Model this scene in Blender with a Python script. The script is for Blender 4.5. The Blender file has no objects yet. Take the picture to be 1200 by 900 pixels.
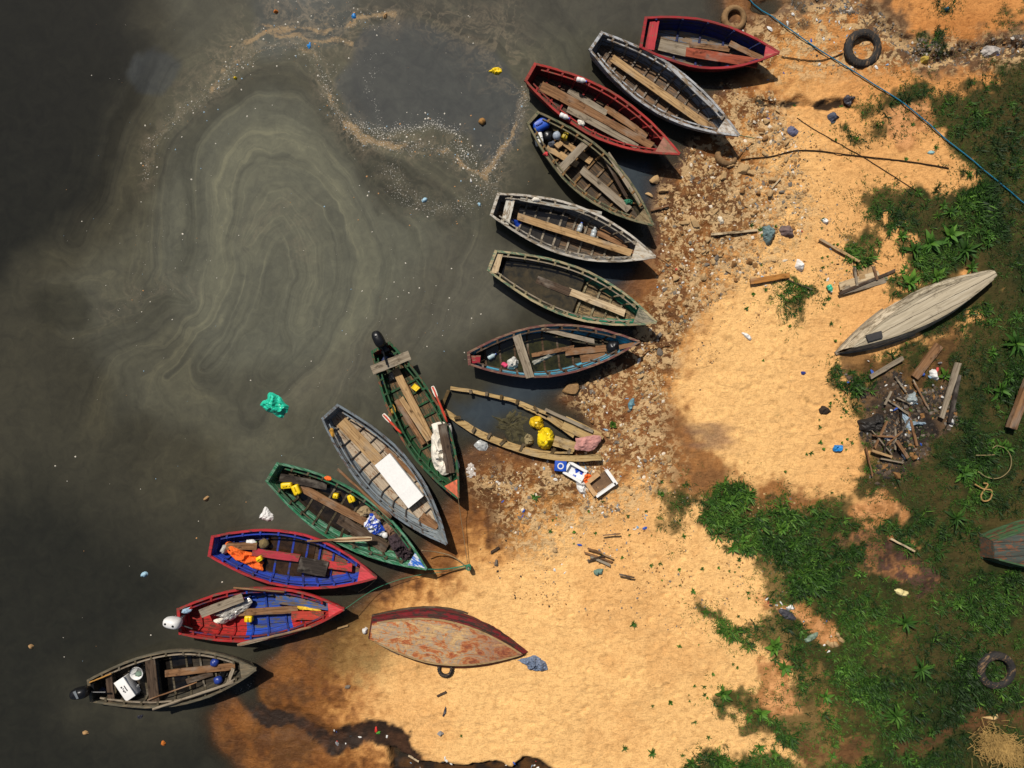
import bpy, bmesh, math, random
import numpy as np
from mathutils import Vector, Matrix

# ------------------------------------------------------------------ camera, sky, sun, exposure
S = bpy.context.scene
COL = S.collection
CAM_H = 20.0
cam_data = bpy.data.cameras.new("camera")
cam_data.sensor_width = 36.0
cam_data.lens = 24.0
cam_data.clip_start = 0.1
cam_data.clip_end = 3000.0
cam = bpy.data.objects.new("camera", cam_data)
cam.location = (0, 0, CAM_H)
cam.rotation_euler = (0, 0, 0)
COL.objects.link(cam)
S.camera = cam

SUN_EL = math.radians(54)
SUN_AZ = math.radians(-26)          # clockwise from +Y (top of the picture): sun stands above, a little to the left
world = bpy.data.worlds.new("World")
S.world = world
world.use_nodes = True
wn = world.node_tree
sky = wn.nodes.new("ShaderNodeTexSky")
sky.sky_type = 'NISHITA'
sky.sun_disc = False
sky.sun_elevation = SUN_EL
sky.sun_rotation = SUN_AZ
sky.dust_density = 2.0
bg = wn.nodes["Background"]
bg.inputs["Strength"].default_value = 0.055
wn.links.new(sky.outputs[0], bg.inputs[0])
sun_data = bpy.data.lights.new("sun", 'SUN')
sun_data.energy = 4.6
sun_data.angle = math.radians(0.8)
sun_data.color = (1.0, 0.94, 0.85)
sun = bpy.data.objects.new("sun", sun_data)
d = Vector((math.sin(SUN_AZ) * math.cos(SUN_EL), math.cos(SUN_AZ) * math.cos(SUN_EL), math.sin(SUN_EL)))
sun.rotation_euler = d.to_track_quat('Z', 'Y').to_euler()
COL.objects.link(sun)
S.view_settings.view_transform = 'Standard'
S.view_settings.look = 'None'
S.view_settings.exposure = 0.04
S.view_settings.gamma = 1.0
S.view_settings.use_curve_mapping = False
S.render.engine = 'CYCLES'
S.cycles.max_bounces = 6
S.cycles.transparent_max_bounces = 12
S.cycles.use_denoising = True

# ------------------------------------------------------------------ helpers
R = random.Random(7)
NR = np.random.default_rng(11)
PXM = 40.0                                   # photograph pixels per metre on the ground


def P(px, py, z=0.0):
    k = (CAM_H - z) / CAM_H / PXM
    return Vector(((px - 600) * k, (450 - py) * k, z))


def lin(c):
    c = c / 255.0
    return c / 12.92 if c <= 0.04045 else ((c + 0.055) / 1.055) ** 2.4


def rgb(r, g, b, k=0.8):
    return (lin(r) * k, lin(g) * k, lin(b) * k, 1.0)


def hash2(ix, iy, seed):
    M = np.uint64(0xffffffff)
    h = (ix.astype(np.int64) * 374761393 + iy.astype(np.int64) * 668265263 + seed * 1442695041).astype(np.uint64) & M
    h = ((h ^ (h >> np.uint64(13))) * np.uint64(1274126177)) & M
    h = ((h ^ (h >> np.uint64(15))) * np.uint64(2246822519)) & M
    return ((h ^ (h >> np.uint64(16))) & M).astype(np.float64) / 4294967295.0


def vnoise(x, y, seed=0):
    ix = np.floor(x); iy = np.floor(y)
    fx = x - ix; fy = y - iy
    fx = fx * fx * fx * (fx * (fx * 6 - 15) + 10); fy = fy * fy * fy * (fy * (fy * 6 - 15) + 10)
    a = hash2(ix, iy, seed); b = hash2(ix + 1, iy, seed)
    c = hash2(ix, iy + 1, seed); e = hash2(ix + 1, iy + 1, seed)
    return (a * (1 - fx) + b * fx) * (1 - fy) + (c * (1 - fx) + e * fx) * fy


def fbm(x, y, scale, octaves=4, seed=0):
    """fractal noise about 0, range about -1..1; scale = metres per feature"""
    x = np.asarray(x, float) / scale; y = np.asarray(y, float) / scale
    s = 0; a = 1.0; t = 0
    for o in range(octaves):
        s = s + a * (vnoise(x + 17.3 * o, y - 9.1 * o, seed + o * 13) * 2 - 1); t += a
        x = x * 2.03; y = y * 2.03; a *= 0.5
    return s / t * 1.6


def smooth(a, b, x):
    t = np.clip((x - a) / (b - a), 0, 1)
    return t * t * (3 - 2 * t)


def poly(pts):
    return np.array([[(px - 600) / PXM, (450 - py) / PXM] for px, py in pts])


def dline(x, y, pts, closed=False):
    """distance to a polyline, and the running length of the nearest point"""
    n = len(pts); best = np.full(x.shape, 1e9); along = np.zeros(x.shape); run = 0.0
    for i in range(n if closed else n - 1):
        ax, ay = pts[i]; bx, by = pts[(i + 1) % n]
        dx, dy = bx - ax, by - ay
        l2 = dx * dx + dy * dy + 1e-12
        t = np.clip(((x - ax) * dx + (y - ay) * dy) / l2, 0, 1)
        dd = np.hypot(x - ax - t * dx, y - ay - t * dy)
        m = dd < best
        best = np.where(m, dd, best); along = np.where(m, run + t * math.sqrt(l2), along)
        run += math.sqrt(l2)
    return best, along


def sdpoly(x, y, pts):
    """signed distance to a closed polygon, positive inside"""
    inside = np.zeros(x.shape, bool); n = len(pts)
    for i in range(n):
        ax, ay = pts[i]; bx, by = pts[(i + 1) % n]
        if ay == by:
            continue
        c = (ay > y) != (by > y)
        inside ^= c & (x < (bx - ax) * (y - ay) / (by - ay) + ax)
    dd, _ = dline(x, y, pts, True)
    return np.where(inside, dd, -dd)


class G:
    """a node material, built by short calls"""
    def __init__(self, name):
        self.m = bpy.data.materials.new(name); self.m.use_nodes = True
        self.t = self.m.node_tree; self.b = self.t.nodes["Principled BSDF"]

    def n(self, typ, out=0, props=None, **ins):
        nd = self.t.nodes.new("ShaderNode" + typ)
        for k, v in (props or {}).items():
            setattr(nd, k, v)
        for k, v in ins.items():
            key = int(k[1:]) if k[0] == 'i' and k[1:].isdigit() else k
            self.put(nd.inputs[key], v)
        return nd.outputs[out]

    def put(self, sock, v):
        if isinstance(v, bpy.types.NodeSocket):
            self.t.links.new(v, sock)
        else:
            sock.default_value = v

    def math(self, op, a, b=0.0, c=0.0):
        return self.n("Math", 0, {"operation": op}, i0=a, i1=b, i2=c)

    def ramp(self, fac, stops):
        nd = self.t.nodes.new("ShaderNodeValToRGB")
        e = nd.color_ramp.elements
        while len(e) < len(stops):
            e.new(0.5)
        for k, (p, c) in enumerate(stops):
            e[k].position = p; e[k].color = c if len(c) == 4 else (*c, 1)
        self.put(nd.inputs[0], fac)
        return nd.outputs[0]

    def step(self, fac, a, b):
        return self.n("MapRange", 0, {"interpolation_type": 'SMOOTHSTEP'}, i0=fac, i1=a, i2=b, i3=0.0, i4=1.0)

    def mix(self, f, a, b, mode='MIX'):
        nd = self.t.nodes.new("ShaderNodeMix"); nd.data_type = 'RGBA'; nd.blend_type = mode
        self.put(nd.inputs[0], f); self.put(nd.inputs[6], a); self.put(nd.inputs[7], b)
        return nd.outputs[2]

    def coords(self, sx=1, sy=1, sz=1):
        """object coordinates shifted by the object's own random number"""
        co = self.n("TexCoord", 3)
        r = self.n("ObjectInfo", "Random") if False else self.t.nodes.new("ShaderNodeObjectInfo").outputs["Random"]
        off = self.math('MULTIPLY', r, 37.0)
        v = self.n("VectorMath", 0, {"operation": 'ADD'}, i0=co, i1=self.n("CombineXYZ", 0, None, i0=off, i1=off, i2=off))
        return self.n("Mapping", 0, None, Vector=v, Scale=(sx, sy, sz)), co

    def noise(self, vec, scale, detail=4, rough=0.6, dist=0.0):
        return self.n("TexNoise", 0, None, Vector=vec, Scale=scale, Detail=detail, Roughness=rough, Distortion=dist)

    def bump(self, h, strength=0.3, dist=0.01):
        self.put(self.b.inputs["Normal"], self.n("Bump", 0, None, Height=h, Strength=strength, Distance=dist))

    def fin(self, col, rough=0.7, spec=0.3):
        self.put(self.b.inputs["Base Color"], col); self.put(self.b.inputs["Roughness"], rough)
        self.put(self.b.inputs["Specular IOR Level"], spec)
        return self.m


_cache = {}


def wood(light, dark, name="weathered wood"):
    key = ("w", light, dark)
    if key in _cache:
        return _cache[key]
    g = G(name)
    v, co = g.coords(1.2, 22, 22)
    gr = g.noise(v, 1.0, 6, 0.65, 0.6)
    v2, _ = g.coords(1, 1.6, 1.6)
    st = g.noise(v2, 4.0, 5, 0.65)
    c = g.ramp(gr, [(0.30, dark), (0.50, tuple(0.55 * a + 0.45 * b for a, b in zip(light, dark))), (0.72, light)])
    c = g.mix(g.step(st, 0.52, 0.75), c, tuple(x * 0.42 for x in dark[:3]) + (1,))
    c = g.mix(g.math('MULTIPLY', g.step(g.noise(v2, 1.7, 3), 0.5, 0.72), 0.45), c, (0.24, 0.21, 0.17, 1))
    g.bump(gr, 0.5, 0.008)
    _cache[key] = g.fin(c, 0.85, 0.15)
    return _cache[key]


def paint(base, under, wear=0.5, name="worn paint", seam=None, grime=(0.05, 0.035, 0.02, 1), rough=0.6, grime_amt=0.55):
    """flaking paint on boards: base colour, bare wood where it is rubbed off, grime; seam = (axis, spacing) draws board joints"""
    key = ("p", base, under, wear, seam, grime, rough, grime_amt)
    if key in _cache:
        return _cache[key]
    g = G(name)
    v, co = g.coords(1.0, 3.0, 3.0)
    n1 = g.noise(v, 3.2, 8, 0.72, 0.3)
    v2, _ = g.coords(0.8, 14, 14)
    n2 = g.noise(v2, 2.0, 5, 0.6)
    n3 = g.noise(v, 1.1, 5, 0.6)
    hue = g.ramp(n2, [(0.25, tuple(x * 0.62 for x in base[:3])), (0.55, base), (0.8, tuple(min(1, x * 1.22 + 0.012) for x in base[:3]))])
    lo = 0.585 - 0.20 * wear
    w = g.step(g.math('ADD', g.math('MULTIPLY', n1, 0.7), g.math('MULTIPLY', n2, 0.3)), lo, lo + 0.05)
    c = g.mix(w, hue, g.ramp(n2, [(0.3, tuple(x * 0.5 for x in under[:3])), (0.7, under)]))
    c = g.mix(g.math('MULTIPLY', g.step(n3, 0.44, 0.70), grime_amt), c, grime)
    h = g.math('ADD', g.math('MULTIPLY', w, -0.5), n2)
    if seam:
        ax, sp = seam
        sep = g.t.nodes.new("ShaderNodeSeparateXYZ"); g.put(sep.inputs[0], co)
        wob = g.math('MULTIPLY', n3, 0.02)
        fr = g.math('FRACT', g.math('DIVIDE', g.math('ADD', sep.outputs[ax], wob), sp))
        ln = g.math('LESS_THAN', fr, 0.018 / sp)
        c = g.mix(g.math('MULTIPLY', ln, 0.75), c, (0.012, 0.009, 0.006, 1))
        h = g.math('SUBTRACT', h, ln)
    g.bump(h, 0.5, 0.008)
    _cache[key] = g.fin(c, g.ramp(n1, [(0.3, (rough,) * 3), (0.7, (min(1, rough + 0.25),) * 3)]), 0.25)
    return _cache[key]


def plain(base, name, rough=0.5, var=0.25, scale=8.0, spec=0.4, metal=0.0, trans=0.0):
    """a single-coloured material with mottling"""
    key = ("s", base, name, rough, var, scale, spec)
    if key in _cache:
        return _cache[key]
    g = G(name)
    v, co = g.coords()
    n1 = g.noise(v, scale, 5, 0.6)
    c = g.ramp(n1, [(0.3, tuple(x * (1 - var) for x in base[:3])), (0.7, tuple(min(1, x * (1 + var * 0.6)) for x in base[:3]))])
    g.bump(n1, 0.25, 0.01)
    g.b.inputs["Metallic"].default_value = metal
    _cache[key] = g.fin(c, rough, spec)
    return _cache[key]


def link(o, parent=None):
    COL.objects.link(o)
    if parent is not None:
        o.parent = parent
    return o


def mesh(name, verts, faces, mats, parent=None, smooth_=False, mi=None, fix=True):
    me = bpy.data.meshes.new(name)
    me.from_pydata([tuple(v) for v in verts], [], faces)
    for m in (mats if isinstance(mats, (list, tuple)) else [mats]):
        me.materials.append(m)
    if mi is not None:
        me.polygons.foreach_set("material_index", mi)
    if smooth_:
        me.polygons.foreach_set("use_smooth", [True] * len(me.polygons))
    if fix:
        bm = bmesh.new(); bm.from_mesh(me)
        bmesh.ops.recalc_face_normals(bm, faces=bm.faces)
        bm.to_mesh(me); bm.free()
    me.update()
    return link(bpy.data.objects.new(name, me), parent)


def tag(o, label, cat, group=None, kind=None):
    if label: o["label"] = label
    if cat: o["category"] = cat
    if group: o["group"] = group
    if kind: o["kind"] = kind
    return o


class MB:
    def __init__(self):
        self.v = []; self.f = []; self.mi = []

    def add(self, vs, fs, m=0):
        b = len(self.v)
        self.v += [Vector(v) for v in vs]
        self.f += [tuple(i + b for i in f) for f in fs]
        self.mi += [m] * len(fs)

    def beam(self, p, q, w, h, m=0, up=(0, 0, 1)):
        p = Vector(p); q = Vector(q); a = (q - p).normalized(); up = Vector(up)
        s = a.cross(up)
        if s.length < 1e-4:
            s = a.cross(Vector((1, 0, 0)))
        s.normalize(); u = s.cross(a).normalized()
        s *= w / 2; u *= h / 2
        vs = [p - s - u, p + s - u, p + s + u, p - s + u, q - s - u, q + s - u, q + s + u, q - s + u]
        self.add(vs, [(3, 2, 1, 0), (4, 5, 6, 7), (0, 1, 5, 4), (1, 2, 6, 5), (2, 3, 7, 6), (3, 0, 4, 7)], m)

    def rail(self, rows, m=0, cap=True):
        """rows: cross sections, each a list of the same number of points; closed round, capped"""
        k = len(rows[0]); vs = [p for r in rows for p in r]; fs = []
        for i in range(len(rows) - 1):
            for j in range(k):
                a = i * k + j; b = i * k + (j + 1) % k
                fs.append((a, b, b + k, a + k))
        if cap:
            fs.append(tuple(range(k))); fs.append(tuple((len(rows) - 1) * k + j for j in reversed(range(k))))
        self.add(vs, fs, m)

    def tube(self, pts, r, seg=8, m=0):
        pts = [Vector(p) for p in pts]; rows = []
        rr = r if isinstance(r, (list, tuple)) else [r] * len(pts)
        for i, p in enumerate(pts):
            a = (pts[min(i + 1, len(pts) - 1)] - pts[max(i - 1, 0)]).normalized()
            s = a.cross(Vector((0, 0, 1)))
            if s.length < 1e-3: s = a.cross(Vector((1, 0, 0)))
            s.normalize(); u = s.cross(a)
            rows.append([p + (s * math.cos(2 * math.pi * j / seg) + u * math.sin(2 * math.pi * j / seg)) * rr[i] for j in range(seg)])
        self.rail(rows, m)

    def lathe(self, prof, seg=20, m=0, cap=True):
        rows = [[(r * math.cos(2 * math.pi * j / seg), r * math.sin(2 * math.pi * j / seg), z) for j in range(seg)] for r, z in prof]
        self.rail(rows, m, cap)

    def build(self, name, mats, parent=None, smooth_=False, fix=True):
        return mesh(name, self.v, self.f, mats, parent, smooth_, self.mi, fix)


def spline(pts, n):
    """Catmull-Rom through pts, n samples"""
    p = [Vector(q) for q in pts]
    p = [p[0] * 2 - p[1]] + p + [p[-1] * 2 - p[-2]]
    out = []; segs = len(p) - 3
    for i in range(n):
        t = i / (n - 1) * segs; k = min(int(t), segs - 1); u = t - k
        a, b, c, e = p[k:k + 4]
        out.append(0.5 * ((2 * b) + (c - a) * u + (2 * a - 5 * b + 4 * c - e) * u * u + (3 * b - a - 3 * c + e) * u ** 3))
    return out


def to_world(o, M, parent=None):
    """give o the world matrix M, keeping it a child of parent"""
    if parent is not None:
        o.parent = parent
        o.matrix_parent_inverse = Matrix.Identity(4)
        o.matrix_basis = BOATM.get(parent.name, Matrix.Identity(4)).inverted() @ M
    else:
        o.matrix_basis = M
    return o


BOATM = {}


def frame(p, q):
    """matrix at the middle of p-q, x along p-q"""
    a = (q - p); x = a.normalized(); y = Vector((0, 0, 1)).cross(x).normalized(); z = x.cross(y)
    M = Matrix((x, y, z)).transposed().to_4x4(); M.translation = (p + q) / 2
    return M, a.length


def plank(name, a, b, w, z, mat, parent=None, th=0.035, z2=None, jag=0.012, taper=1.0, roll=0.0):
    """a board from pixel a to pixel b, w pixels wide, at height z (world metres); slightly uneven edges, broken ends"""
    p = P(*a, z); q = P(*b, z if z2 is None else z2)
    M, l = frame(p, q)
    if roll: M = M @ Matrix.Rotation(roll, 4, 'X')
    w = w / PXM; n = 7; rows = []
    for i in range(n + 1):
        x = -l / 2 + l * i / n; k = 1 + (taper - 1) * i / n
        e1 = w / 2 * k + R.uniform(-jag, jag) * 0.5; e2 = -w / 2 * k + R.uniform(-jag, jag) * 0.5
        s = R.uniform(-0.004, 0.004)
        j1 = R.uniform(-jag, jag) * 2 if i in (0, n) else 0; j2 = R.uniform(-jag, jag) * 2 if i in (0, n) else 0
        rows.append([(x + j2, e2, -th / 2 + s), (x + j1, e1, -th / 2 + s), (x + j1, e1 - 0.004, th / 2 + s), (x + j2, e2 + 0.004, th / 2 + s)])
    mb = MB(); mb.rail(rows)
    o = mb.build(name, mat, None)
    return to_world(o, M, parent)


def patch(name, pts, z, h, mat, parent=None, seed=1, rings=9, nb=44, rough=0.75, flat=0.45, fold=0.20, world_pts=None):
    """a crumpled sheet, bag or heap with the outline pts (pixels): domed, folded and closed underneath"""
    W = world_pts or [P(x, y, z) for x, y in pts]
    c = sum(W, Vector()) / len(W)
    loop = spline(W + [W[0]], nb + 1)[:nb]
    LA = np.array([[q.x, q.y] for q in loop]); size_ = np.hypot(LA[:, 0] - c.x, LA[:, 1] - c.y).mean()
    jit = fbm(LA[:, 0], LA[:, 1], size_ * .45, 3, seed + 77)
    loop = [c + (q - c) * (1 + .13 * j) for q, j in zip(loop, jit)]
    vs = []; fs = []
    xs = []; ys = []
    for r in range(rings):
        k = (r + 0.35) / (rings - 0.65)
        for q in loop:
            vs.append(c + (q - c) * k)
    A = np.array([[v.x, v.y] for v in vs])
    f1 = 1 - np.abs(fbm(A[:, 0], A[:, 1], fold, 3, seed)); f2 = fbm(A[:, 0], A[:, 1], fold * 2.4, 2, seed + 5)
    for i, v in enumerate(vs):
        k = (i // nb + 0.35) / (rings - 0.65)
        dome = (1 - k ** 3)
        v.z = z + h * dome * (flat + (1 - flat) * (0.5 + 0.5 * f2[i])) + h * rough * (f1[i] - 0.45) * (0.35 + 0.65 * dome)
        v.z = max(v.z, z + 0.004 + 0.004 * (1 - k))
    base = [Vector((v.x, v.y, z - 0.01)) for v in vs[-nb:]]
    top = c.copy(); top.z = vs[0].z
    vs = [Vector(v) - Vector((c.x, c.y, z)) for v in vs] + [b - Vector((c.x, c.y, z)) for b in base]
    for r in range(rings):
        for j in range(nb):
            a = r * nb + j; b = r * nb + (j + 1) % nb
            fs.append((a, b, b + nb, a + nb))
    fs.append(tuple(reversed(range(nb))))
    fs.append(tuple(rings * nb + j for j in range(nb)))
    o = mesh(name, vs, fs, mat, None, False)
    return to_world(o, Matrix.Translation((c.x, c.y, z)), parent)


def around(px, py, rx, ry, rot=0, n=9, j=0.25, rnd=R):
    """a ragged ring of pixels"""
    out = []
    for i in range(n):
        a = 2 * math.pi * i / n; k = 1 + rnd.uniform(-j, j)
        x, y = rx * k * math.cos(a), ry * k * math.sin(a)
        out.append((px + x * math.cos(rot) - y * math.sin(rot), py + x * math.sin(rot) + y * math.cos(rot)))
    return out


def rounded_box(name, l, w, h, mat, r=0.02, parent=None, seg=2, smooth_=True):
    me = bpy.data.meshes.new(name); bm = bmesh.new()
    bmesh.ops.create_cube(bm, size=1.0)
    bmesh.ops.scale(bm, vec=(l, w, h), verts=bm.verts)
    bmesh.ops.translate(bm, vec=(0, 0, h / 2), verts=bm.verts)
    bmesh.ops.bevel(bm, geom=list(bm.edges), offset=r, segments=seg, affect='EDGES', profile=0.6)
    bm.to_mesh(me); bm.free(); me.materials.append(mat)
    if smooth_:
        me.polygons.foreach_set("use_smooth", [True] * len(me.polygons))
    return link(bpy.data.objects.new(name, me), parent)


def empty(name, loc, rz=0.0):
    o = bpy.data.objects.new(name, None); o.empty_display_size = 0.3
    o.location = loc; o.rotation_euler = (0, 0, rz)
    COL.objects.link(o)
    return o

# ------------------------------------------------------------------ survey points: crops of the aerial picture -> ground pixels
def crop(x0, y0, s):
    return lambda x, y: (x0 + x * s, y0 + y * s)


ZA = crop(600, 0, 340 / 1200); ZB = crop(540, 110, .25); ZC = crop(540, 270, .25); ZD = crop(360, 370, .25)
ZE = crop(500, 420, 260 / 1200); ZF = crop(290, 460, 280 / 1200); ZG = crop(170, 600, 280 / 1200); ZH = crop(70, 670, 280 / 1200)
ZI = crop(400, 680, 280 / 1200); ZJ = crop(900, 270, .25); ZK = crop(900, 0, .25); ZL = crop(900, 480, .25)
ZM = crop(900, 675, .25); ZN = crop(700, 380, .25); ZO = crop(640, 560, .25); ZQ = crop(740, 150, .25)
ZT = crop(220, 700, 240 / 1080); ZU = crop(440, 780, .25); ZV = crop(520, 560, 200 / 1200); ZX = crop(700, 770, 260 / 1200)
ZW2 = crop(300, 0, 1 / 3); ZW3 = crop(0, 300, 1 / 3); ZW4 = crop(0, 600, 1 / 3)

BOATS = dict(
    b1=dict(stern=(ZA(550, 75), ZA(530, 195)), bow=ZA(1107, 217), beam=56, tm=.42),
    b2=dict(stern=(ZA(370, 135), ZA(320, 205)), bow=ZA(940, 560), beam=56, tm=.45),
    b3=dict(stern=(ZA(90, 263), ZA(58, 335)), bow=ZA(694, 637), beam=56, tm=.45),
    b4=dict(stern=(ZB(360, 86), ZB(314, 138)), bow=ZB(902, 616), beam=56, tm=.47),
    b5=dict(stern=(ZB(172, 468), ZB(142, 567)), bow=ZB(914, 764), beam=59, tm=.46),
    b6=dict(stern=(ZC(160, 97), ZC(128, 187)), bow=ZC(918, 432), beam=58, tm=.48),
    b7=dict(stern=(ZC(33, 574), ZC(38, 627)), bow=ZC(838, 521), beam=60, tm=.46),
    b9=dict(stern=(ZD(304, 168), ZD(385, 124)), bow=ZD(708, 857), beam=56, tm=.50),
    b10=dict(stern=(ZF(376, 132), ZF(450, 60)), bow=ZF(1001, 762), beam=61, tm=.47),
    b11=dict(stern=(ZF(150, 355), ZF(96, 442)), bow=ZF(900, 888), beam=63, tm=.44),
    b12=dict(stern=(ZG(340, 124), ZG(318, 217)), bow=ZG(1164, 330), beam=64, tm=.45),
    b13=dict(stern=(ZG(168, 488), ZG(172, 610)), bow=ZG(1001, 489), beam=62, tm=.43),
    b14=dict(stern=(ZH(140, 545), ZH(162, 648)), bow=ZH(987, 490), beam=64, tm=.47),
)
ZS, ZBW = 0.55, 0.78           # height of the rail at the stern and at the bow
for k_, b in BOATS.items():
    s0, s1 = P(*b["stern"][0], ZS), P(*b["stern"][1], ZS)
    bw = P(*b["bow"], ZBW)
    sm = (s0 + s1) / 2; sm.z = 0; bw.z = 0
    b["L"] = (bw - sm).length; b["org"] = sm
    b["rz"] = math.atan2(bw.y - sm.y, bw.x - sm.x)
    b["ws"] = max(0.10, (s0 - s1).length / 2); b["wm"] = b["beam"] / PXM * (CAM_H - ZS) / CAM_H / 2
    b["M"] = Matrix.Translation(sm) @ Matrix.Rotation(b["rz"], 4, 'Z')


def halfw(b, t):
    ws, wm, tm = b["ws"], b["wm"], b["tm"]
    if t < tm:
        return ws + (wm - ws) * math.sin(math.pi / 2 * t / tm) ** 0.95
    u = (t - tm) / (1 - tm)
    return max(0.012, wm * (1 - u ** b.get("pw", 1.95)))


# ------------------------------------------------------------------ the shore: outline of the land, wet line, patches
LAND = poly([(5200, -20000), (2600, -9000), (1500, -4200), (1150, -2200), (900, -1100), (880, -500), (846, -20), (852, 20), (868, 48), (884, 78), (858, 98), (838, 112), (822, 150), (800, 186), (775, 208), (766, 232), (772, 262), (768, 296),
             (745, 322), (728, 346), (748, 384), (738, 410), (715, 436), (690, 446), (655, 466), (700, 500), (668, 532), (625, 532), (585, 520), (556, 526),
             (540, 548), (528, 585), (515, 612), (500, 645), (478, 668), (440, 690), (405, 722), (372, 738), (338, 758), (312, 782), (290, 808), (258, 820),
             (250, 844), (255, 869), (272, 888), (290, 930), (300, 1300), (180, 1900), (350, 3000), (-200, 5000), (600, 9000), (-1500, 20000), (20000, 20000), (20000, -20000)])
WET = poly([(846, -60), (930, -60), (925, 20), (930, 70), (905, 110), (895, 160), (885, 230), (862, 300), (830, 350), (800, 400), (780, 450), (770, 500), (735, 540), (665, 590),
            (615, 612), (580, 650), (535, 690), (490, 705), (452, 722), (425, 770), (425, 820), (440, 870), (470, 900), (480, 1300), (100, 1300), (100, 800), (440, 640), (560, 480), (760, 200)])
DIRT = poly([(715, 440), (760, 450), (800, 490), (828, 535), (875, 565), (925, 562), (960, 580), (940, 612), (860, 600), (800, 575), (760, 545), (700, 550), (690, 500)])
ASH = poly([ZL(330, -170), ZL(430, -100), ZL(560, -190), ZL(640, -90), ZL(800, -110), ZL(830, 60), ZL(720, 130), ZL(700, 210), ZL(600, 240), ZL(560, 360), ZL(430, 330), ZL(500, 190), ZL(400, 120), ZL(440, 20)])
BARE = [poly([ZL(290, 590), ZL(520, 580), ZL(720, 690), ZL(740, 780), ZL(640, 830), ZL(480, 800), ZL(330, 650)]),
        poly([ZL(540, 370), ZL(640, 440), ZL(620, 560), ZL(700, 660), ZL(560, 600), ZL(520, 500), ZL(380, 480), ZL(360, 440)]),
        poly([ZM(-60, 60), ZM(120, 120), ZM(240, 180), ZM(330, 290), ZM(260, 330), ZM(140, 280), ZM(90, 180), ZM(-60, 130)]),
        poly([ZM(-60, 380), ZM(40, 400), ZM(60, 520), ZM(200, 600), ZM(210, 680), ZM(120, 640), ZM(-40, 560)]),
        poly([ZM(100, 690), ZM(220, 740), ZM(330, 690), ZM(520, 740), ZM(780, 650), ZM(1000, 590), ZM(1240, 560), ZM(1240, 620), ZM(960, 660), ZM(700, 760), ZM(420, 780), ZM(260, 880), ZM(120, 820)]),
        poly([ZK(640, 480), ZK(700, 500), ZK(720, 640), ZK(640, 700), ZK(540, 660), ZK(560, 540)]),
        poly([ZJ(330, 500), ZJ(520, 600), ZJ(700, 700), ZJ(560, 760), ZJ(420, 700), ZJ(300, 600)]),
        poly([ZJ(700, 520), ZJ(820, 460), ZJ(850, 540), ZJ(780, 700), ZJ(700, 680)])]
GRASS = [poly([ZK(1090, 300), ZK(1010, 330), ZK(1020, 400), ZK(900, 420), ZK(880, 460), ZK(760, 450), ZK(700, 420), ZK(600, 400), ZK(480, 480), ZK(380, 510),
               ZK(420, 560), ZK(520, 560), ZK(360, 640), ZK(400, 680), ZK(520, 690), ZK(620, 650), ZK(700, 620), ZK(790, 640), ZK(850, 780), ZK(930, 860),
               (1120, 225), (1060, 222), (1005, 235), (1030, 262), (1052, 285), (1060, 318), (1090, 330), (1120, 330), (1165, 322), (1130, 372), (1080, 395), (1030, 412), (985, 420),
               (968, 440), (985, 470), (1000, 500), (1010, 530), (990, 560), (1010, 590), (1000, 600), (975, 575), (930, 590), (890, 580), (860, 565), (805, 580), (815, 605), (850, 622), (880, 650), (890, 690),
               (880, 702), (905, 716), (870, 722), (818, 707), (845, 735), (880, 755), (920, 790), (905, 800), (842, 800), (830, 815), (868, 845), (910, 858), (930, 880), (880, 870), (830, 868), (790, 880), (780, 960), (780, 1300), (1000, 2200),
               (4600, 2600), (5200, -900), (2600, -1200), (1500, -500), (1300, -100), (1215, 66), (1170, 72)]),
         poly([(773, 575), (800, 572), (812, 590), (795, 600), (800, 618), (783, 632), (770, 615), (782, 600)]),
         poly(around(1003, 300, 12, 7)), poly([(1040, 352), (1095, 322), (1165, 306), (1185, 330), (1110, 395), (1030, 425), (1000, 424), (1060, 395)]), poly(around(1072, 330, 22, 9)), poly(around(920, 345, 26, 22, 0, 9, .4)), poly([ZQ(1010, 320), ZQ(1200, 270), ZQ(1200, 420), ZQ(1090, 440)]),
         poly([ZQ(990, 510), ZQ(1100, 490), ZQ(1100, 560), ZQ(1000, 560)]), poly([ZK(760, 40), ZK(820, 60), ZK(800, 100), ZK(740, 90)]),
         poly([ZK(680, 190), ZK(770, 190), ZK(820, 280), ZK(700, 260)]), poly([ZK(1050, 80), ZK(1140, 80), ZK(1120, 150), ZK(1060, 140)])]
CREEK = poly([ZT(300, 470), ZT(340, 560), ZT(430, 640), ZT(560, 640), ZT(680, 700), ZT(760, 750), ZT(840, 720), ZT(930, 690), ZT(1010, 690), (470, 862), (478, 880), (500, 892), (520, 905), (560, 940)])
LOWSHORE = poly([(455, 868), (475, 878), (500, 890), (540, 888), (575, 886), (600, 890), (612, 878), (630, 880), (655, 896), (700, 900), (735, 892), (770, 905), (770, 1300), (440, 1300), (470, 930)])
CRACK = poly([ZK(-60, 40), ZK(120, 20), ZK(340, 10), ZK(420, 60), ZK(480, 120), ZK(560, 190), ZK(640, 270), ZK(760, 310), ZK(900, 270), ZK(1050, 250), ZK(1300, 240)])
CRACK2 = poly([ZK(-40, 480), ZK(60, 500), ZK(140, 480), ZK(220, 510), ZK(300, 490), ZK(380, 500)])
RUB = [poly([(845, 95), (905, 110), (930, 170), (945, 240), (930, 300), (880, 330), (850, 345), (800, 390), (790, 430), (745, 440), (735, 400), (765, 350), (775, 290), (772, 230), (800, 190)]),
       poly([(665, 470), (700, 440), (745, 400), (790, 440), (770, 500), (790, 540), (760, 580), (735, 600), (690, 610), (640, 660), (600, 620), (560, 560), (620, 545), (720, 520)]),
       poly([(855, 30), (1000, 5), (1060, 60), (1200, 55), (1200, 80), (1060, 85), (960, 95), (905, 110), (880, 85)])]


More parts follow.
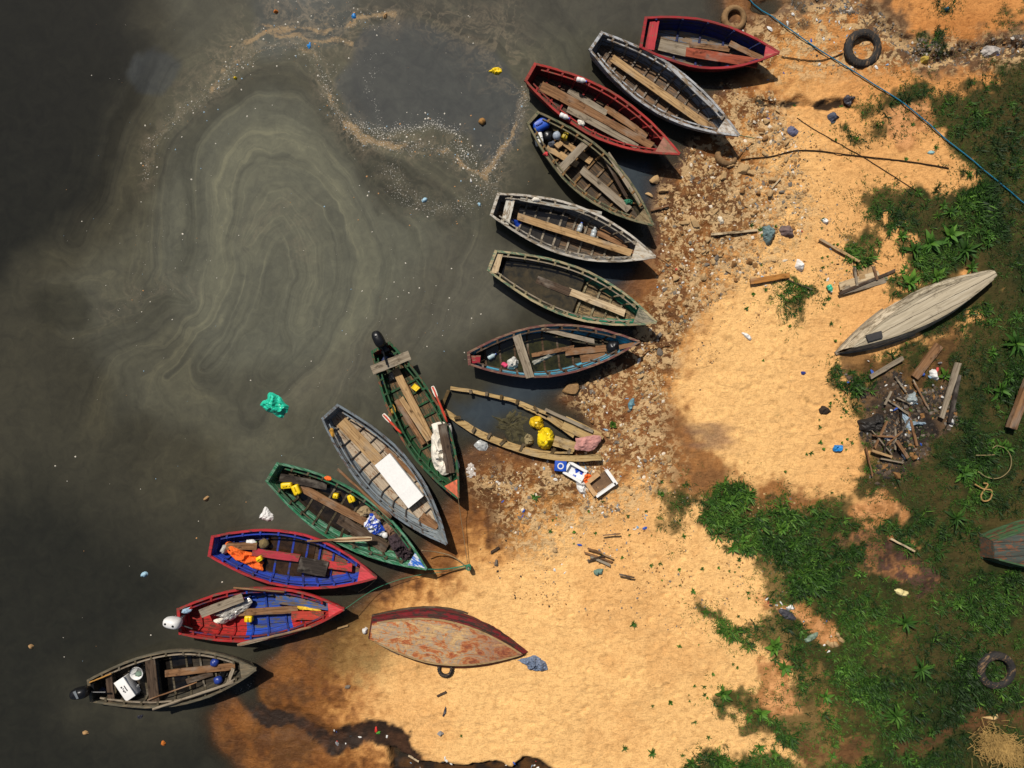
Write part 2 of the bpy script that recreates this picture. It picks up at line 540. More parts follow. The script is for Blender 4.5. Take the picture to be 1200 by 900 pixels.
def land_sd(x, y):
    sd = sdpoly(x, y, LAND)
    return sd + 0.10 * fbm(x, y, 0.7, 3, 3) * smooth(8, 2, np.abs(sd))


def grass_mask(x, y):
    g = np.full(np.shape(x), -9.0)
    for q in GRASS:
        g = np.maximum(g, sdpoly(x, y, q))
    g = g + 0.26 * fbm(x, y, 0.9, 3, 21) + 0.24 * fbm(x, y, 0.3, 3, 22)
    m = smooth(-0.14, 0.16, g)
    for q in BARE + [ASH]:
        b = sdpoly(x, y, q) + 0.34 * fbm(x, y, 0.7, 4, 31)
        m = m * (1 - 0.93 * smooth(-0.15, 0.15, b))
    thin = smooth(-0.2, 0.5, fbm(x, y, 1.5, 4, 41) + .25 * smooth(9.5, 12, x))
    return m * (1 - 0.62 * thin)


def height(x, y):
    sd = land_sd(x, y)
    z = np.where(sd > 0, 0.02 * (1 - np.exp(-sd * 8)) + 0.75 * (1 - np.exp(-np.maximum(sd, 0) / 10.0)), np.maximum(sd * 0.20, -1.6))
    on = smooth(0.2, 1.6, sd)
    z = z + on * (0.05 * fbm(x, y, 2.6, 3, 51) + 0.018 * fbm(x, y, 0.5, 3, 52))
    rub = 0
    for q in RUB:
        rub = np.maximum(rub, smooth(-0.2, 0.3, sdpoly(x, y, q)))
    z = z + rub * 0.035 * fbm(x, y, 0.24, 3, 53) * smooth(-0.4, 0.6, sd)
    dc, al = dline(x, y, CREEK)
    wid = 0.34 + 0.12 * fbm(x, y, 0.8, 2, 54)
    z = z - 0.075 * smooth(wid + 0.16, wid * 0.35, dc + 0.12 * fbm(x, y, 0.3, 3, 55))
    z = z - 0.26 * smooth(-0.03, 0.10, sdpoly(x, y, LOWSHORE) + 0.07 * fbm(x, y, 0.35, 3, 56))
    dk, _ = dline(x, y, CRACK)
    z = z - 0.16 * smooth(0.30, 0.05, dk + 0.18 * fbm(x, y, 0.5, 3, 57))
    dk, _ = dline(x, y, CRACK2)
    z = z - 0.14 * smooth(0.16, 0.02, dk + 0.08 * fbm(x, y, 0.4, 3, 58))
    ash = smooth(-0.3, 0.4, sdpoly(x, y, ASH))
    z = z + ash * (0.06 + 0.07 * fbm(x, y, 0.5, 4, 59))
    gm = grass_mask(x, y)
    z = z + gm * 0.05
    for fx_, fy_, fa, fl, fw, fd in MARKS:          # footprints and keel drags pressed into the sand
        if np.size(x) > 5000:
            i0, i1 = np.searchsorted(GXS, [fx_ - fl * 2.6, fx_ + fl * 2.6]); j0, j1 = np.searchsorted(GYS, [fy_ - fl * 2.6, fy_ + fl * 2.6])
            if np.ndim(x) != 2 or x.shape != (len(GYS), len(GXS)): break
            sl = (slice(j0, j1), slice(i0, i1))
        else:
            break
        u_ = (x[sl] - fx_) * math.cos(fa) + (y[sl] - fy_) * math.sin(fa); v_ = -(x[sl] - fx_) * math.sin(fa) + (y[sl] - fy_) * math.cos(fa)
        e_ = (u_ / fl) ** 2 + (v_ / fw) ** 2
        z[sl] += fd * (-np.exp(-e_) + .45 * np.exp(-(np.sqrt(e_) - 1.35) ** 2 * 5))
    for b in BOATS.values():                        # the hulls have pressed their own beds
        c, s = math.cos(-b["rz"]), math.sin(-b["rz"])
        dx, dy = x - b["org"].x, y - b["org"].y
        u = (dx * c - dy * s) / b["L"]; v = np.abs(dx * s + dy * c)
        w = np.interp(u, [-.05, 0, b["tm"], .8, 1.0], [0, b["ws"], b["wm"], b["wm"] * .6, 0])
        out = np.maximum(v - w * 0.85, 0) + np.maximum(-u, 0) * 5 + np.maximum(u - 0.93, 0) * 4
        cap = -0.16 + 0.24 * smooth(0.55, 1.0, u) + out * 0.9
        z = np.minimum(z, cap)
    return z


def axis(lo, hi, step, far):
    n = int(round((hi - lo) / step)); a = list(np.linspace(lo, hi, n + 1)); s = step
    while a[-1] < far:
        s *= 1.35; a.append(a[-1] + s)
    s = step
    while a[0] > -far:
        s *= 1.35; a.insert(0, a[0] - s)
    return np.array(a)


def grid_mesh(name, xs, ys, zfun, mat):
    X, Y = np.meshgrid(xs, ys)
    Z = zfun(X, Y)
    ny, nx = X.shape
    co = np.stack([X.ravel(), Y.ravel(), Z.ravel()], 1).astype(np.float32)
    idx = np.arange(nx * ny).reshape(ny, nx)
    q = np.stack([idx[:-1, :-1].ravel(), idx[:-1, 1:].ravel(), idx[1:, 1:].ravel(), idx[1:, :-1].ravel()], 1).astype(np.int32)
    me = raw_mesh(name, co, q)
    me.polygons.foreach_set("use_smooth", np.ones(len(q), bool))
    me.materials.append(mat)
    return link(bpy.data.objects.new(name, me)), X.ravel(), Y.ravel(), Z.ravel()


def raw_mesh(name, co, q):
    me = bpy.data.meshes.new(name)
    k = q.shape[1]
    me.vertices.add(len(co)); me.vertices.foreach_set("co", np.ascontiguousarray(co, np.float32).ravel())
    me.loops.add(q.size); me.loops.foreach_set("vertex_index", np.ascontiguousarray(q, np.int32).ravel())
    me.polygons.add(len(q)); me.polygons.foreach_set("loop_start", np.arange(0, q.size, k, dtype=np.int32))
    me.polygons.foreach_set("loop_total", np.full(len(q), k, np.int32))
    me.update(calc_edges=True)
    return me


def set_col(me, name, C):
    a = me.attributes.new(name, 'FLOAT_COLOR', 'POINT')
    buf = np.ones((len(C), 4), np.float32); buf[:, :C.shape[1]] = C
    a.data.foreach_set("color", buf.ravel())


def L3(r, g, b, k=0.8):
    return np.array(rgb(r, g, b, k)[:3])


# ------------------------------------------------------------------ ground material: attribute albedo x fine grain
def ground_mat():
    g = G("sand_and_soil")
    at = g.t.nodes.new("ShaderNodeAttribute"); at.attribute_name = "soil"
    a2 = g.t.nodes.new("ShaderNodeAttribute"); a2.attribute_name = "state"     # r wet, g rubble, b grass, a -
    sep = g.t.nodes.new("ShaderNodeSeparateColor"); g.put(sep.inputs[0], a2.outputs["Color"])
    wet, rub, gr = sep.outputs[0], sep.outputs[1], sep.outputs[2]
    co = g.n("TexCoord", 3)
    n_f = g.noise(co, 26, 4, 0.7)
    n_m = g.noise(co, 7, 6, 0.65, 0.6)
    n_l = g.noise(co, 1.3, 5, 0.6)
    mp = g.n("Mapping", 0, None, Vector=co, Scale=(3.6, 6.4, 4.0), Rotation=(0, 0, math.radians(24)))
    rip = g.noise(mp, 1.0, 4, 0.55, 0.8)
    vor = g.n("TexVoronoi", 0, None, Vector=co, Scale=16.0)
    vor2 = g.n("TexVoronoi", 0, None, Vector=g.mix(0.12, co, g.n("TexNoise", 1, None, Vector=co, Scale=5.0)), Scale=6.5)
    c = at.outputs["Color"]
    c = g.mix(1.0, c, g.ramp(n_m, [(0.30, (0.74, 0.69, 0.63)), (0.47, (0.97, 0.96, 0.95)), (0.55, (1.02, 1.02, 1.02)), (0.70, (1.13, 1.13, 1.12))]), 'MULTIPLY')
    c = g.mix(1.0, c, g.ramp(n_f, [(0.30, (0.70, 0.67, 0.63)), (0.5, (1, 1, 1)), (0.72, (1.14, 1.14, 1.14))]), 'MULTIPLY')
    wr = g.math('MULTIPLY', g.step(n_l, 0.45, 0.65), wet)
    c = g.mix(g.math('MULTIPLY', wr, 0.5), c, g.mix(1.0, c, (0.60, 0.46, 0.34, 1), 'MULTIPLY'))
    # pale clods of broken shell and clay between the stones, dark crumbs
    clod = g.math('MULTIPLY', g.step(g.math('ADD', n_m, g.math('MULTIPLY', g.noise(co, 2.2, 3), 0.7)), 0.84, 0.90), rub)
    c = g.mix(g.math('MULTIPLY', clod, 0.85), c, g.mix(n_f, (0.34, 0.21, 0.09, 1), (0.62, 0.43, 0.22, 1)))
    crumb = g.math('MULTIPLY', g.step(g.noise(co, 33, 2, 0.5), 0.66, 0.72), g.step(g.noise(co, 3.0, 3), 0.5, 0.62))
    c = g.mix(g.math('MULTIPLY', crumb, 0.65), c, (0.10, 0.06, 0.03, 1))
    h = g.math('ADD', g.math('MULTIPLY', rip, 2.4), g.math('MULTIPLY', n_f, 0.3))
    h = g.math('ADD', h, g.math('MULTIPLY', g.math('MULTIPLY', clod, n_m), 1.6))
    h = g.math('ADD', h, g.math('MULTIPLY', g.math('MULTIPLY', g.math('SUBTRACT', 1.0, vor), rub), 1.2))
    nd = g.t.nodes.new("ShaderNodeBump"); nd.inputs["Strength"].default_value = 0.6; nd.inputs["Distance"].default_value = 0.03
    g.put(nd.inputs["Height"], h); g.put(g.b.inputs["Normal"], nd.outputs[0])
    ro = g.math('SUBTRACT', 0.95, g.math('MULTIPLY', wet, 0.35))
    return g.fin(c, ro, 0.2)


MARKS = []
for path in ([(870, 560), (850, 470), (830, 400), (870, 350), (930, 280)], [(560, 700), (650, 720), (740, 690), (820, 690)], [(500, 830), (600, 850), (720, 800), (800, 720)], [(800, 420), (880, 440), (960, 470), (990, 440)], [(930, 90), (960, 160), (1020, 210)],
             [(460, 690), (470, 760), (520, 840), (640, 860)], [(620, 640), (700, 740), (760, 830)], [(900, 540), (930, 470), (900, 400), (950, 340)], [(700, 640), (780, 660), (850, 720), (830, 780)]):
    pw = spline([P(*q) for q in path], 60); acc = 0; side_ = 1
    for i in range(1, 60):
        acc += (pw[i] - pw[i - 1]).length
        if acc > .36:
            acc = 0; side_ = -side_; dv = (pw[i] - pw[i - 1]).normalized(); a_ = math.atan2(dv.y, dv.x)
            MARKS.append((pw[i].x - dv.y * .09 * side_ + R.gauss(0, .04), pw[i].y + dv.x * .09 * side_ + R.gauss(0, .04), a_ + R.gauss(0, .2), R.uniform(.11, .15), R.uniform(.055, .075), R.uniform(.018, .034)))
for k in range(420):                                     # old scuffs all over the dry sand
    px_, py_ = R.choice([(R.uniform(560, 900), R.uniform(600, 890)), (R.uniform(790, 990), R.uniform(330, 560)), (R.uniform(880, 1110), R.uniform(30, 300))])
    q = P(px_, py_); MARKS.append((q.x, q.y, R.uniform(0, 3.14), R.uniform(.08, .22), R.uniform(.06, .12), R.uniform(.010, .026)))
xs = axis(-9.0, 16.6, 0.05, 420.0); ys = axis(-12.4, 12.4, 0.05, 420.0); GXS, GYS = xs, ys
ground, GX, GY, GZ = grid_mesh("ground", xs, ys, height, ground_mat())
tag(ground, "sandy shore with wet orange mud, rubble and dark grassy soil", None, None, "structure")

sd = land_sd(GX, GY)
nA = fbm(GX, GY, 1.6, 4, 61); nC = fbm(GX, GY, 0.17, 3, 64); nB = 0.8 * fbm(GX, GY, 0.45, 3, 62) + 0.7 * nC
nL = fbm(GX, GY, 3.4, 4, 66)
dry = L3(243, 192, 124, .78)[None] * (1 + 0.05 * nA[:, None])
soil = dry.copy()


def over(m, c, c2=None, n=None):
    global soil
    cc = np.array(c)[None]
    if c2 is not None:
        w = smooth(-0.5, 0.6, n)[:, None]
        cc = cc * (1 - w) + np.array(c2)[None] * w
    m = np.clip(m, 0, 1)[:, None]
    soil = soil * (1 - m) + cc * m


over(smooth(-.1, .6, nL + .25 * nB) * .35, L3(216, 158, 98, .78), L3(206, 146, 84, .78), nB)
right = smooth(7.0, 11.0, GX) * 0.6 + smooth(6, 10, GY) * 0.6                     # the upper right of the beach is a redder sand
over(right * 0.75, L3(206, 138, 74, .78), L3(184, 116, 56, .78), nA)
wd = sdpoly(GX, GY, WET) + 0.35 * nA + 0.22 * nB
wetm = np.maximum(smooth(-0.95, 0.45, wd + .2 * nC), smooth(0.9, 0.1, sd + 0.2 * nA))
over(wetm * 0.75, L3(196, 132, 62, .78), L3(160, 98, 40, .78), nB)
wet2 = smooth(-0.10, 0.95, wd + .25 * nC)
over(wet2 * 0.88, L3(120, 72, 28, .78), L3(80, 48, 21, .78), nA + 0.8 * nB)
over(smooth(0.5, -0.1, sd) * 0.85, L3(96, 64, 38, .78), L3(70, 50, 32, .78), nA)
dm = smooth(-0.30, 0.22, sdpoly(GX, GY, DIRT) + 0.25 * nA + 0.22 * nB)
over(dm * 0.9, L3(112, 70, 38, .78), L3(150, 98, 52, .78), nB)
sx, sy = (835 - 600) / PXM, (450 - 510) / PXM
rr = np.hypot((GX - sx) * 0.9 + (GY - sy) * 0.5, ((GY - sy) - (GX - sx) * 0.25) * 1.5)
over(smooth(1.1, 0.1, rr + 0.4 * fbm((GX - sx) + (GY - sy) * .4, GY * 3, 0.6, 4, 63)) * 0.75, L3(120, 92, 74, .78), L3(150, 112, 84, .78), nB)
mx, my = (415 - 600) / PXM, (450 - 745) / PXM
over(smooth(1.6, 0.2, np.hypot(GX - mx, GY - my) + 0.6 * nA + .3 * nB) * 0.65, L3(70, 62, 26, .78), L3(96, 74, 34, .78), nB)
dc, al = dline(GX, GY, CREEK)
over(smooth(0.31, 0.19, dc + 0.12 * nA + 0.11 * nB), L3(46, 33, 24, .78), L3(70, 46, 30, .78), nB)
ls = sdpoly(GX, GY, LOWSHORE) + 0.05 * nB
over(smooth(-0.04, 0.06, ls), L3(84, 56, 28, .78), L3(40, 30, 22, .78), nB)
dk, _ = dline(GX, GY, CRACK)
over(smooth(0.75, 0.35, dk + 0.3 * nA + 0.25 * nB) * smooth(5.5, 8.5, GX) * 0.85, L3(70, 58, 46, .78), L3(120, 100, 78, .78), nB)
dk, _ = dline(GX, GY, CRACK2)
over(smooth(0.14, 0.06, dk + 0.10 * nB), L3(58, 42, 26, .78))
gm = grass_mask(GX, GY)
gs = np.full(GX.shape, -9.0)
for q in GRASS:
    gs = np.maximum(gs, sdpoly(GX, GY, q))
gs = smooth(-0.05, 0.22, gs + 0.22 * nA + 0.20 * nB)
over(gs * 0.85, L3(112, 86, 46, .78), L3(74, 66, 32, .78), nA)
right_dark = smooth(0.2, 2.2, GX - 9.0 - 0.3 * GY * 0 + 0.8 * nA)  # grass soil darkens rightward: lens vignette carried in its colour
over(gs * right_dark * 0.8, L3(40, 48, 20, .78), L3(64, 58, 29, .78), nB)
for i, q in enumerate(BARE):
    b = smooth(-0.10, 0.12, sdpoly(GX, GY, q) + 0.34 * fbm(GX, GY, 0.7, 4, 31) + .16 * nB)
    if i == 0:
        over(b * .95, L3(92, 66, 56, .78), L3(58, 42, 32, .78), nB)
        over(b * smooth(.35, .6, nA + .5 * nC), L3(170, 118, 72, .78), L3(120, 84, 56, .78), nB)
    elif i in (4,): over(b * .85, L3(104, 70, 42, .78), L3(78, 58, 34, .78), nB)
    elif i in (6, 7): over(b * .8, L3(120, 86, 48, .78), L3(84, 60, 34, .78), nB)
    else: over(b * .9, L3(222, 160, 104, .78), L3(176, 122, 72, .78), nB)
ab = smooth(-0.12, 0.12, sdpoly(GX, GY, ASH) + 0.25 * fbm(GX, GY, 0.6, 3, 31) + .16 * nB)
over(ab * .95, L3(66, 54, 44, .78), L3(116, 90, 64, .78), nB + nA * .4)
ax_, ay_ = (1062 - 600) / PXM, (450 - 505) / PXM
over(ab * smooth(1.15, .5, np.hypot((GX - ax_) * .9, (GY - ay_) * 1.4) + .25 * nA + .2 * nB), L3(34, 30, 27, .78), L3(58, 48, 40, .78), nB)
over(smooth(.3, .7, gm + .3 * nB) * 0.8, L3(32, 44, 15, .78), L3(48, 56, 20, .78), nB)
set_col(ground.data, "soil", np.clip(soil, 0.004, 0.85))
rub = np.zeros(GX.shape)
for q in RUB:
    rub = np.maximum(rub, smooth(-0.5, 0.4, sdpoly(GX, GY, q) + 0.3 * nA))
set_col(ground.data, "state", np.stack([np.clip(np.maximum(wetm * .8, smooth(0.3, 0, sd)), 0, 1), rub * (1 - gm), gm], 1))


def gz(x, y):
    return float(height(np.array([float(x)]), np.array([float(y)]))[0])


_gxs, _gys = xs, ys
_GZ2 = GZ.reshape(len(ys), len(xs))


def gzs(x, y):
    """quick ground height from the grid"""
    i = min(max(int(np.searchsorted(_gxs, x)) - 1, 0), len(_gxs) - 2); j = min(max(int(np.searchsorted(_gys, y)) - 1, 0), len(_gys) - 2)
    u = (x - _gxs[i]) / (_gxs[i + 1] - _gxs[i]); v = (y - _gys[j]) / (_gys[j + 1] - _gys[j])
    a = _GZ2
    return float(a[j, i] * (1 - u) * (1 - v) + a[j, i + 1] * u * (1 - v) + a[j + 1, i] * (1 - u) * v + a[j + 1, i + 1] * u * v)


def gp(px, py, dz=0.0):
    """ground point under a pixel"""
    z = 0.0
    for _ in range(4):
        q = P(px, py, z); z = max(gzs(q.x, q.y), -0.0)
    q = P(px, py, z + dz)
    return q


# ------------------------------------------------------------------ water with its scum
def water_mat():
    g = G("murky_water")
    at = g.t.nodes.new("ShaderNodeAttribute"); at.attribute_name = "film"
    a2 = g.t.nodes.new("ShaderNodeAttribute"); a2.attribute_name = "flow"     # r psi, g along, b line strength
    a3 = g.t.nodes.new("ShaderNodeAttribute"); a3.attribute_name = "foam"     # r tan foam, g white specks, b clarity
    s2 = g.t.nodes.new("ShaderNodeSeparateColor"); g.put(s2.inputs[0], a2.outputs["Color"])
    s3 = g.t.nodes.new("ShaderNodeSeparateColor"); g.put(s3.inputs[0], a3.outputs["Color"])
    co = g.n("TexCoord", 3)
    wv = g.n("VectorMath", 0, {"operation": 'SUBTRACT'}, i0=g.n("TexNoise", 1, None, Vector=co, Scale=1.1, Detail=4.0), i1=(0.5, 0.5, 0.5))
    ws = g.t.nodes.new("ShaderNodeSeparateXYZ"); g.put(ws.inputs[0], wv)
    psi = g.math('ADD', s2.outputs[0], g.math('MULTIPLY', ws.outputs[0], 0.34))
    v = g.n("CombineXYZ", 0, None, i0=g.math('MULTIPLY', psi, 4.2), i1=g.math('MULTIPLY', s2.outputs[1], 0.42), i2=0.0)
    band = g.noise(v, 1.0, 6, 0.72, 0.2)
    v2 = g.n("CombineXYZ", 0, None, i0=g.math('MULTIPLY', psi, 1.6), i1=g.math('MULTIPLY', s2.outputs[1], 0.12), i2=3.3)
    broad = g.noise(v2, 1.0, 4, 0.6, 0.3)
    c = at.outputs["Color"]
    k = s2.outputs[2]
    lines = g.ramp(band, [(0.30, (0.80, 0.80, 0.80)), (0.46, (0.95, 0.95, 0.95)), (0.56, (1.03, 1.03, 1.02)), (0.64, (1.24, 1.22, 1.16)), (0.8, (1.02, 1.0, 0.96))])
    c = g.mix(k, c, g.mix(1.0, c, lines, 'MULTIPLY'))
    c = g.mix(k, c, g.mix(1.0, c, g.ramp(broad, [(0.33, (0.68, 0.68, 0.67)), (0.5, (0.98, 0.98, 0.97)), (0.66, (1.26, 1.24, 1.16))]), 'MULTIPLY'))
    # tan foam strands, broken up along the flow
    fn = g.noise(g.mix(0.25, co, wv), 9.0, 6, 0.75, 1.2)
    fv = g.n("CombineXYZ", 0, None, i0=g.math('MULTIPLY', psi, 14.0), i1=g.math('MULTIPLY', s2.outputs[1], 0.8), i2=0.0)
    fl = g.noise(fv, 1.0, 5, 0.7, 0.6)
    ff = g.math('ADD', g.math('MULTIPLY', fn, 0.6), g.math('MULTIPLY', fl, 0.5))
    tan = g.math('MULTIPLY', g.step(g.math('ADD', ff, g.math('MULTIPLY', s3.outputs[0], 0.5)), 0.80, 1.05), g.step(s3.outputs[0], 0.02, 0.35))
    # thin filaments: contour lines of a warped noise
    fil = g.n("TexNoise", 0, None, Vector=g.mix(0.45, co, wv), Scale=1.1, Detail=3.0, Roughness=0.5, Distortion=1.6)
    rid = g.math('SUBTRACT', 1.0, g.math('MULTIPLY', g.math('ABSOLUTE', g.math('SUBTRACT', fil, 0.5)), 17.0))
    fil2 = g.n("TexNoise", 0, None, Vector=g.mix(0.45, co, wv), Scale=2.0, Detail=3.0, Roughness=0.5, Distortion=1.8)
    rid2 = g.math('SUBTRACT', 1.0, g.math('MULTIPLY', g.math('ABSOLUTE', g.math('SUBTRACT', fil2, 0.52)), 20.0))
    rid = g.math('MAXIMUM', g.math('MAXIMUM', rid, rid2), 0.0)
    fk = g.math('MULTIPLY', a2.outputs["Alpha"], g.math('MULTIPLY', rid, g.step(fn, 0.34, 0.56)))
    c = g.mix(g.math('MULTIPLY', fk, 0.75), c, g.mix(fn, (0.13, 0.11, 0.085, 1), (0.36, 0.28, 0.18, 1)))
    c = g.mix(g.math('MULTIPLY', tan, 0.72), c, g.mix(fn, (0.15, 0.10, 0.055, 1), (0.40, 0.28, 0.15, 1)))
    sp = g.noise(co, 24, 2, 0.5)
    sw = g.math('MULTIPLY', g.step(g.math('ADD', sp, g.math('MULTIPLY', s3.outputs[1], 0.20)), 0.70, 0.77), g.step(s3.outputs[1], 0.05, 0.3))
    c = g.mix(g.math('MULTIPLY', sw, 0.75), c, (0.42, 0.40, 0.36, 1))
    mot = g.noise(co, 2.6, 6, 0.7, 0.8)
    c = g.mix(1.0, c, g.ramp(mot, [(0.3, (0.82, 0.82, 0.84)), (0.7, (1.15, 1.14, 1.10))]), 'MULTIPLY')
    g.put(g.b.inputs["Alpha"], s3.outputs[2])
    g.b.inputs["IOR"].default_value = 1.33
    nd = g.t.nodes.new("ShaderNodeBump"); nd.inputs["Strength"].default_value = 0.05; nd.inputs["Distance"].default_value = 0.02
    g.put(nd.inputs["Height"], g.noise(co, 5.0, 3)); g.put(g.b.inputs["Normal"], nd.outputs[0])
    return g.fin(c, 0.05, 0.35)


wx = axis(-15.6, 8.0, 0.055, 420.0); wy = axis(-12.2, 12.2, 0.055, 420.0)
water, WX, WY, WZ = grid_mesh("water", wx, wy, lambda x, y: np.zeros(x.shape), water_mat())
tag(water, "dark river water with swirling scum", None, None, "structure")
wxp = WX + 0.16 * fbm(WX, WY, 2.2, 3, 71) + 0.07 * fbm(WX, WY, 0.7, 3, 72)
wyp = WY + 0.16 * fbm(WX, WY, 2.2, 3, 73) + 0.07 * fbm(WX, WY, 0.7, 3, 74)
Zs = crop(120, 0, 520 / 1064)
STREAM = [(0.0, [(60, 700), (85, 560), (100, 440), (115, 360), (170, 290), (240, 220), (330, 150), (420, 118), (500, 130), (530, 180), (560, 250), (620, 310), (700, 345), (800, 370), (900, 440)]),
          (1.0, [(190, 620), (205, 540), (215, 450), (220, 350), (270, 260), (340, 205), (430, 185), (510, 215), (560, 290), (610, 380), (670, 450), (760, 510), (860, 560)]),
          (1.5, [(150, 820), (235, 690), (240, 600), (245, 480), (260, 380), (310, 300), (390, 250), (470, 245), (530, 290), (580, 370), (640, 470), (700, 600), (690, 760), (640, 900)]),
          (2.2, [(90, 900), (200, 800), (262, 700), (270, 580), (280, 470), (320, 390), (370, 340), (440, 330), (510, 360), (570, 430), (612, 520), (640, 620), (610, 760), (540, 880), (440, 1000)]),
          (2.9, [(160, 900), (260, 790), (320, 680), (330, 560), (350, 450), (390, 402), (450, 400), (520, 440), (575, 520), (592, 620), (560, 740), (480, 860), (380, 980)]),
          (3.5, [(260, 880), (340, 740), (358, 640), (352, 570), (375, 500), (405, 465), (450, 462), (510, 510), (552, 590), (555, 690), (510, 790), (430, 900)]),
          (4.1, [(345, 566), (390, 520), (430, 488), (470, 520), (500, 590), (505, 680), (470, 780)]),
          (0.7, [(-60, 760), (10, 740), (80, 690), (150, 690), (215, 710)]),
          (-0.8, [(400, 10), (480, 60), (600, 60), (700, 110), (820, 180), (900, 260), (960, 300)]),
          (-1.6, [(600, -60), (720, 60), (860, 120), (1000, 180)]),
          (-0.7, [(-60, 560), (0, 420), (40, 280), (120, 120), (240, 40), (330, -60)]),
          (0.2, [(640, 1300), (700, 1000), (820, 800), (900, 640), (960, 520)])]
num = np.zeros(len(WX)); den = np.zeros(len(WX)); along = np.zeros(len(WX)); bestd = np.full(len(WX), 1e9)
for val, pts in STREAM:
    dd, al_ = dline(wxp, wyp, poly([Zs(*q) for q in pts]))
    w_ = 1 / (dd + 0.10) ** 1.7
    num += val * w_; den += w_
    al_ = al_
    m_ = dd < bestd; along = np.where(m_, al_, along); bestd = np.where(m_, dd, bestd)
psi = num / den + 0.9 * fbm(WX, WY, 5.0, 3, 77) * smooth(0.8, 4.0, bestd)
along = 0.6 * (wxp - wyp)
wpx = WX * PXM + 600; wpy = 450 - WY * PXM                          # surveyed coordinates of the same points


def wpoly(pts, s0, s1, amp=0.25, seed=80):
    return smooth(s0, s1, sdpoly(WX, WY, poly(pts)) + amp * fbm(WX, WY, 1.2, 4, seed))


film = np.tile(L3(64, 62, 54)[None], (len(WX), 1))


def wover(m, c):
    global film
    m = np.clip(m, 0, 1)[:, None]; film = film * (1 - m) + np.array(c)[None] * m


wover(wpoly([(130, -100), (200, 20), (175, 250), (60, 330), (140, 480), (260, 520), (300, 640), (420, 620), (470, 480), (560, 400), (560, 300), (620, 190), (700, 60), (760, -100)], -0.6, 0.8), L3(80, 79, 71))
wover(wpoly([(180, 330), (190, 220), (240, 130), (310, 95), (370, 110), (410, 180), (450, 230), (560, 260), (540, 330), (430, 430), (330, 440), (230, 420)], -0.5, 0.8), L3(97, 97, 88))
wover(wpoly([(300, 480), (420, 460), (600, 380), (620, 300), (520, 260), (480, 330), (380, 420)], -0.5, 0.8), L3(92, 90, 82))
wover(wpoly([(-600, -600), (150, -600), (185, 0), (150, 130), (130, 250), (70, 300), (0, 335), (-600, 360)], -0.5, 0.9, 0.4), L3(38, 38, 35))  # dark clear water at left, with lens vignette painted into its colour
wover(wpoly([(-600, 560), (60, 560), (210, 640), (240, 700), (200, 760), (90, 830), (170, 860), (260, 850), (290, 960), (290, 2000), (-600, 2000)], -1.2, 1.6, 0.4), L3(42, 42, 38))  # lower-left water, also darkened by vignette put into the film colour
bd = np.hypot((wpx - 68) * .8, wpy - 360) + 13 * fbm(WX, WY, 1.1, 4, 81)
wover(smooth(40, 28, bd) * .6, L3(54, 53, 46))
bd = np.hypot(wpx - 183, wpy - 84) + 7 * fbm(WX, WY, 0.8, 4, 82)
wover(smooth(33, 24, bd) * .75, L3(64, 67, 70))
wover(wpoly([(420, 30), (480, 20), (580, 60), (620, 110), (610, 170), (575, 205), (545, 160), (510, 145), (450, 160), (405, 140), (388, 100), (400, 70)], -0.08, 0.2, 0.2, 83) * .85, L3(74, 76, 78))
wover(wpoly([(420, -100), (420, 20), (480, 25), (600, 70), (690, 40), (840, 40), (850, -100)], -0.2, 0.5, 0.3, 84) * .7, L3(76, 74, 70))
blue = np.maximum(wpoly([(530, 470), (610, 440), (660, 440), (640, 470), (600, 500), (560, 510), (530, 500)], -0.4, 0.5, 0.4, 85), wpoly([(690, 190), (760, 190), (770, 250), (745, 240), (700, 200)], -0.2, 0.3, 0.3, 86))
blue = np.maximum(blue, wpoly([(640, 300), (740, 320), (730, 350), (640, 310)], -0.2, 0.3, 0.3, 86))
wover(blue * .7, L3(58, 70, 84))  # bluish sheen of the oily surface, painted into the film colour
wover(wpoly([(300, -20), (420, -20), (400, 60), (310, 60)], -.2, .3, .3, 87) * .6, L3(76, 80, 82))
dd, _ = dline(wxp, wyp, poly([Zs(*q) for q in STREAM[1][1]]))
film = film * (1 - .22 * np.exp(-(dd / .35) ** 2))[:, None]
film = film * np.array([[1.0, 1.0, .93]])
set_col(water.data, "film", film)

Zl = lambda pts: [Zs(*q) for q in pts]
F1 = Zl([(530, 180), (545, 240), (575, 290), (640, 335), (720, 348), (790, 352), (812, 364), (852, 332), (860, 380), (882, 412), (915, 432), (945, 402), (975, 340), (1000, 270), (1022, 225)])
F2 = Zl([(100, 440), (118, 356), (170, 290), (240, 222), (325, 152), (420, 118), (490, 124), (530, 180)])
F3 = Zl([(250, 205), (330, 112), (400, 76), (480, 66), (560, 76), (604, 52), (610, 32), (650, 34), (690, 42)])
F4 = Zl([(600, 290), (680, 325), (740, 300), (790, 288), (850, 310), (870, 370), (905, 386)])
F5 = Zl([(280, 150), (370, 92), (450, 90), (520, 102), (570, 96), (600, 110)])
F6 = Zl([(360, 62), (430, 62), (500, 48), (600, 62)])
F7 = Zl([(400, 6), (440, 22), (490, 30), (560, 18)])
F8 = Zl([(650, 180), (643, 250), (668, 290), (640, 310), (610, 290)])
F9 = Zl([(535, 150), (600, 162), (680, 130), (725, 118)])
F10 = Zl([(0, 770), (60, 700), (130, 690), (205, 705)])
F11 = Zl([(920, 440), (975, 380), (1010, 290), (1030, 235)])
F12 = Zl([(690, 400), (740, 470), (810, 496), (870, 480), (930, 440)])
F13 = Zl([(350, 560), (430, 488), (470, 520), (480, 600)])
F14 = Zl([(190, 250), (250, 170), (300, 120), (340, 60), (360, 0)])
fx, fy = wpx + 9 * fbm(WX, WY, 1.1, 4, 91), wpy + 9 * fbm(WX, WY, 1.1, 4, 92)
foam = np.zeros(len(WX)); white = np.zeros(len(WX))
fil = np.zeros(len(WX))
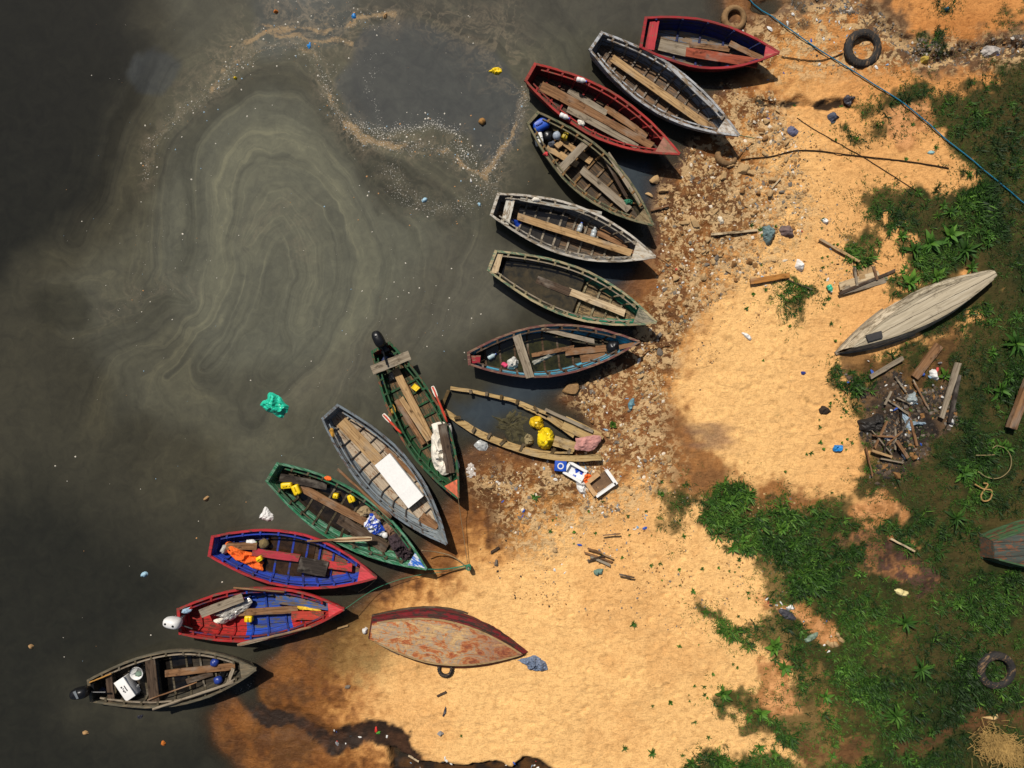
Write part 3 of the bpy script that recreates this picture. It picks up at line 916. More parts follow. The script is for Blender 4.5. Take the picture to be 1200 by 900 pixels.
for pts, w, k, kw in ((F1, 5.0, 1.0, .6), (F2, 4.5, .62, .4), (F3, 5.0, 1.0, .2), (F5, 5.0, .95, .2), (F6, 4.5, .95, .1), (F7, 4, .8, .2), (F8, 3.5, .0, .45), (F9, 3.0, .0, .3), (F10, 5, .34, .2), (F11, 6, .40, .1), (F12, 9, .34, .5), (F13, 6, .3, 0), (F14, 6, .5, .1)):
    dd, _ = dline(fx, fy, pts)
    brk = .25 + .75 * smooth(-.8, .15, fbm(WX, WY, .9, 3, 93))
    foam = np.maximum(foam, k * np.exp(-(dd / w) ** 2) * brk)
    white = np.maximum(white, kw * np.exp(-(dd / (w * 1.6)) ** 2))
    fil = np.maximum(fil, .55 * k * np.exp(-(dd / (w * 3.2)) ** 2))
dd, _ = dline(fx, fy, F4); white = np.maximum(white, .85 * np.exp(-(dd / 8) ** 2)); foam = np.maximum(foam, .3 * np.exp(-(dd / 4) ** 2))
fil = np.maximum(fil, .55 * wpoly([Zs(*q) for q in [(230, 210), (330, 80), (400, 0), (600, 0), (610, 90), (520, 120), (420, 120), (320, 160)]], -.3, .4, .3, 94))
fil = np.maximum(fil, .38 * wpoly([Zs(*q) for q in [(700, 0), (1000, 0), (1050, 140), (1000, 280), (880, 200), (760, 90)]], -.3, .8, .3, 95))
lines = 0.25 + 0.75 * wpoly([(130, 80), (300, 20), (700, -60), (700, 200), (600, 330), (470, 420), (300, 640), (120, 560), (20, 360)], -1.0, 1.2, 0.4, 88)
for q in ([(420, 30), (480, 20), (580, 60), (620, 110), (610, 170), (570, 200), (545, 160), (510, 145), (450, 158), (425, 130), (400, 75)],):
    lines = lines * (1 - .7 * wpoly(q, -0.1, 0.2, 0.12, 83))
set_col(water.data, "flow", np.stack([psi, along, lines, fil], 1))
dep = -height(WX, WY)
wsd = land_sd(WX, WY)
al = 1 - np.exp(-np.maximum(dep, 0) / 0.05)
al = np.clip(al, 0.0, 1) * 0.97 + 0.03
al = np.where(wsd > -0.5, np.maximum(al * 0.95, 0.10), al)
al = np.where(wsd < -1.6, 1.0, al)
white = np.maximum(white, .5 * np.exp(-((wsd + .05) / .06) ** 2))
set_col(water.data, "foam", np.stack([foam, white, al], 1))

# ------------------------------------------------------------------ colours
def K(r, g, b, k=.8):
    return rgb(r, g, b, k)


BARE_W = K(150, 128, 100)
W_TAN = wood(K(205, 170, 122), K(120, 88, 55))
W_BROWN = wood(K(160, 120, 84), K(84, 56, 36))
W_GREY = wood(K(170, 156, 134), K(96, 82, 66))
W_PALE = wood(K(226, 204, 166), K(150, 122, 88))
W_DARK = wood(K(98, 80, 64), K(44, 34, 28))
W_BLACK = wood(K(70, 62, 56), K(26, 22, 20))
W_REDDISH = wood(K(176, 92, 66), K(96, 46, 32))
W_REDP = paint(K(196, 44, 56), K(120, 92, 70), .35, seam=None)
W_BLUEP = paint(K(60, 96, 160), K(130, 110, 90), .6)
M_ROPE = plain(K(150, 128, 96), "natural_rope", .9, .3, 30, .1)
M_ROPED = plain(K(70, 52, 36), "dark_rope", .9, .3, 30, .1)
M_ROPEG = plain(K(60, 130, 100), "green_rope", .8, .3, 30, .2)
M_ROPEB = plain(K(36, 120, 150), "blue_rope", .7, .25, 30, .2)
M_YEL = plain(K(246, 208, 20), "yellow_plastic", .4, .15, 9)
M_WHITE = plain(K(232, 230, 226), "white_plastic", .5, .10, 10)
M_FOAM = plain(K(245, 243, 238), "white_foam_board", .8, .06, 14, .2)
M_BLUE = plain(K(36, 84, 190), "blue_plastic", .4, .2, 9)
M_NAVY = plain(K(40, 62, 140), "dark_blue_plastic", .35, .3, 12)
M_BLACK = plain(K(24, 24, 26), "black_plastic", .35, .3, 9)
M_RUBBER = paint(K(50, 48, 47), K(132, 106, 78), .32, rough=.7, grime_amt=.25)
M_RUBSAND = plain(K(142, 112, 78), "sandy_rubber", .9, .35, 9, .1)
M_METAL = plain(K(140, 140, 142), "dull_metal", .35, .25, 20, .5, 0.8)
M_ORANGE = plain(K(250, 116, 50), "orange_cloth", .8, .2, 14, .1)
M_CLOTHW = plain(K(236, 228, 212), "dirty_white_cloth", .85, .16, 7, .1)
M_CLOTHD = plain(K(72, 60, 64), "dark_net", .95, .45, 26, .1)
M_SILVER = plain(K(196, 192, 184), "silver_sheet", .3, .2, 6, .6, 0.35)
M_TEAL = plain(K(40, 200, 164), "teal_plastic_bag", .4, .22, 7, .5)
M_STONE = plain(K(190, 156, 110), "pale_stone", .9, .28, 9, .2)
M_STONE2 = plain(K(146, 106, 64), "brown_stone", .9, .32, 9, .2)
M_STONE3 = plain(K(122, 112, 100), "grey_stone", .9, .3, 9, .2)
M_BILGE = None


def bluewhite():
    g = G("blue_and_white_cloth")
    v, _ = g.coords()
    n = g.noise(v, 4, 3, .5, 1.5)
    return g.fin(g.mix(g.step(n, .50, .54), K(230, 232, 236), K(28, 70, 180)), .7, .2)


M_BLUEWHITE = bluewhite()


def bilge(name, c1, c2, rough=0.15):
    g = G(name)
    v, _ = g.coords()
    n = g.noise(v, 3, 6, .7, .6)
    return g.fin(g.ramp(n, [(.35, c1), (.65, c2)]), rough, .5)


# ------------------------------------------------------------------ boats
def ang(b):
    return b["M"]


def gun(b, t, side, off=0.0, dz=0.0):
    """point on the rail in boat coordinates"""
    zs, zm, zb = b["z"]
    z = zm + (zs - zm) * (1 - t / .45) ** 2 if t < .45 else zm + (zb - zm) * ((t - .45) / .55) ** 2
    return Vector((t * b["L"], side * max(0.0, halfw(b, t) - off), z + dz))


def chine(b, t, side, off=0.0, dz=0.0):
    zc = -0.10 + 0.05 * max(0, 1 - t / .3) + 0.26 * max(0, (t - .5) / .5) ** 2
    w = halfw(b, t) * (0.80 - 0.10 * t ** 3)
    return Vector((b["L"] * (0.025 + 0.90 * t), side * max(0.0, w - off), zc + dz))


def slab(mb, a, m, inner=0.0):
    pass


def boat(key, name, label, group, outer, inner, floor, rail, rib_m, deck=None, deck_t=.88, nrib=9, ribs=(.08, .86), stern_rail=True, transom=None,
         inwale=True, z=(.55, .50, .76), zones=None, flip=False, rib_w=.056, keelplank=None, cat="boat", inw_m=None, head=True):
    b = BOATS[key]; b["z"] = z; L = b["L"]
    o = empty(name, b["org"], b["rz"]); BOATM[o.name] = b["M"]; b["obj"] = o
    tag(o, label, cat, group)
    T = [0, .04, .09, .15, .22, .3, .38, .46, .54, .62, .69, .76, .82, .87, .91, .945, .97, .99, 1.0]
    # outer shell with rounded chine
    rows = []
    for t in T:
        r = []
        for s in (1, -1):
            g_, c_ = gun(b, t, s), chine(b, t, s)
            mid = g_.lerp(c_, .55); mid.y += s * .035 * min(1, halfw(b, t) / .3)
            pts = [g_, mid, c_]
            r += pts if s == 1 else pts[::-1]
        rows.append(r)
    vs = [p for r in rows for p in r]; fs = []
    for i in range(len(T) - 1):
        for j in range(5):
            a = i * 6 + j; fs.append((a, a + 1, a + 7, a + 6))
    mesh("hull", vs, fs, outer, o, False)
    # inner planking, following the zones of colour
    zl = zones or [(0, 1.01, inner, floor)]
    mats = [q[2] for q in zl]; fm = [q[3] for q in zl]
    TT = sorted(set(T + [q[0] for q in zl[1:]]))
    vs = []; fs = []; mi = []
    for s in (1, -1):
        base = len(vs)
        for t in TT:
            g_, c_ = gun(b, t, s, .03, -.01), chine(b, t, s, .03, .17)
            mid = g_.lerp(c_, .55); mid.y += s * .03 * min(1, halfw(b, t) / .3)
            vs += [g_, mid, c_]
        for i in range(len(TT) - 1):
            k = next((n for n, q in enumerate(zl) if TT[i] >= q[0] - 1e-6 and TT[i] < q[1] - 1e-6), 0)
            for j in range(2):
                a = base + i * 3 + j; fs.append((a, a + 1, a + 4, a + 3)); mi.append(k)
    mesh("inner_planking", vs, fs, mats, o, False, mi)
    vs = []; fs = []; mi = []
    for t in TT:
        vs += [chine(b, t, 1, .028, .172), chine(b, t, -1, .028, .172)]
    for i in range(len(TT) - 1):
        k = next((n for n, q in enumerate(zl) if TT[i] >= q[0] - 1e-6 and TT[i] < q[1] - 1e-6), 0)
        a = i * 2; fs.append((a, a + 1, a + 3, a + 2)); mi.append(k)
    mesh("floor", vs, fs, fm, o, False, mi)
    # transom
    g1, g2, c1, c2 = gun(b, 0, 1), gun(b, 0, -1), chine(b, 0, 1), chine(b, 0, -1)
    dx = Vector((.045, 0, 0)); e = Vector((-.004, 0, 0))
    mb = MB(); mb.add([g1 + e, g2 + e, c2 + e, c1 + e, g1 + dx, g2 + dx, c2 + dx, c1 + dx], [(0, 1, 2, 3), (7, 6, 5, 4), (0, 4, 5, 1), (1, 5, 6, 2), (2, 6, 7, 3), (3, 7, 4, 0)])
    mb.build("transom", transom or inner, o)
    # rails
    mb = MB()
    for s in (1, -1):
        rows = []
        for t in T:
            a = gun(b, t, s); j = R.uniform(-.006, .006)
            rows.append([a + Vector((0, s * (.028 + j), -.035)), a + Vector((0, s * (.028 + j), .026)), a + Vector((0, -s * min(.036 - j, max(0.002, halfw(b, t) - .004)), .028)), a + Vector((0, -s * min(.036, max(0.002, halfw(b, t) - .004)), -.035))])
        mb.rail(rows)
    mb.build("gunwale", rail, o)
    if stern_rail:
        mb = MB(); mb.beam(gun(b, 0, 1, .0, .004) + Vector((.02, .03, 0)), gun(b, 0, -1, .0, .004) + Vector((.02, -.03, 0)), .085, .06)
        mb.build("stern_rail", rail, o)
    if inwale:
        mb = MB()
        for s in (1, -1):
            rows = []
            for t in [.05 + .82 * i / 18 for i in range(19)]:
                a = gun(b, t, s, .125, -.012)
                rows.append([a + Vector((0, s * .018, -.03)), a + Vector((0, s * .018, .012)), a + Vector((0, -s * .018, .012)), a + Vector((0, -s * .018, -.03))])
            mb.rail(rows)
        mb.build("inwale", inw_m or rail, o)
    for i in range(nrib):
        t = ribs[0] + (ribs[1] - ribs[0]) * i / max(1, nrib - 1) + R.uniform(-.008, .008)
        mb = MB()
        up = Vector((0, 0, 1))
        cl, cr = chine(b, t, 1, .05, .172 + .028), chine(b, t, -1, .05, .172 + .028)
        mb.beam(cl, cr, rib_w, .05)
        for s in (1, -1):
            g_, c_ = gun(b, t, s, .052, -.02), chine(b, t, s, .052, .16)
            mid = g_.lerp(c_, .55); mid.y += s * .03
            mb.beam(c_, mid, rib_w, .042, 0, (0, s, .3)); mb.beam(mid, g_, rib_w, .042, 0, (0, s, .3))
            if head:
                mb.beam(gun(b, t, s, .03, -.008), gun(b, t, s, .15 if inwale else .07, -.008), rib_w, .046)
        k = next((q for q in zl if q[0] <= t < q[1]), None)
        mb.build("rib", (k[4] if k and len(k) > 4 else rib_m), o)
    if deck:
        n = 6; top = []; 
        tt = [deck_t + (1 - deck_t) * i / n for i in range(n + 1)]
        l = [gun(b, t, 1, .03, .02) for t in tt]; r_ = [gun(b, t, -1, .03, .02) for t in tt]
        ring = l + r_[::-1][1:]
        vs = ring + [p - Vector((0, 0, .035)) for p in ring]; k = len(ring)
        fs = [tuple(range(k)), tuple(range(2 * k - 1, k - 1, -1))] + [(i, (i + 1) % k, k + (i + 1) % k, k + i) for i in range(k)]
        mesh("bow_deck", vs, fs, deck, o)
    return o


def bp(key, name, a, b_, w, z, mat, **kw):
    """a board that is part of a boat"""
    b = BOATS[key]; th = kw.get("th", .035)
    if "z2" not in kw and abs(z - FL) < .19 and z > .11:          # lies on the floor timbers: follow them at both ends
        zz = []
        for q in (a, b_):
            l = b["M"].inverted() @ P(*q, .2); t = max(0, min(1, (l.x / b["L"] - .025) / .90))
            zz.append(chine(b, t, 1, 0, .172).z + .053 + z - FL + th / 2)
        z = zz[0]; kw["z2"] = zz[1]
    elif "z2" in kw and abs(z - FL) < .19:
        l = b["M"].inverted() @ P(*a, .2); t = max(0, min(1, (l.x / b["L"] - .025) / .90)); z = chine(b, t, 1, 0, .172).z + .053 + z - FL + th / 2
    return plank(name, a, b_, w, z, mat, b["obj"], **kw)


MOOR = "boats moored side by side along the shore"
FL = .215        # top of the floor timbers

# 1 ---- red boat at the top
boat("b1", "wooden_boat", "red wooden boat with a dark blue interior, topmost of the moored row", MOOR,
     paint(K(120, 24, 28), BARE_W, .25, seam=(2, .14)), paint(K(26, 38, 104), K(60, 60, 70), .25, seam=(2, .13)),
     paint(K(112, 116, 124), K(150, 124, 96), .62, seam=(1, .17)), paint(K(158, 34, 42), K(120, 80, 60), .22), paint(K(30, 44, 96), K(70, 66, 60), .4),
     deck=paint(K(188, 68, 74), K(190, 120, 100), .3), deck_t=.90, nrib=5, inwale=False, transom=paint(K(150, 28, 36), BARE_W, .3))
bp("b1", "stern_seat", ZA(590, 88), ZA(568, 208), 11, .47, paint(K(182, 54, 60), K(150, 100, 80), .2))
bp("b1", "floor_board", ZA(735, 185), ZA(900, 205), 6, FL + .03, W_BROWN)
bp("b1", "floor_board", ZA(720, 215), ZA(1015, 262), 11, FL + .05, W_REDDISH)
bp("b1", "floor_board", ZA(610, 185), ZA(760, 220), 14, FL + .01, W_GREY)
bp("b1", "floor_board", ZA(900, 180), ZA(1040, 248), 7, FL + .09, W_BROWN, z2=.42)
# 2 ---- pale grey boat
boat("b2", "wooden_boat", "pale grey wooden boat with one long centre plank, between the two red boats", MOOR,
     paint(K(168, 172, 178), BARE_W, .35, seam=(2, .14)), paint(K(128, 134, 142), K(110, 96, 78), .4, seam=(2, .13)),
     paint(K(92, 78, 64), K(140, 108, 78), .6, seam=(1, .2)), paint(K(178, 180, 182), K(130, 112, 92), .42), paint(K(150, 142, 130), K(120, 98, 76), .6),
     deck=paint(K(202, 196, 186), K(170, 150, 128), .5), deck_t=.88, nrib=10)
bp("b2", "centre_plank", ZA(413, 240), ZA(815, 525), 9, FL + .05, W_TAN)
bp("b2", "loose_batten", ZA(640, 262), ZA(852, 462), 5, .50, paint(K(178, 178, 178), BARE_W, .5), z2=.60)
# 3 ---- red boat
boat("b3", "wooden_boat", "dark red wooden boat with weathered floor planks and a bare wood bow tip", MOOR,
     paint(K(128, 26, 26), BARE_W, .25, seam=(2, .14)), paint(K(120, 24, 26), K(90, 50, 40), .2, seam=(2, .13)),
     paint(K(72, 50, 38), K(110, 84, 60), .5, seam=(1, .2)), paint(K(168, 44, 38), K(130, 80, 60), .3), paint(K(140, 36, 32), K(90, 50, 40), .35),
     deck=paint(K(168, 112, 92), K(150, 118, 90), .5), deck_t=.87, nrib=10)
bp("b3", "floor_plank", ZA(120, 355), ZA(330, 465), 12, FL + .03, W_BROWN)
bp("b3", "floor_plank", ZA(300, 450), ZA(580, 605), 9, FL + .05, W_BROWN)
bp("b3", "floor_plank", ZA(230, 450), ZA(520, 605), 8, FL + .03, W_GREY)
bp("b3", "floor_plank", ZA(235, 375), ZA(395, 470), 7, FL + .04, W_GREY)
bp("b3", "floor_plank", ZA(385, 445), ZA(560, 565), 8, FL + .03, W_BROWN)
# 4 ---- old olive wood boat
boat("b4", "wooden_boat", "bare olive brown wooden boat crowded with jugs and sacks at its stern", MOOR,
     paint(K(84, 78, 58), BARE_W, .5, seam=(2, .14)), paint(K(64, 58, 44), K(100, 88, 64), .4, seam=(2, .13)),
     paint(K(64, 52, 38), K(104, 80, 54), .5, seam=(1, .2)), paint(K(124, 114, 84), K(78, 90, 64), .4), wood(K(150, 116, 74), K(80, 58, 36)),
     deck=paint(K(136, 118, 84), K(110, 90, 60), .5), deck_t=.89, nrib=9)
bp("b4", "thwart", ZB(602, 212), ZB(458, 362), 9, .45, W_GREY)
bp("b4", "floor_board", ZB(405, 250), ZB(550, 335), 8, FL + .03, W_TAN)
bp("b4", "floor_board", ZB(470, 218), ZB(610, 318), 8, FL + .02, W_TAN)
bp("b4", "centre_plank", ZB(565, 355), ZB(790, 545), 9, FL + .05, W_GREY)
bp("b4", "loose_batten", ZB(625, 215), ZB(775, 480), 4, .40, W_DARK)
bp("b4", "loose_batten", ZB(690, 280), ZB(850, 530), 5, .50, W_GREY, z2=.58)
# 5 ---- white-grey boat
boat("b5", "wooden_boat", "white railed wooden boat with a dark floor and one long tan plank", MOOR,
     paint(K(196, 188, 174), BARE_W, .35, seam=(2, .14)), paint(K(120, 120, 118), K(150, 140, 126), .4, seam=(2, .13)),
     paint(K(84, 74, 62), K(134, 106, 78), .55, seam=(1, .2)), paint(K(198, 190, 176), K(150, 134, 112), .42), paint(K(160, 148, 128), K(120, 108, 90), .5),
     deck=paint(K(200, 190, 172), K(180, 158, 130), .4), deck_t=.87, nrib=10, inw_m=paint(K(170, 162, 148), K(120, 110, 96), .5))
bp("b5", "stern_seat", ZB(236, 488), ZB(206, 608), 10, .47, paint(K(206, 200, 186), BARE_W, .4))
bp("b5", "centre_plank", ZB(266, 574), ZB(800, 748), 8.5, FL + .08, W_TAN)
bp("b5", "floor_board", ZB(640, 640), ZB(790, 705), 12, FL - .02, W_BROWN)
bp("b5", "loose_batten", ZB(280, 494), ZB(660, 560), 4, .50, paint(K(176, 172, 160), BARE_W, .5))
# 6 ---- green and cream boat
gin = paint(K(84, 104, 84), K(110, 100, 76), .5, seam=(2, .13)); gbo = paint(K(28, 136, 104), K(100, 110, 84), .3, seam=(2, .13))
dfl = paint(K(48, 42, 32), K(64, 54, 38), .4, seam=(1, .2))
boat("b6", "wooden_boat", "cream railed wooden boat painted green inside its bow, half flooded with dark water", MOOR,
     paint(K(70, 130, 104), K(150, 134, 104), .45, seam=(2, .14)), gin, dfl, paint(K(176, 160, 122), K(104, 132, 104), .45), wood(K(160, 146, 112), K(92, 84, 62)),
     deck=paint(K(150, 140, 118), K(110, 108, 90), .5), deck_t=.88, nrib=10, inw_m=W_GREY,
     zones=[(0, .54, gin, dfl), (.54, 1.01, gbo, paint(K(150, 124, 84), K(90, 74, 50), .5, seam=(1, .2)))])
bp("b6", "stern_seat", ZC(182, 100), ZC(156, 198), 9, .50, W_PALE)
bp("b6", "centre_plank", ZC(505, 285), ZC(770, 388), 8.5, FL + .08, W_PALE)
bp("b6", "sunken_plank", ZC(280, 200), ZC(510, 290), 9, .225, W_DARK, z2=.24)
# 7 ---- blue double-ender
bl = paint(K(84, 176, 208), K(150, 170, 176), .35, seam=(2, .13))
boat("b7", "wooden_boat", "pointed stern wooden boat, turquoise inside with a rubbed red brown rail", MOOR,
     paint(K(120, 62, 56), BARE_W, .4, seam=(2, .14)), bl, paint(K(42, 40, 26), K(66, 60, 36), .5, seam=(1, .2)), paint(K(112, 66, 60), K(150, 120, 96), .45),
     wood(K(100, 78, 58), K(48, 36, 28)), deck=None, nrib=9, inw_m=W_DARK, transom=paint(K(150, 34, 44), BARE_W, .3))
bp("b7", "thwart", ZC(262, 492), ZC(325, 690), 10, .53, W_GREY)
bp("b7", "floor_board", ZC(335, 585), ZC(530, 548), 5, FL + .04, W_BROWN)
bp("b7", "floor_board", ZC(490, 572), ZC(680, 552), 8, FL + .04, W_BROWN)
bp("b7", "floor_board", ZC(560, 600), ZC(675, 585), 10, FL + .01, W_BROWN)
bp("b7", "loose_plank", ZC(380, 462), ZC(625, 520), 5, .46, W_GREY)
bp("b7", "breasthook", ZC(740, 548), ZC(842, 528), 5, .68, W_BROWN)
bp("b7", "stern_block", ZC(44, 605), ZC(92, 604), 9, .42, paint(K(150, 30, 44), BARE_W, .3), th=.12)
# 9 ---- green boat with black outboard
boat("b9", "wooden_boat", "dark green wooden boat with an orange bow tip and a black outboard motor", MOOR,
     paint(K(34, 88, 54), BARE_W, .35, seam=(2, .14)), paint(K(34, 96, 56), K(70, 84, 56), .35, seam=(2, .13)),
     paint(K(52, 66, 44), K(120, 92, 62), .55, seam=(1, .2)), paint(K(36, 86, 54), K(150, 80, 56), .35), paint(K(30, 84, 48), K(60, 60, 40), .35),
     deck=paint(K(236, 116, 78), K(190, 110, 80), .3), deck_t=.90, nrib=10, transom=paint(K(196, 56, 40), BARE_W, .3), inw_m=paint(K(36, 92, 56), K(80, 70, 50), .3))
bp("b9", "thwart", ZD(304, 256), ZD(482, 184), 11, .60, W_GREY)
bp("b9", "centre_plank", ZD(412, 250), ZD(580, 580), 9, FL + .06, W_TAN)
bp("b9", "loose_plank", ZD(440, 385), ZD(570, 585), 6, FL + .14, W_TAN)
bp("b9", "loose_plank", ZD(418, 395), ZD(545, 600), 6, FL + .10, W_BROWN)
bp("b9", "bow_plank", ZD(632, 510), ZD(672, 735), 10, .70, W_DARK)
# 10 ---- grey blue boat with white sheet
boat("b10", "wooden_boat", "blue grey wooden boat with thin dark ribs and a white board lying inside", MOOR,
     paint(K(112, 124, 130), BARE_W, .35, seam=(2, .14)), paint(K(146, 156, 160), K(150, 146, 136), .3, seam=(2, .13), grime_amt=.3),
     paint(K(186, 168, 144), K(150, 112, 82), .3, seam=(1, .26), grime_amt=.35), paint(K(118, 128, 134), K(100, 84, 76), .35), wood(K(84, 80, 78), K(36, 32, 30)),
     deck=paint(K(140, 152, 156), K(170, 168, 160), .4), deck_t=.92, nrib=9, rib_w=.026, inw_m=paint(K(128, 138, 144), BARE_W, .3), head=False)
bp("b10", "floor_board", ZF(470, 145), ZF(660, 345), 14, FL + .01, W_TAN)
bp("b10", "floor_board", ZF(690, 280), ZF(860, 440), 5, FL + .04, W_BROWN)
bp("b10", "floor_board", ZF(870, 625), ZF(950, 680), 12, FL + .01, W_BROWN, z2=.36)
# 11 ---- green boat with yellow cans
boat("b11", "wooden_boat", "flaking green wooden boat with a blue bow tip, yellow cans and a dark net aboard", MOOR,
     paint(K(44, 120, 84), K(150, 190, 168), .45, seam=(2, .14)), paint(K(64, 136, 98), K(130, 178, 150), .5, seam=(2, .13), grime_amt=.7),
     paint(K(62, 52, 40), K(92, 74, 54), .5, seam=(1, .2)), paint(K(40, 116, 78), K(110, 160, 130), .5), wood(K(96, 84, 62), K(46, 42, 32)),
     deck=paint(K(40, 104, 196), K(220, 226, 230), .45), deck_t=.90, nrib=10, inw_m=paint(K(36, 104, 70), K(90, 80, 60), .45))
bp("b11", "centre_plank", ZF(240, 462), ZF(610, 660), 9.5, FL + .07, W_BROWN)
bp("b11", "stern_board", ZF(160, 425), ZF(400, 470), 9, .36, W_BLACK)
bp("b11", "floor_board", ZF(460, 635), ZF(700, 785), 12, FL + .05, W_DARK)
# 12 ---- red and blue boat
boat("b12", "wooden_boat", "red railed wooden boat with a blue interior and an orange cloth in its stern", MOOR,
     paint(K(176, 36, 46), BARE_W, .25, seam=(2, .14)), paint(K(36, 68, 178), K(70, 84, 130), .25, seam=(2, .13)),
     paint(K(66, 48, 36), K(120, 60, 50), .5, seam=(1, .2)), paint(K(180, 42, 52), K(110, 60, 54), .3), paint(K(34, 60, 160), K(60, 60, 80), .3),
     deck=paint(K(206, 70, 76), K(220, 110, 100), .25), deck_t=.89, nrib=9, inw_m=paint(K(36, 62, 168), K(60, 60, 80), .25),
     zones=[(0, .3, paint(K(36, 68, 178), K(70, 84, 130), .25, seam=(2, .13)), paint(K(36, 58, 150), K(50, 56, 90), .35, seam=(1, .2))),
            (.3, .68, paint(K(36, 68, 178), K(70, 84, 130), .25, seam=(2, .13)), paint(K(66, 48, 36), K(90, 66, 46), .5, seam=(1, .2))),
            (.68, 1.01, paint(K(36, 68, 178), K(70, 84, 130), .25, seam=(2, .13)), paint(K(176, 64, 56), K(120, 96, 76), .6, seam=(1, .2)))])
bp("b12", "centre_plank", ZG(540, 200), ZG(775, 232), 9, FL + .12, paint(K(178, 54, 66), K(130, 84, 60), .3))
bp("b12", "centre_plank", ZG(905, 262), ZG(1040, 280), 9, FL + .12, paint(K(200, 56, 60), K(130, 84, 60), .4))
bp("b12", "seat_board", ZG(772, 262), ZG(915, 288), 18, FL + .18, W_BLACK)
bp("b12", "stern_board", ZG(410, 172), ZG(560, 172), 8, FL + .16, W_BROWN)
# 13 ---- red, blue, red boat with white outboard
rd = paint(K(186, 42, 38), K(110, 40, 36), .25, seam=(2, .13)); rdf = paint(K(188, 44, 40), K(120, 50, 40), .3, seam=(1, .22))
bu = paint(K(32, 78, 190), K(60, 84, 140), .25, seam=(2, .13)); buf = paint(K(36, 78, 178), K(104, 104, 96), .42, seam=(1, .22))
rr_ = paint(K(160, 30, 30), K(90, 40, 36), .3); br_ = paint(K(28, 60, 150), K(50, 60, 100), .3)
boat("b13", "wooden_boat", "red wooden boat painted blue across its middle, with a white outboard motor", MOOR,
     paint(K(184, 36, 38), BARE_W, .25, seam=(2, .14)), rd, rdf, paint(K(176, 40, 42), K(120, 90, 76), .4), rr_,
     deck=paint(K(220, 72, 76), K(210, 120, 110), .3), deck_t=.90, nrib=8, transom=rd,
     zones=[(0, .37, rd, rdf, rr_), (.37, .68, bu, buf, br_), (.68, 1.01, rd, rdf, rr_)], inw_m=paint(K(150, 40, 44), K(60, 60, 110), .5))
bp("b13", "stern_board", ZG(278, 512), ZG(492, 428), 10, .50, W_GREY)
bp("b13", "centre_plank", ZG(465, 505), ZG(770, 488), 8, FL + .13, W_BROWN)
bp("b13", "blue_board", ZG(660, 435), ZG(920, 470), 11, FL + .14, W_BLUEP)
bp("b13", "red_board", ZG(738, 520), ZG(902, 520), 10, FL + .16, paint(K(190, 66, 50), K(120, 80, 60), .4))
# 14 ---- dark wood boat with black outboard
boat("b14", "wooden_boat", "unpainted dark grey wooden boat with a black outboard motor, lowest of the moored row", MOOR,
     paint(K(84, 80, 70), BARE_W, .4, seam=(2, .14)), paint(K(62, 58, 48), K(90, 82, 66), .45, seam=(2, .13)),
     paint(K(50, 44, 36), K(74, 64, 50), .5, seam=(1, .2)), paint(K(98, 92, 76), K(130, 116, 92), .5), wood(K(104, 94, 74), K(50, 44, 34)),
     deck=paint(K(118, 108, 88), K(140, 124, 98), .5), deck_t=.90, nrib=9, inw_m=W_GREY)
bp("b14", "thwart", ZH(453, 432), ZH(478, 660), 12, .47, W_DARK)
bp("b14", "stern_seat", ZH(244, 500), ZH(262, 650), 8, .47, W_DARK)
bp("b14", "centre_plank", ZH(530, 512), ZH(880, 474), 8, FL + .07, W_BROWN)
bp("b14", "floor_board", ZH(640, 550), ZH(770, 510), 6, FL + .03, W_DARK)
bp("b14", "cross_beam", ZH(872, 485), ZH(838, 575), 4, .50, W_GREY)

# standing water inside some boats
def bilge_water(key, t0, t1, z, mat):
    b = BOATS[key]; vs = []; n = 12
    for s in (1, -1):
        for i in range(n + 1):
            t = t0 + (t1 - t0) * (i if s == 1 else n - i) / n
            g_, c_ = gun(b, t, s, .034), chine(b, t, s, .034, .17)
            k = (z - c_.z) / max(.05, g_.z - c_.z)
            q = c_.lerp(g_, max(0, min(1, k))); q.z = z
            vs.append(q)
    mesh("bilge_water", vs, [tuple(range(len(vs)))], mat, b["obj"], fix=False)


bilge_water("b5", .10, .46, .10, bilge("bilge_black", K(34, 32, 30), K(62, 56, 48)))
bilge_water("b6", .06, .56, .215, bilge("bilge_brown", K(40, 39, 32), K(76, 66, 46)))
bilge_water("b7", .08, .66, .118, bilge("bilge_green", K(22, 24, 14), K(56, 54, 26)))
bilge_water("b11", .12, .56, .112, bilge("bilge_black2", K(24, 20, 16), K(52, 42, 32)))
bilge_water("b12", .32, .62, .112, bilge("bilge_brown2", K(36, 26, 18), K(70, 50, 32)))
bilge_water("b14", .24, .60, .112, bilge("bilge_black3", K(14, 13, 12), K(34, 30, 26)))


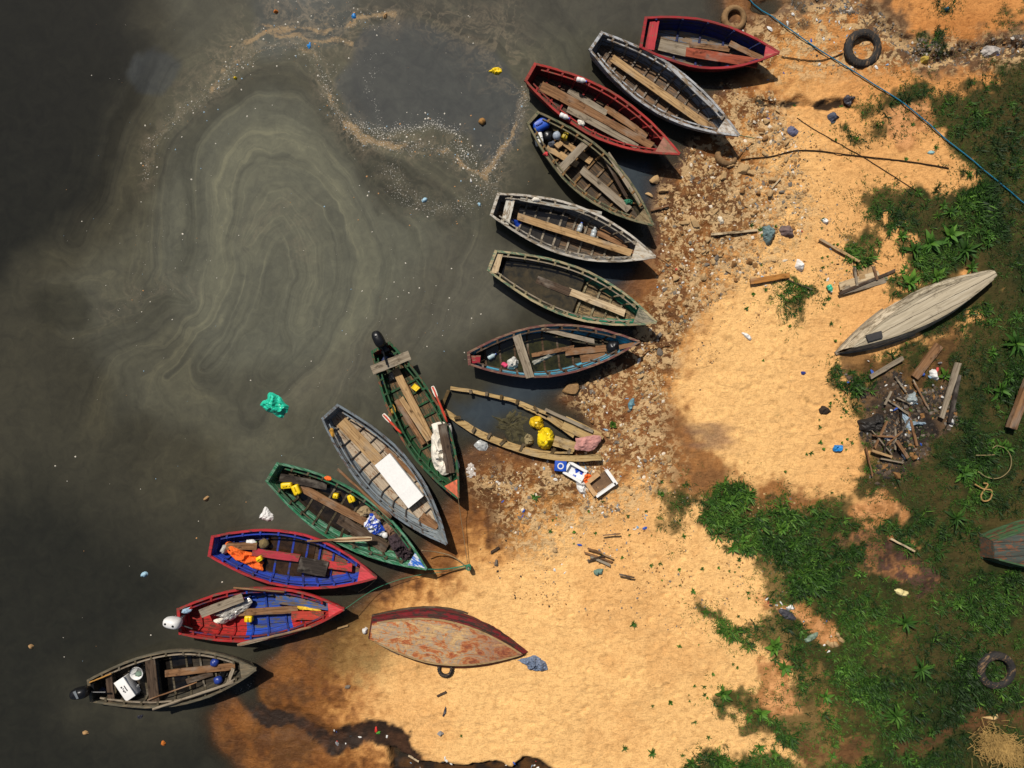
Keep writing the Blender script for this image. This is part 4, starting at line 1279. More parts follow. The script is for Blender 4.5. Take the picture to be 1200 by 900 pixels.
# ------------------------------------------------------------------ outboard motors (part of their boats)
def outboard(key, head_px, stern_px, cowl, dots, white):
    b = BOATS[key]; bo = b["obj"]
    hq = P(*head_px, .95); sq = P(*stern_px, .6)
    a = math.atan2(hq.y - sq.y, hq.x - sq.x)
    root = bpy.data.objects.new("outboard_motor", None); COL.objects.link(root)
    M = Matrix.Translation((hq.x, hq.y, 0)) @ Matrix.Rotation(a, 4, 'Z')
    to_world(root, M, bo)
    # cowling: lofted rounded shell
    mb = MB(); rows = []
    for z, k in ((.62, .55), (.68, .86), (.78, 1.0), (.90, .98), (.98, .82), (1.02, .50), (1.03, .12)):
        r = []
        for j in range(20):
            t = 2 * math.pi * j / 20
            cx = .25 * math.copysign(abs(math.cos(t)) ** .7, math.cos(t)); cy = .15 * math.copysign(abs(math.sin(t)) ** .7, math.sin(t)) * (1 - .10 * math.cos(t))
            r.append((cx * k, cy * k, z))
        rows.append(r)
    mb.rail(rows); c = mb.build("cowling", cowl, root, True)
    for x, y in dots:
        m2 = MB(); m2.lathe([(.03, 1.0), (.03, 1.032), (.012, 1.036)], 12)
        q = m2.build("cap", M_BLACK, root); q.location = (x, y, 0)
    mb = MB()
    mb.rail([[(-.08, -.05, .66), (.10, -.05, .66), (.10, .05, .66), (-.08, .05, .66)], [(-.06, -.035, .1), (.07, -.035, .1), (.07, .035, .1), (-.06, .035, .1)], [(-.05, -.02, -.45), (.10, -.02, -.45), (.10, .02, -.45), (-.05, .02, -.45)]])
    mb.beam((-.06, 0, -.25), (.16, 0, -.25), .2, .015)
    mb.build("drive_leg", M_BLACK, root)
    dl = math.hypot(hq.x - sq.x, hq.y - sq.y)
    mb = MB(); mb.beam((-.08, 0, .60), (-dl - .03, 0, .58), .16, .10); mb.beam((-dl - .03, -.12, .56), (-dl - .03, .12, .56), .07, .16)
    mb.beam((-dl + .02, -.09, .42), (-dl + .02, .09, .42), .05, .3)
    mb.build("clamp_bracket", M_METAL if white else M_BLACK, root)
    mb = MB(); mb.tube([(-.2, .03, .72), (-dl - .1, .06, .74), (-dl - .42, .12, .70)], [.025, .022, .028], 8)
    mb.build("tiller", M_BLACK, root)
    return root


outboard("b9", ZD(330, 108), ZD(365, 160), M_BLACK, [(.08, 0)], False)
outboard("b13", ZG(128, 563), ZG(178, 545), M_WHITE, [(.12, .0), (-.10, .02)], True)
outboard("b14", ZH(88, 618), ZH(165, 585), M_BLACK, [(.10, 0)], False)
q_ = plank("motor_cover", ZH(75, 622), ZH(90, 616), 9, 1.04, plain(K(120, 126, 130), "grey_plastic", .4), BOATS["b14"]["obj"], th=.02)
q_.name = "motor_cover"


# ------------------------------------------------------------------ overturned boats
def overturned(name, label, stern, bow, hw, side_m, bottom_m, rim_m, H=.50, keel_m=None, cham=.20, t0=0.0, gz0=0.0, bottom_pts=None, wc=.72):
    """bottom up: rim on the ground, flat bottom as the lid; stern/bow are pixel points at rim height"""
    s0, s1 = gp(*stern[0]), gp(*stern[1]); bq = gp(*bow)
    sm = (s0 + s1) / 2; L = (bq - sm).length; a = math.atan2(bq.y - sm.y, bq.x - sm.x)
    zb = min(sm.z, bq.z) + gz0
    o = empty(name, (sm.x, sm.y, zb), a); M = Matrix.Translation((sm.x, sm.y, zb)) @ Matrix.Rotation(a, 4, 'Z'); BOATM[o.name] = M
    ws = (s0 - s1).length / 2
    T = [0, .03, .08, .15, .22, .3, .38, .46, .54, .62, .69, .76, .82, .87, .91, .945, .97, .99, 1.0]

    def w(t):
        if t < .45: return ws + (hw - ws) * math.sin(math.pi / 2 * t / .45)
        return max(.012, hw * (1 - ((t - .45) / .55) ** 2.0))

    def rim(t, s, dz=0, out=0): return Vector((t * L, s * (w(t) + out), dz))

    def bot(t, s, dz=0, inn=0):
        return Vector((L * (.02 + .91 * t), s * max(0, w(t) * (wc - .08 * t ** 3) - inn), H * (1 - .14 * t ** 3 - .05 * max(0, .3 - t)) + dz))
    for s, nm in ((1, "side_planking"), (-1, "side_planking")):
        vs = []; fs = []
        for t in T:
            g_, c_ = rim(t, s), bot(t, s)
            m1 = g_.lerp(c_, .5); m1.y += s * .03
            vs += [g_, m1, c_]
        for i in range(len(T) - 1):
            for j in range(2):
                k = i * 3 + j; fs.append((k, k + 1, k + 4, k + 3))
        mesh(nm, vs, fs, side_m, o)
    vs = []; fs = []; n = 8
    for t in T:
        for j in range(n + 1):
            u = j / n * 2 - 1
            q = bot(t, 1); vs.append(Vector((q.x, q.y * u, q.z + .022 * (1 - u * u) + .004 * R.uniform(-1, 1))))
    for i in range(len(T) - 1):
        for j in range(n):
            k = i * (n + 1) + j; fs.append((k, k + 1, k + n + 2, k + n + 1))
    mesh("bottom", vs, fs, bottom_m, o)
    mb = MB()
    for s in (1, -1):
        rows = []
        for t in T:
            p = rim(t, s)
            rows.append([p + Vector((0, s * .03, 0)), p + Vector((0, s * .03, .06)), p + Vector((0, -s * min(.02, w(t)), .06)), p + Vector((0, -s * min(.02, w(t)), 0))])
        mb.rail(rows)
    mb.build("gunwale", rim_m, o)
    mb = MB()
    g1, g2, c1, c2 = rim(0, 1), rim(0, -1), bot(0, 1), bot(0, -1)
    dx = Vector((.05, 0, 0)); e = Vector((-.004, 0, 0))
    mb.add([g1 + e, g2 + e, c2 + e, c1 + e, g1 + dx, g2 + dx, c2 + dx, c1 + dx], [(0, 1, 2, 3), (7, 6, 5, 4), (0, 4, 5, 1), (1, 5, 6, 2), (2, 6, 7, 3), (3, 7, 4, 0)])
    mb.build("transom", side_m, o)
    # rubbing strakes along the edges of the bottom
    for s in (1, -1):
        mb = MB(); rows = []
        for t in T[1:-1]:
            p = bot(t, s)
            rows.append([p + Vector((0, s * .012, -.03)), p + Vector((0, s * .012, .014)), p + Vector((0, -s * min(.035, w(t) * .5), .016)), p + Vector((0, -s * min(.035, w(t) * .5), -.01))])
        mb.rail(rows); mb.build("chine_strake", keel_m or rim_m, o)
    tag(o, label, "boat", "overturned boats on the shore")
    return o, M, L, bot, rim


def bottom_paint():
    g = G("mottled_bottom_paint")
    v, co = g.coords(.8, 1.5, 1.5)
    a = g.noise(v, 1.9, 7, .72, .8); b = g.noise(v, 5.0, 6, .72, .4); f = g.noise(v, 16, 5, .75)
    c = g.ramp(a, [(.34, K(214, 180, 126)), (.43, K(192, 150, 104)), (.48, K(158, 150, 134)), (.51, K(200, 146, 92)), (.56, K(176, 100, 60)), (.66, K(120, 70, 54))])
    c = g.mix(g.step(b, .54, .66), c, K(204, 172, 124))
    c = g.mix(g.math('MULTIPLY', g.step(f, .54, .68), .7), c, K(98, 60, 48))
    c = g.mix(g.math('MULTIPLY', g.step(g.noise(v, 2.7, 5, .7), .58, .68), .8), c, K(184, 96, 54))
    sep = g.t.nodes.new("ShaderNodeSeparateXYZ"); g.put(sep.inputs[0], co)
    x = g.step(g.math('ADD', sep.outputs[0], g.math('MULTIPLY', a, 3.0)), 3.9, 5.6)
    c = g.mix(g.math('MULTIPLY', x, .72), c, g.mix(g.step(f, .45, .6), K(122, 64, 50), K(176, 112, 72)))
    ln = g.math('LESS_THAN', g.math('FRACT', g.math('DIVIDE', sep.outputs[1], .21)), .06)
    c = g.mix(g.math('MULTIPLY', ln, .45), c, K(80, 52, 40))
    g.bump(f, .5, .008)
    return g.fin(c, .85, .15)


o15, M15, L15, bot15, rim15 = overturned("overturned_boat", "overturned boat with a mottled tan and rust bottom and dark red side",
    (ZI(148, 175), ZI(143, 285)), ZI(968, 372), .87, paint(K(118, 28, 36), K(66, 46, 42), .5, seam=(2, .15)), bottom_paint(), W_DARK, H=.38, keel_m=wood(K(196, 166, 116), K(120, 86, 56)), wc=.74)
b16 = wood(K(178, 166, 142), K(118, 104, 84))


def grey_bottom():
    g = G("grey_bare_boards")
    v, co = g.coords(.8, 12, 12)
    gr = g.noise(v, 1.4, 6, .65, .4); v2, _ = g.coords(.7, 1, 1); st = g.noise(v2, 2.2, 6, .68, .4)
    c = g.ramp(gr, [(.3, K(158, 146, 124)), (.5, K(188, 174, 148)), (.72, K(210, 198, 174))])
    c = g.mix(g.math('MULTIPLY', g.step(st, .60, .72), .75), c, K(74, 62, 50))
    sep = g.t.nodes.new("ShaderNodeSeparateXYZ"); g.put(sep.inputs[0], co)
    yy = g.math('ADD', sep.outputs[1], g.math('MULTIPLY', g.math('SUBTRACT', st, .5), .10))
    ln = g.math('LESS_THAN', g.math('FRACT', g.math('DIVIDE', yy, .26)), .055)
    c = g.mix(g.math('MULTIPLY', ln, .85), c, K(60, 48, 36))
    g.bump(g.math('SUBTRACT', gr, ln), .5, .01)
    return g.fin(c, .9, .12)


o16, M16, L16, bot16, rim16 = overturned("overturned_boat", "overturned bare grey boat with a dark patch, lying at the edge of the grass",
    (ZJ(1030, 186), ZJ(1048, 222)), ZJ(312, 578), .58, paint(K(206, 192, 166), K(160, 146, 120), .5, seam=(2, .2)), grey_bottom(), W_GREY, H=.46, keel_m=wood(K(190, 178, 152), K(130, 116, 94)), wc=.66)
to = plank("patch_plate", ZJ(465, 506), ZJ(535, 486), 8, .86, plain(K(62, 60, 60), "dark_tar_patch", .8), o16, th=.02)
o17, M17, L17, bot17, rim17 = overturned("overturned_boat", "overturned boat with a rusty bottom and green edge, cut off by the right side",
    (ZL(985, 592), ZL(1000, 690)), (1335, 632), .78, paint(K(60, 100, 62), K(110, 80, 56), .5, seam=(2, .15)),
    paint(K(132, 84, 58), K(84, 92, 84), .7, seam=(1, .2)), wood(K(80, 110, 76), K(46, 60, 42)), H=.45, wc=.80)

for q_ in o17.children:
    if q_.name.startswith('transom'): q_.data.materials[0] = paint(K(126, 84, 60), K(84, 88, 78), .6)

# ------------------------------------------------------------------ the sunken wreck
wk = empty("sunken_boat", P(528, 466)); BOATM[wk.name] = Matrix.Translation(P(528, 466))
tag(wk, "half sunken wooden wreck open to the water, two yellow bags inside", "boat", "wrecked boats")
Wm = BOATM[wk.name].inverted()
wood_wk = wood(K(208, 178, 122), K(130, 100, 62)); wood_wd = wood(K(110, 88, 54), K(54, 46, 32))


def strake(name, pts, z, w, h, mat, parent, lean=0.0):
    p = spline([P(x, y, zz) for (x, y), zz in zip(pts, z)], 26); rows = []
    for i, q in enumerate(p):
        a = (p[min(i + 1, 25)] - p[max(0, i - 1)]).normalized(); s = Vector((-a.y, a.x, 0)); j = R.uniform(-.008, .008)
        rows.append([q + s * (w / 2 + j) + Vector((0, 0, -h)) + s * lean, q + s * (w / 2 + j), q - s * (w / 2 - j), q - s * (w / 2) + Vector((0, 0, -h)) + s * lean])
    mb = MB(); mb.rail(rows)
    o = mb.build(name, mat)
    for v in o.data.vertices: v.co = Wm @ v.co
    o.parent = parent
    return o, p


lo_pts = [ZE(95, 285), ZE(180, 345), ZE(250, 392), ZE(330, 430), ZE(420, 466), ZE(510, 496), ZE(650, 530), ZE(800, 543), ZE(945, 536)]
up_pts = [ZE(128, 160), ZE(240, 177), ZE(380, 207), ZE(490, 235), ZE(600, 278), ZE(750, 335), ZE(870, 388), ZE(955, 430)]
zl_ = [.12, .13, .15, .17, .19, .22, .26, .30, .36]
_, plo = strake("lower_strake", lo_pts, zl_, .16, .5, wood_wk, wk, .0)
strake("inner_strake", [ZE(200, 340), ZE(330, 412), ZE(510, 476), ZE(650, 506), ZE(790, 512)], [.08, .12, .16, .2, .24], .05, .12, wood_wk, wk)
_, pup = strake("upper_strake", up_pts, zl_[:8], .10, .5, wood_wk, wk)
strake("inner_strake", [ZE(490, 248), ZE(600, 300), ZE(680, 345), ZE(800, 412)], [.16, .16, .18, .2], .05, .2, wood_wk, wk)
strake("transom_post", [ZE(118, 172), ZE(100, 215), ZE(82, 262)], [.16, .16, .16], .09, .5, wood_wd, wk)
for i, (a_, b_) in enumerate([((150, 322), (185, 318)), ((248, 400), (262, 372)), ((330, 432), (346, 402)), ((395, 468), (428, 436)), ((505, 500), (525, 462)), ((665, 530), (692, 488)), ((765, 515), (775, 490)),
                              ((235, 168), (240, 192)), ((325, 180), (322, 205)), ((405, 198), (402, 222)), ((492, 225), (484, 250)), ((580, 258), (600, 290)), ((655, 285), (665, 320)), ((730, 325), (752, 352))]):
    r_ = plank("rib", ZE(*a_), ZE(*b_), 3.4, .20, wood_wd, wk, th=.08)
plank("broken_plank", ZE(660, 312), ZE(800, 410), 9, .22, wood_wk, wk)
plank("broken_plank", ZE(740, 345), ZE(930, 435), 16, .24, wood_wk, wk)
plank("broken_plank", ZE(690, 445), ZE(800, 480), 12, .2, wood_wk, wk)
plank("broken_plank", ZE(640, 275), ZE(900, 395), 4, .34, W_GREY, wk)

# ------------------------------------------------------------------ things aboard the boats
def aboard(key, px, py):
    """height of the boat's floor timbers under a pixel"""
    b = BOATS[key]; q = b["M"].inverted() @ P(px, py, .2)
    t = max(0, min(1, (q.x / b["L"] - .025) / .90))
    return chine(b, t, 1, 0, .172).z + .05


def jug(label, px, py, z, l, w, h, deg, mat, group=None, name="jerrycan", cat="jerrycan", cap=None):
    q = P(px, py, z + h / 2); o = empty(name, (q.x, q.y, z), math.radians(deg))
    a, c = l / PXM, w / PXM
    rounded_box("body", a, c, h, mat, min(a, c, h) * .28, o, 3)
    mb = MB(); mb.lathe([(.016, h * .97), (.018, h + .022), (.008, h + .026)], 12)
    k = mb.build("cap", cap or mat, o); k.location = (a * .32, 0, 0)
    mb = MB(); mb.tube([(-a * .34, 0, h * .96), (-a * .28, 0, h + .035), (a * .05, 0, h + .035), (a * .12, 0, h * .96)], .014, 6)
    mb.build("handle", mat, o)
    return tag(o, label, cat, group)


def ball(name, label, cat, px, py, z, r, mat, flat=.85, group=None, seed=1):
    q = P(px, py, z + r / PXM * .5); pts = []
    rr = r / PXM; vs = []; fs = []; n = 14; m = 8
    for i in range(m + 1):
        th = math.pi * i / m
        for j in range(n):
            a = 2 * math.pi * j / n
            vs.append(Vector((math.sin(th) * math.cos(a), math.sin(th) * math.sin(a), math.cos(th))))
    A = np.array([[v.x * 2 + v.z, v.y * 2 - v.z] for v in vs]); f = fbm(A[:, 0] + seed * 9, A[:, 1], .9, 3, seed)
    vs = [v * rr * (1 + .14 * f[i]) for i, v in enumerate(vs)]
    for v in vs: v.z = v.z * flat + rr * flat
    for i in range(m):
        for j in range(n):
            a = i * n + j; b = i * n + (j + 1) % n; fs.append((a, b, b + n, a + n))
    o = mesh(name, vs, fs, mat, None, True); o.location = (q.x, q.y, z)
    return tag(o, label, cat, group)


def sheet(name, label, cat, pts, z, h, mat, group=None, **kw):
    return tag(patch(name, pts, z, h, mat, None, **kw), label, cat, group)


def bottle(label, px, py, z, l, r, deg, mat, group=None, capm=None):
    q = P(px, py, z + r / PXM); o = empty("plastic_bottle", (q.x, q.y, z), math.radians(deg))
    l /= PXM; r /= PXM
    mb = MB(); mb.lathe([(r * .6, 0), (r, .02), (r, l * .35), (r * .88, l * .4), (r, l * .45), (r, l * .66), (r * .4, l * .86), (r * .36, l * .93)], 14)
    b = mb.build("body", mat, o, True); b.rotation_euler = (0, math.pi / 2, 0); b.location = (-l / 2, 0, r)
    mb = MB(); mb.lathe([(r * .45, l * .92), (r * .45, l), (r * .2, l * 1.01)], 10)
    c = mb.build("cap", capm or M_BLUE, o); c.rotation_euler = (0, math.pi / 2, 0); c.location = (-l / 2, 0, r)
    return tag(o, label, "bottle", group)


def oar(label, a, b, z, z2, w, mat, blade=None, blade_m=None, name="oar", cat="oar", group=None):
    p = P(*a, z); q = P(*b, z2); M, l = frame(p, q)
    mb = MB(); n = 8
    mb.tube([(-l / 2 + l * i / n, R.uniform(-.006, .006), 0) for i in range(n + 1)], [w / PXM / 2 * R.uniform(.9, 1.1) for _ in range(n + 1)], 8)
    o = mb.build(name, mat, None, True); to_world(o, M)
    if blade:
        mb = MB(); bl, bw = blade[0] / PXM, blade[1] / PXM / 2; s = blade[2]
        rows = []
        for t, k in ((0, .35), (.15, .8), (.5, 1), (.9, .9), (1, .6)):
            x = s * (l / 2 - bl + bl * t + .02)
            rows.append([(x, -bw * k, -.012), (x, bw * k, -.012), (x, bw * k, .018), (x, -bw * k, .018)])
        mb.rail(rows); mb.build("blade", blade_m or mat, o)
    return tag(o, label, cat, group)


# boat 4
fz = aboard("b4", *ZB(420, 190))
jug("blue water jug at the stern of the olive brown boat", *ZB(374, 148), fz, 19, 13, .34, 28, M_BLUE)
jug("white jug beside the blue jug in the olive brown boat", *ZB(366, 213), fz, 9, 13, .30, 10, M_WHITE)
ball("plastic_bag", "black rubbish bag behind the blue jug in the olive brown boat", "bag", *ZB(408, 198), fz, 6.5, M_BLACK, .7, seed=2)
sheet("sack", "olive sack at the stern of the olive brown boat", "sack", around(*ZB(456, 168), 9, 6, .5), fz, .26, plain(K(104, 92, 66), "olive_sackcloth", .95, .3, 14, .1), seed=4)
ball("float_ball", "pale grey round float among the jugs of the olive brown boat", "float", *ZB(448, 200), fz + .1, 5, plain(K(168, 178, 190), "grey_float", .5), .95, seed=3)
jug("small yellow can beside the grey float in the olive brown boat", *ZB(488, 200), fz, 8, 7, .24, 70, plain(K(186, 160, 40), "dull_yellow_plastic", .5))
sheet("cloth", "slate grey cloth between the boards of the olive brown boat", "cloth", around(*ZB(430, 234), 5, 4), fz + .06, .1, plain(K(84, 88, 98), "slate_cloth", .95), seed=6)
plank("wood_block", ZB(447, 250), ZB(470, 230), 7, fz + .1, W_TAN, th=.16); tag(bpy.data.objects["wood_block"], "tan wood block in the stern of the olive brown boat", "wood block")
sheet("rope_heap", "green rope heap in the bow of the olive brown boat", "rope", around(*ZB(788, 510), 6, 4), aboard("b4", *ZB(788, 510)) + .06, .12, M_ROPEG, seed=8, fold=.06)
sheet("rag", "small red rag on the rail of the olive brown boat", "rag", around(*ZB(398, 281), 3, 2.6), .56, .05, plain(K(200, 60, 60), "red_rag", .8), seed=9)
# boat 5
fz = aboard("b5", *ZB(590, 640))
clear = plain(K(178, 184, 186), "clear_plastic", .15, .2, 10, .7)
bottle("clear bottle nearest the centre plank of the white railed boat", *ZB(560, 626), fz - .02, 12, 3.2, 70, clear)
bottle("clear bottle nearer the bow of the white railed boat", *ZB(624, 650), fz - .02, 13, 3.4, 75, clear, capm=M_WHITE)
sheet("sandals", "blue and white sandal under the stern seat of the white railed boat", "sandal", around(*ZB(256, 602), 9, 3.4, .4), fz, .10, M_BLUEWHITE, seed=11)
sheet("rag", "white rag on the upper rail of the white railed boat", "rag", around(*ZB(354, 494), 5, 2.4, .1), .535, .06, M_CLOTHW, seed=12)
ball("yellow_disc", "small yellow disc on the dark floor of the white railed boat", "disc", *ZB(551, 652), fz + .06, 1.6, M_YEL, .6)
sheet("rust_tin", "rusty brown lump at the bow of the white railed boat", "lump", around(*ZB(815, 745), 3, 2.6), .42, .08, plain(K(150, 84, 30), "rust", .9), seed=13)
# boat 3 fenders
bottle("white bottle lying on the upper rail of the dark red boat", *ZA(288, 332), .54, 12, 2.8, -14, M_WHITE)
bottle("white bottle lying on the lower rail of the dark red boat", *ZA(218, 482), .54, 12, 2.8, -24, M_WHITE)
sheet("rag", "cream rag on the lower rail of the dark red boat", "rag", around(*ZA(284, 508), 4, 3, .4), .545, .06, M_CLOTHW, seed=14)
# boat 7
fz = aboard("b7", *ZC(240, 610)) - .02
ball("plastic_bag", "round black bag in the bow of the turquoise boat", "bag", *ZC(712, 548), .30, 8, M_BLACK, .8, seed=15)
sheet("plastic_bag", "crumpled white bag beside the thwart of the turquoise boat", "bag", around(*ZC(243, 622), 8, 7), fz, .2, plain(K(214, 212, 204), "white_bag", .4), seed=16)
sheet("rag", "small pink rag beside the white bag in the turquoise boat", "rag", around(*ZC(206, 630), 4, 3), fz, .1, plain(K(220, 70, 110), "pink_rag", .8), seed=17)
bottle("pale bottle at the pointed stern of the turquoise boat", *ZC(146, 588), fz, 11, 3, 30, plain(K(190, 210, 214), "pale_bottle", .3))
sheet("net", "grey tangled net in the middle of the turquoise boat", "net", [ZC(335, 612), ZC(380, 595), ZC(440, 560), ZC(448, 575), ZC(400, 606), ZC(350, 626)], fz, .12, plain(K(164, 162, 150), "grey_net", .9, .3, 20), seed=18)
# boat 9
fz = aboard("b9", *ZD(480, 340))
plank("foam_block", ZD(494, 326), ZD(520, 346), 6.5, fz + .06, M_YEL, th=.10); tag(bpy.data.objects["foam_block"], "bright yellow foam block on the floor of the dark green boat", "foam block")
sheet("white_sheet", "dirty white sheet bundled under the bow plank of the dark green boat", "sheet", [ZD(586, 516), ZD(640, 506), ZD(668, 508), ZD(690, 590), ZD(708, 690), ZD(680, 716), ZD(625, 732), ZD(586, 660)], .40, .24, M_CLOTHW, seed=20)
jug("dark blue fuel can at the stern of the dark green boat", *ZD(372, 205), fz, 9, 8, .3, 60, plain(K(36, 48, 84), "dark_blue_can", .4))
sheet("metal_scrap", "grey metal scrap under the thwart of the dark green boat", "scrap", around(*ZD(408, 182), 7, 3, .5), fz + .1, .12, M_METAL, seed=21)
bottle("blue bottle against the left side of the dark green boat", *ZD(348, 310), fz + .12, 11, 3, -75, plain(K(110, 160, 200), "light_blue_plastic", .3))
sheet("plastic_bag", "grey bag behind the centre plank of the dark green boat", "bag", around(*ZD(398, 282), 5, 6), fz, .16, plain(K(150, 140, 126), "grey_bag", .6), seed=22)
sheet("rag", "mustard yellow rag on the left side of the dark green boat", "rag", around(*ZD(400, 446), 4, 7, .4), .40, .06, plain(K(190, 150, 60), "mustard_cloth", .9), seed=23)
oar("red and white oar over the left rail of the dark green boat", ZD(358, 463), ZD(440, 552), .62, .60, 2.6, paint(K(216, 70, 46), BARE_W, .3), (13, 4.5, -1), M_CLOTHW)
oar("red and white oar over the right rail of the dark green boat", ZD(588, 333), ZD(656, 498), .62, .60, 2.6, paint(K(216, 70, 46), BARE_W, .3), (14, 4.5, -1), M_CLOTHW)
# boat 10
wp = plank("white_board", ZF(678, 335), ZF(848, 550), 23, .36, M_FOAM, th=.09, z2=.40, jag=.006, roll=.1)
tag(wp, "large white foam board lying in the blue grey boat", "board")
sheet("rag", "mustard brown rag on the rail of the blue grey boat", "rag", around(*ZF(422, 201), 3.4, 5.5, -.2), .52, .06, plain(K(192, 140, 50), "ochre_cloth", .9), seed=24)
oar("red brown oar between the blue grey boat and the flaking green boat", ZF(452, 385), ZF(718, 626), .60, .66, 3.2, W_BROWN, (20, 5, 1), W_BROWN)
# boat 11
fz = aboard("b11", *ZF(220, 480))
YG = "yellow cans in the flaking green boat"
jug("yellow can leftmost in the stern of the flaking green boat", *ZF(198, 467), fz + .12, 12.5, 7, .20, 4, M_YEL, YG)
jug("yellow can upright against the end of the centre plank, flaking green boat", *ZF(247, 488), fz + .10, 12, 8.5, .22, -66, M_YEL, YG)
jug("smallest yellow can, square, in the flaking green boat", *ZF(445, 518), fz, 6.4, 6, .2, -8, M_YEL, YG)
jug("yellow can nearest the stones in the flaking green boat", *ZF(524, 531), fz, 9.5, 8, .24, -70, M_YEL, YG)
sheet("rag", "orange cloth on the upper rail of the flaking green boat", "rag", around(*ZF(404, 430), 4.4, 2.8, .15, 8, .1), .53, .05, M_ORANGE, seed=25)
sheet("sack", "tan stone sack nearest the yellow can in the flaking green boat", "sack", around(*ZF(594, 592), 10, 8), aboard("b11", *ZF(594, 592)), .2, plain(K(160, 138, 104), "tan_sackcloth", .95, .25, 12), seed=26)
sheet("sack", "brown sack between the striped cloth and rail, flaking green boat", "sack", around(*ZF(668, 622), 8, 6, .6), aboard("b11", *ZF(668, 622)), .18, plain(K(128, 104, 78), "brown_sackcloth", .95, .3, 12), seed=27)
sheet("sack", "brown sack nearest the dark net in the flaking green boat", "sack", around(*ZF(722, 688), 8, 8), aboard("b11", *ZF(722, 688)), .18, plain(K(136, 104, 80), "brown_sackcloth2", .95, .3, 12), seed=28)
sheet("cloth", "blue and white patterned cloth in the flaking green boat", "cloth", [ZF(592, 640), ZF(625, 612), ZF(660, 640), ZF(690, 690), ZF(672, 722), ZF(618, 702), ZF(585, 668)], aboard("b11", *ZF(640, 670)) + .08, .2, M_BLUEWHITE, seed=29)
ball("plastic_bag", "knotted white bag beside the patterned cloth in the flaking green boat", "bag", *ZF(692, 716), aboard("b11", *ZF(690, 715)) + .05, 3.5, M_WHITE, .8, seed=30)
sheet("fishing_net", "dark purple fishing net heaped in the bow of the flaking green boat", "net", [ZF(712, 720), ZF(765, 706), ZF(820, 770), ZF(846, 800), ZF(832, 850), ZF(800, 866), ZF(745, 820), ZF(716, 765)], aboard("b11", *ZF(775, 775)) + .02, .26, M_CLOTHD, seed=31, fold=.07, rough=.7)
oar("pale oar resting on the lower rail of the flaking green boat", ZF(300, 746), ZF(622, 733), .62, .60, 2.6, W_BROWN, (45, 5.4, 1), W_PALE)
# boat 12
fz = aboard("b12", *ZG(480, 220))
sheet("orange_cloth", "crumpled orange cloth in the stern of the red railed blue boat", "cloth", [ZG(404, 160), ZG(440, 150), ZG(500, 190), ZG(566, 218), ZG(598, 262), ZG(592, 294), ZG(556, 290), ZG(515, 268), ZG(440, 226)], fz + .06, .24, M_ORANGE, seed=32)
sheet("rag", "grey white rag at the end of the orange cloth", "rag", around(*ZG(398, 188), 4, 5), fz + .08, .12, plain(K(190, 186, 178), "grey_rag", .8), seed=33)
bottle("white bottle above the stern board of the red railed blue boat", *ZG(536, 151), fz + .02, 12, 3.4, -5, M_WHITE, capm=plain(K(120, 150, 90), "green_cap", .5))
ball("coconut", "brown husk at the upper side of the red railed blue boat", "husk", *ZG(600, 157), fz, 6, plain(K(126, 108, 70), "husk", .95, .4, 14), .8, seed=34)
jug("small yellow can beside the orange cloth", *ZG(577, 234), fz + .05, 7, 6, .2, 30, M_YEL)
# boat 13
fz = aboard("b13", *ZG(420, 500))
sheet("foil_sheet", "crumpled silver sheet under the stern board of the red boat with white motor", "sheet", [ZG(330, 520), ZG(420, 480), ZG(500, 440), ZG(536, 440), ZG(520, 480), ZG(450, 530), ZG(400, 560), ZG(372, 552), ZG(395, 530)], fz + .16, .14, M_SILVER, seed=35, fold=.1)
sheet("rag", "cream rag hanging from the silver sheet in the red boat", "rag", [ZG(385, 530), ZG(420, 528), ZG(405, 552), ZG(372, 562), ZG(345, 545)], fz + .06, .08, M_CLOTHW, seed=36)
jug("small yellow can in the blue middle of the red boat", *ZG(523, 534), fz, 7.5, 9, .22, 88, M_YEL)
sheet("yellow_strap", "yellow strap between the blue and red boards of the red boat", "strap", [ZG(770, 474), ZG(820, 478), ZG(880, 488), ZG(882, 498), ZG(820, 492), ZG(770, 488)], .42, .05, plain(K(236, 190, 50), "yellow_strap", .7), seed=37)
sheet("blue_bundle", "blue bundle under the red board in the bow of the red boat", "bundle", [ZG(785, 546), ZG(890, 542), ZG(892, 556), ZG(840, 566), ZG(790, 560)], aboard("b13", *ZG(840, 552)), .14, plain(K(40, 70, 210), "bright_blue_cloth", .7), seed=38)
sheet("plastic_bag", "pale blue bag in the stern corner of the red boat", "bag", around(*ZG(210, 492), 6, 3.4, -.2), .50, .1, plain(K(170, 200, 220), "pale_blue_bag", .4), seed=39)
oar("long wooden oar over the lower rail of the red boat with white motor", ZG(468, 667), ZG(835, 578), .64, .62, 2.8, W_BROWN, (40, 4, -1), W_GREY)
oar("thin pole along the upper rail of the red boat with white motor", ZG(445, 381), ZG(700, 402), .64, .62, 2.2, W_BROWN, name="pole", cat="pole")
# boat 14
fz = aboard("b14", *ZH(340, 580))
q = P(*ZH(340, 580), fz + .2)
fb = empty("foam_box", (q.x, q.y, fz), math.radians(-56)); tag(fb, "white foam box with dark print in the dark grey boat", "box")
bx_ = rounded_box("body", .62, .30, .30, M_FOAM, .015, fb); ld = rounded_box("lid", .64, .32, .05, M_FOAM, .012, fb); ld.location = (0, 0, .301)
mb = MB()
for i, (x, w) in enumerate(((-.12, .05), (-.05, .03), (.0, .05), (.06, .03))):
    mb.beam((x, -.04 + .02 * (i % 2), .3535), (x + w, -.04 + .02 * (i % 2), .3535), .045, .004)
mb.beam((-.10, .05, .3535), (.08, .05, .3535), .03, .004)
mb.build("print", plain(K(70, 70, 74), "grey_print", .7), fb)
bk = empty("bucket", (*P(*ZH(394, 505), fz + .2).xy, fz)); tag(bk, "white bucket beside the foam box in the dark grey boat", "bucket")
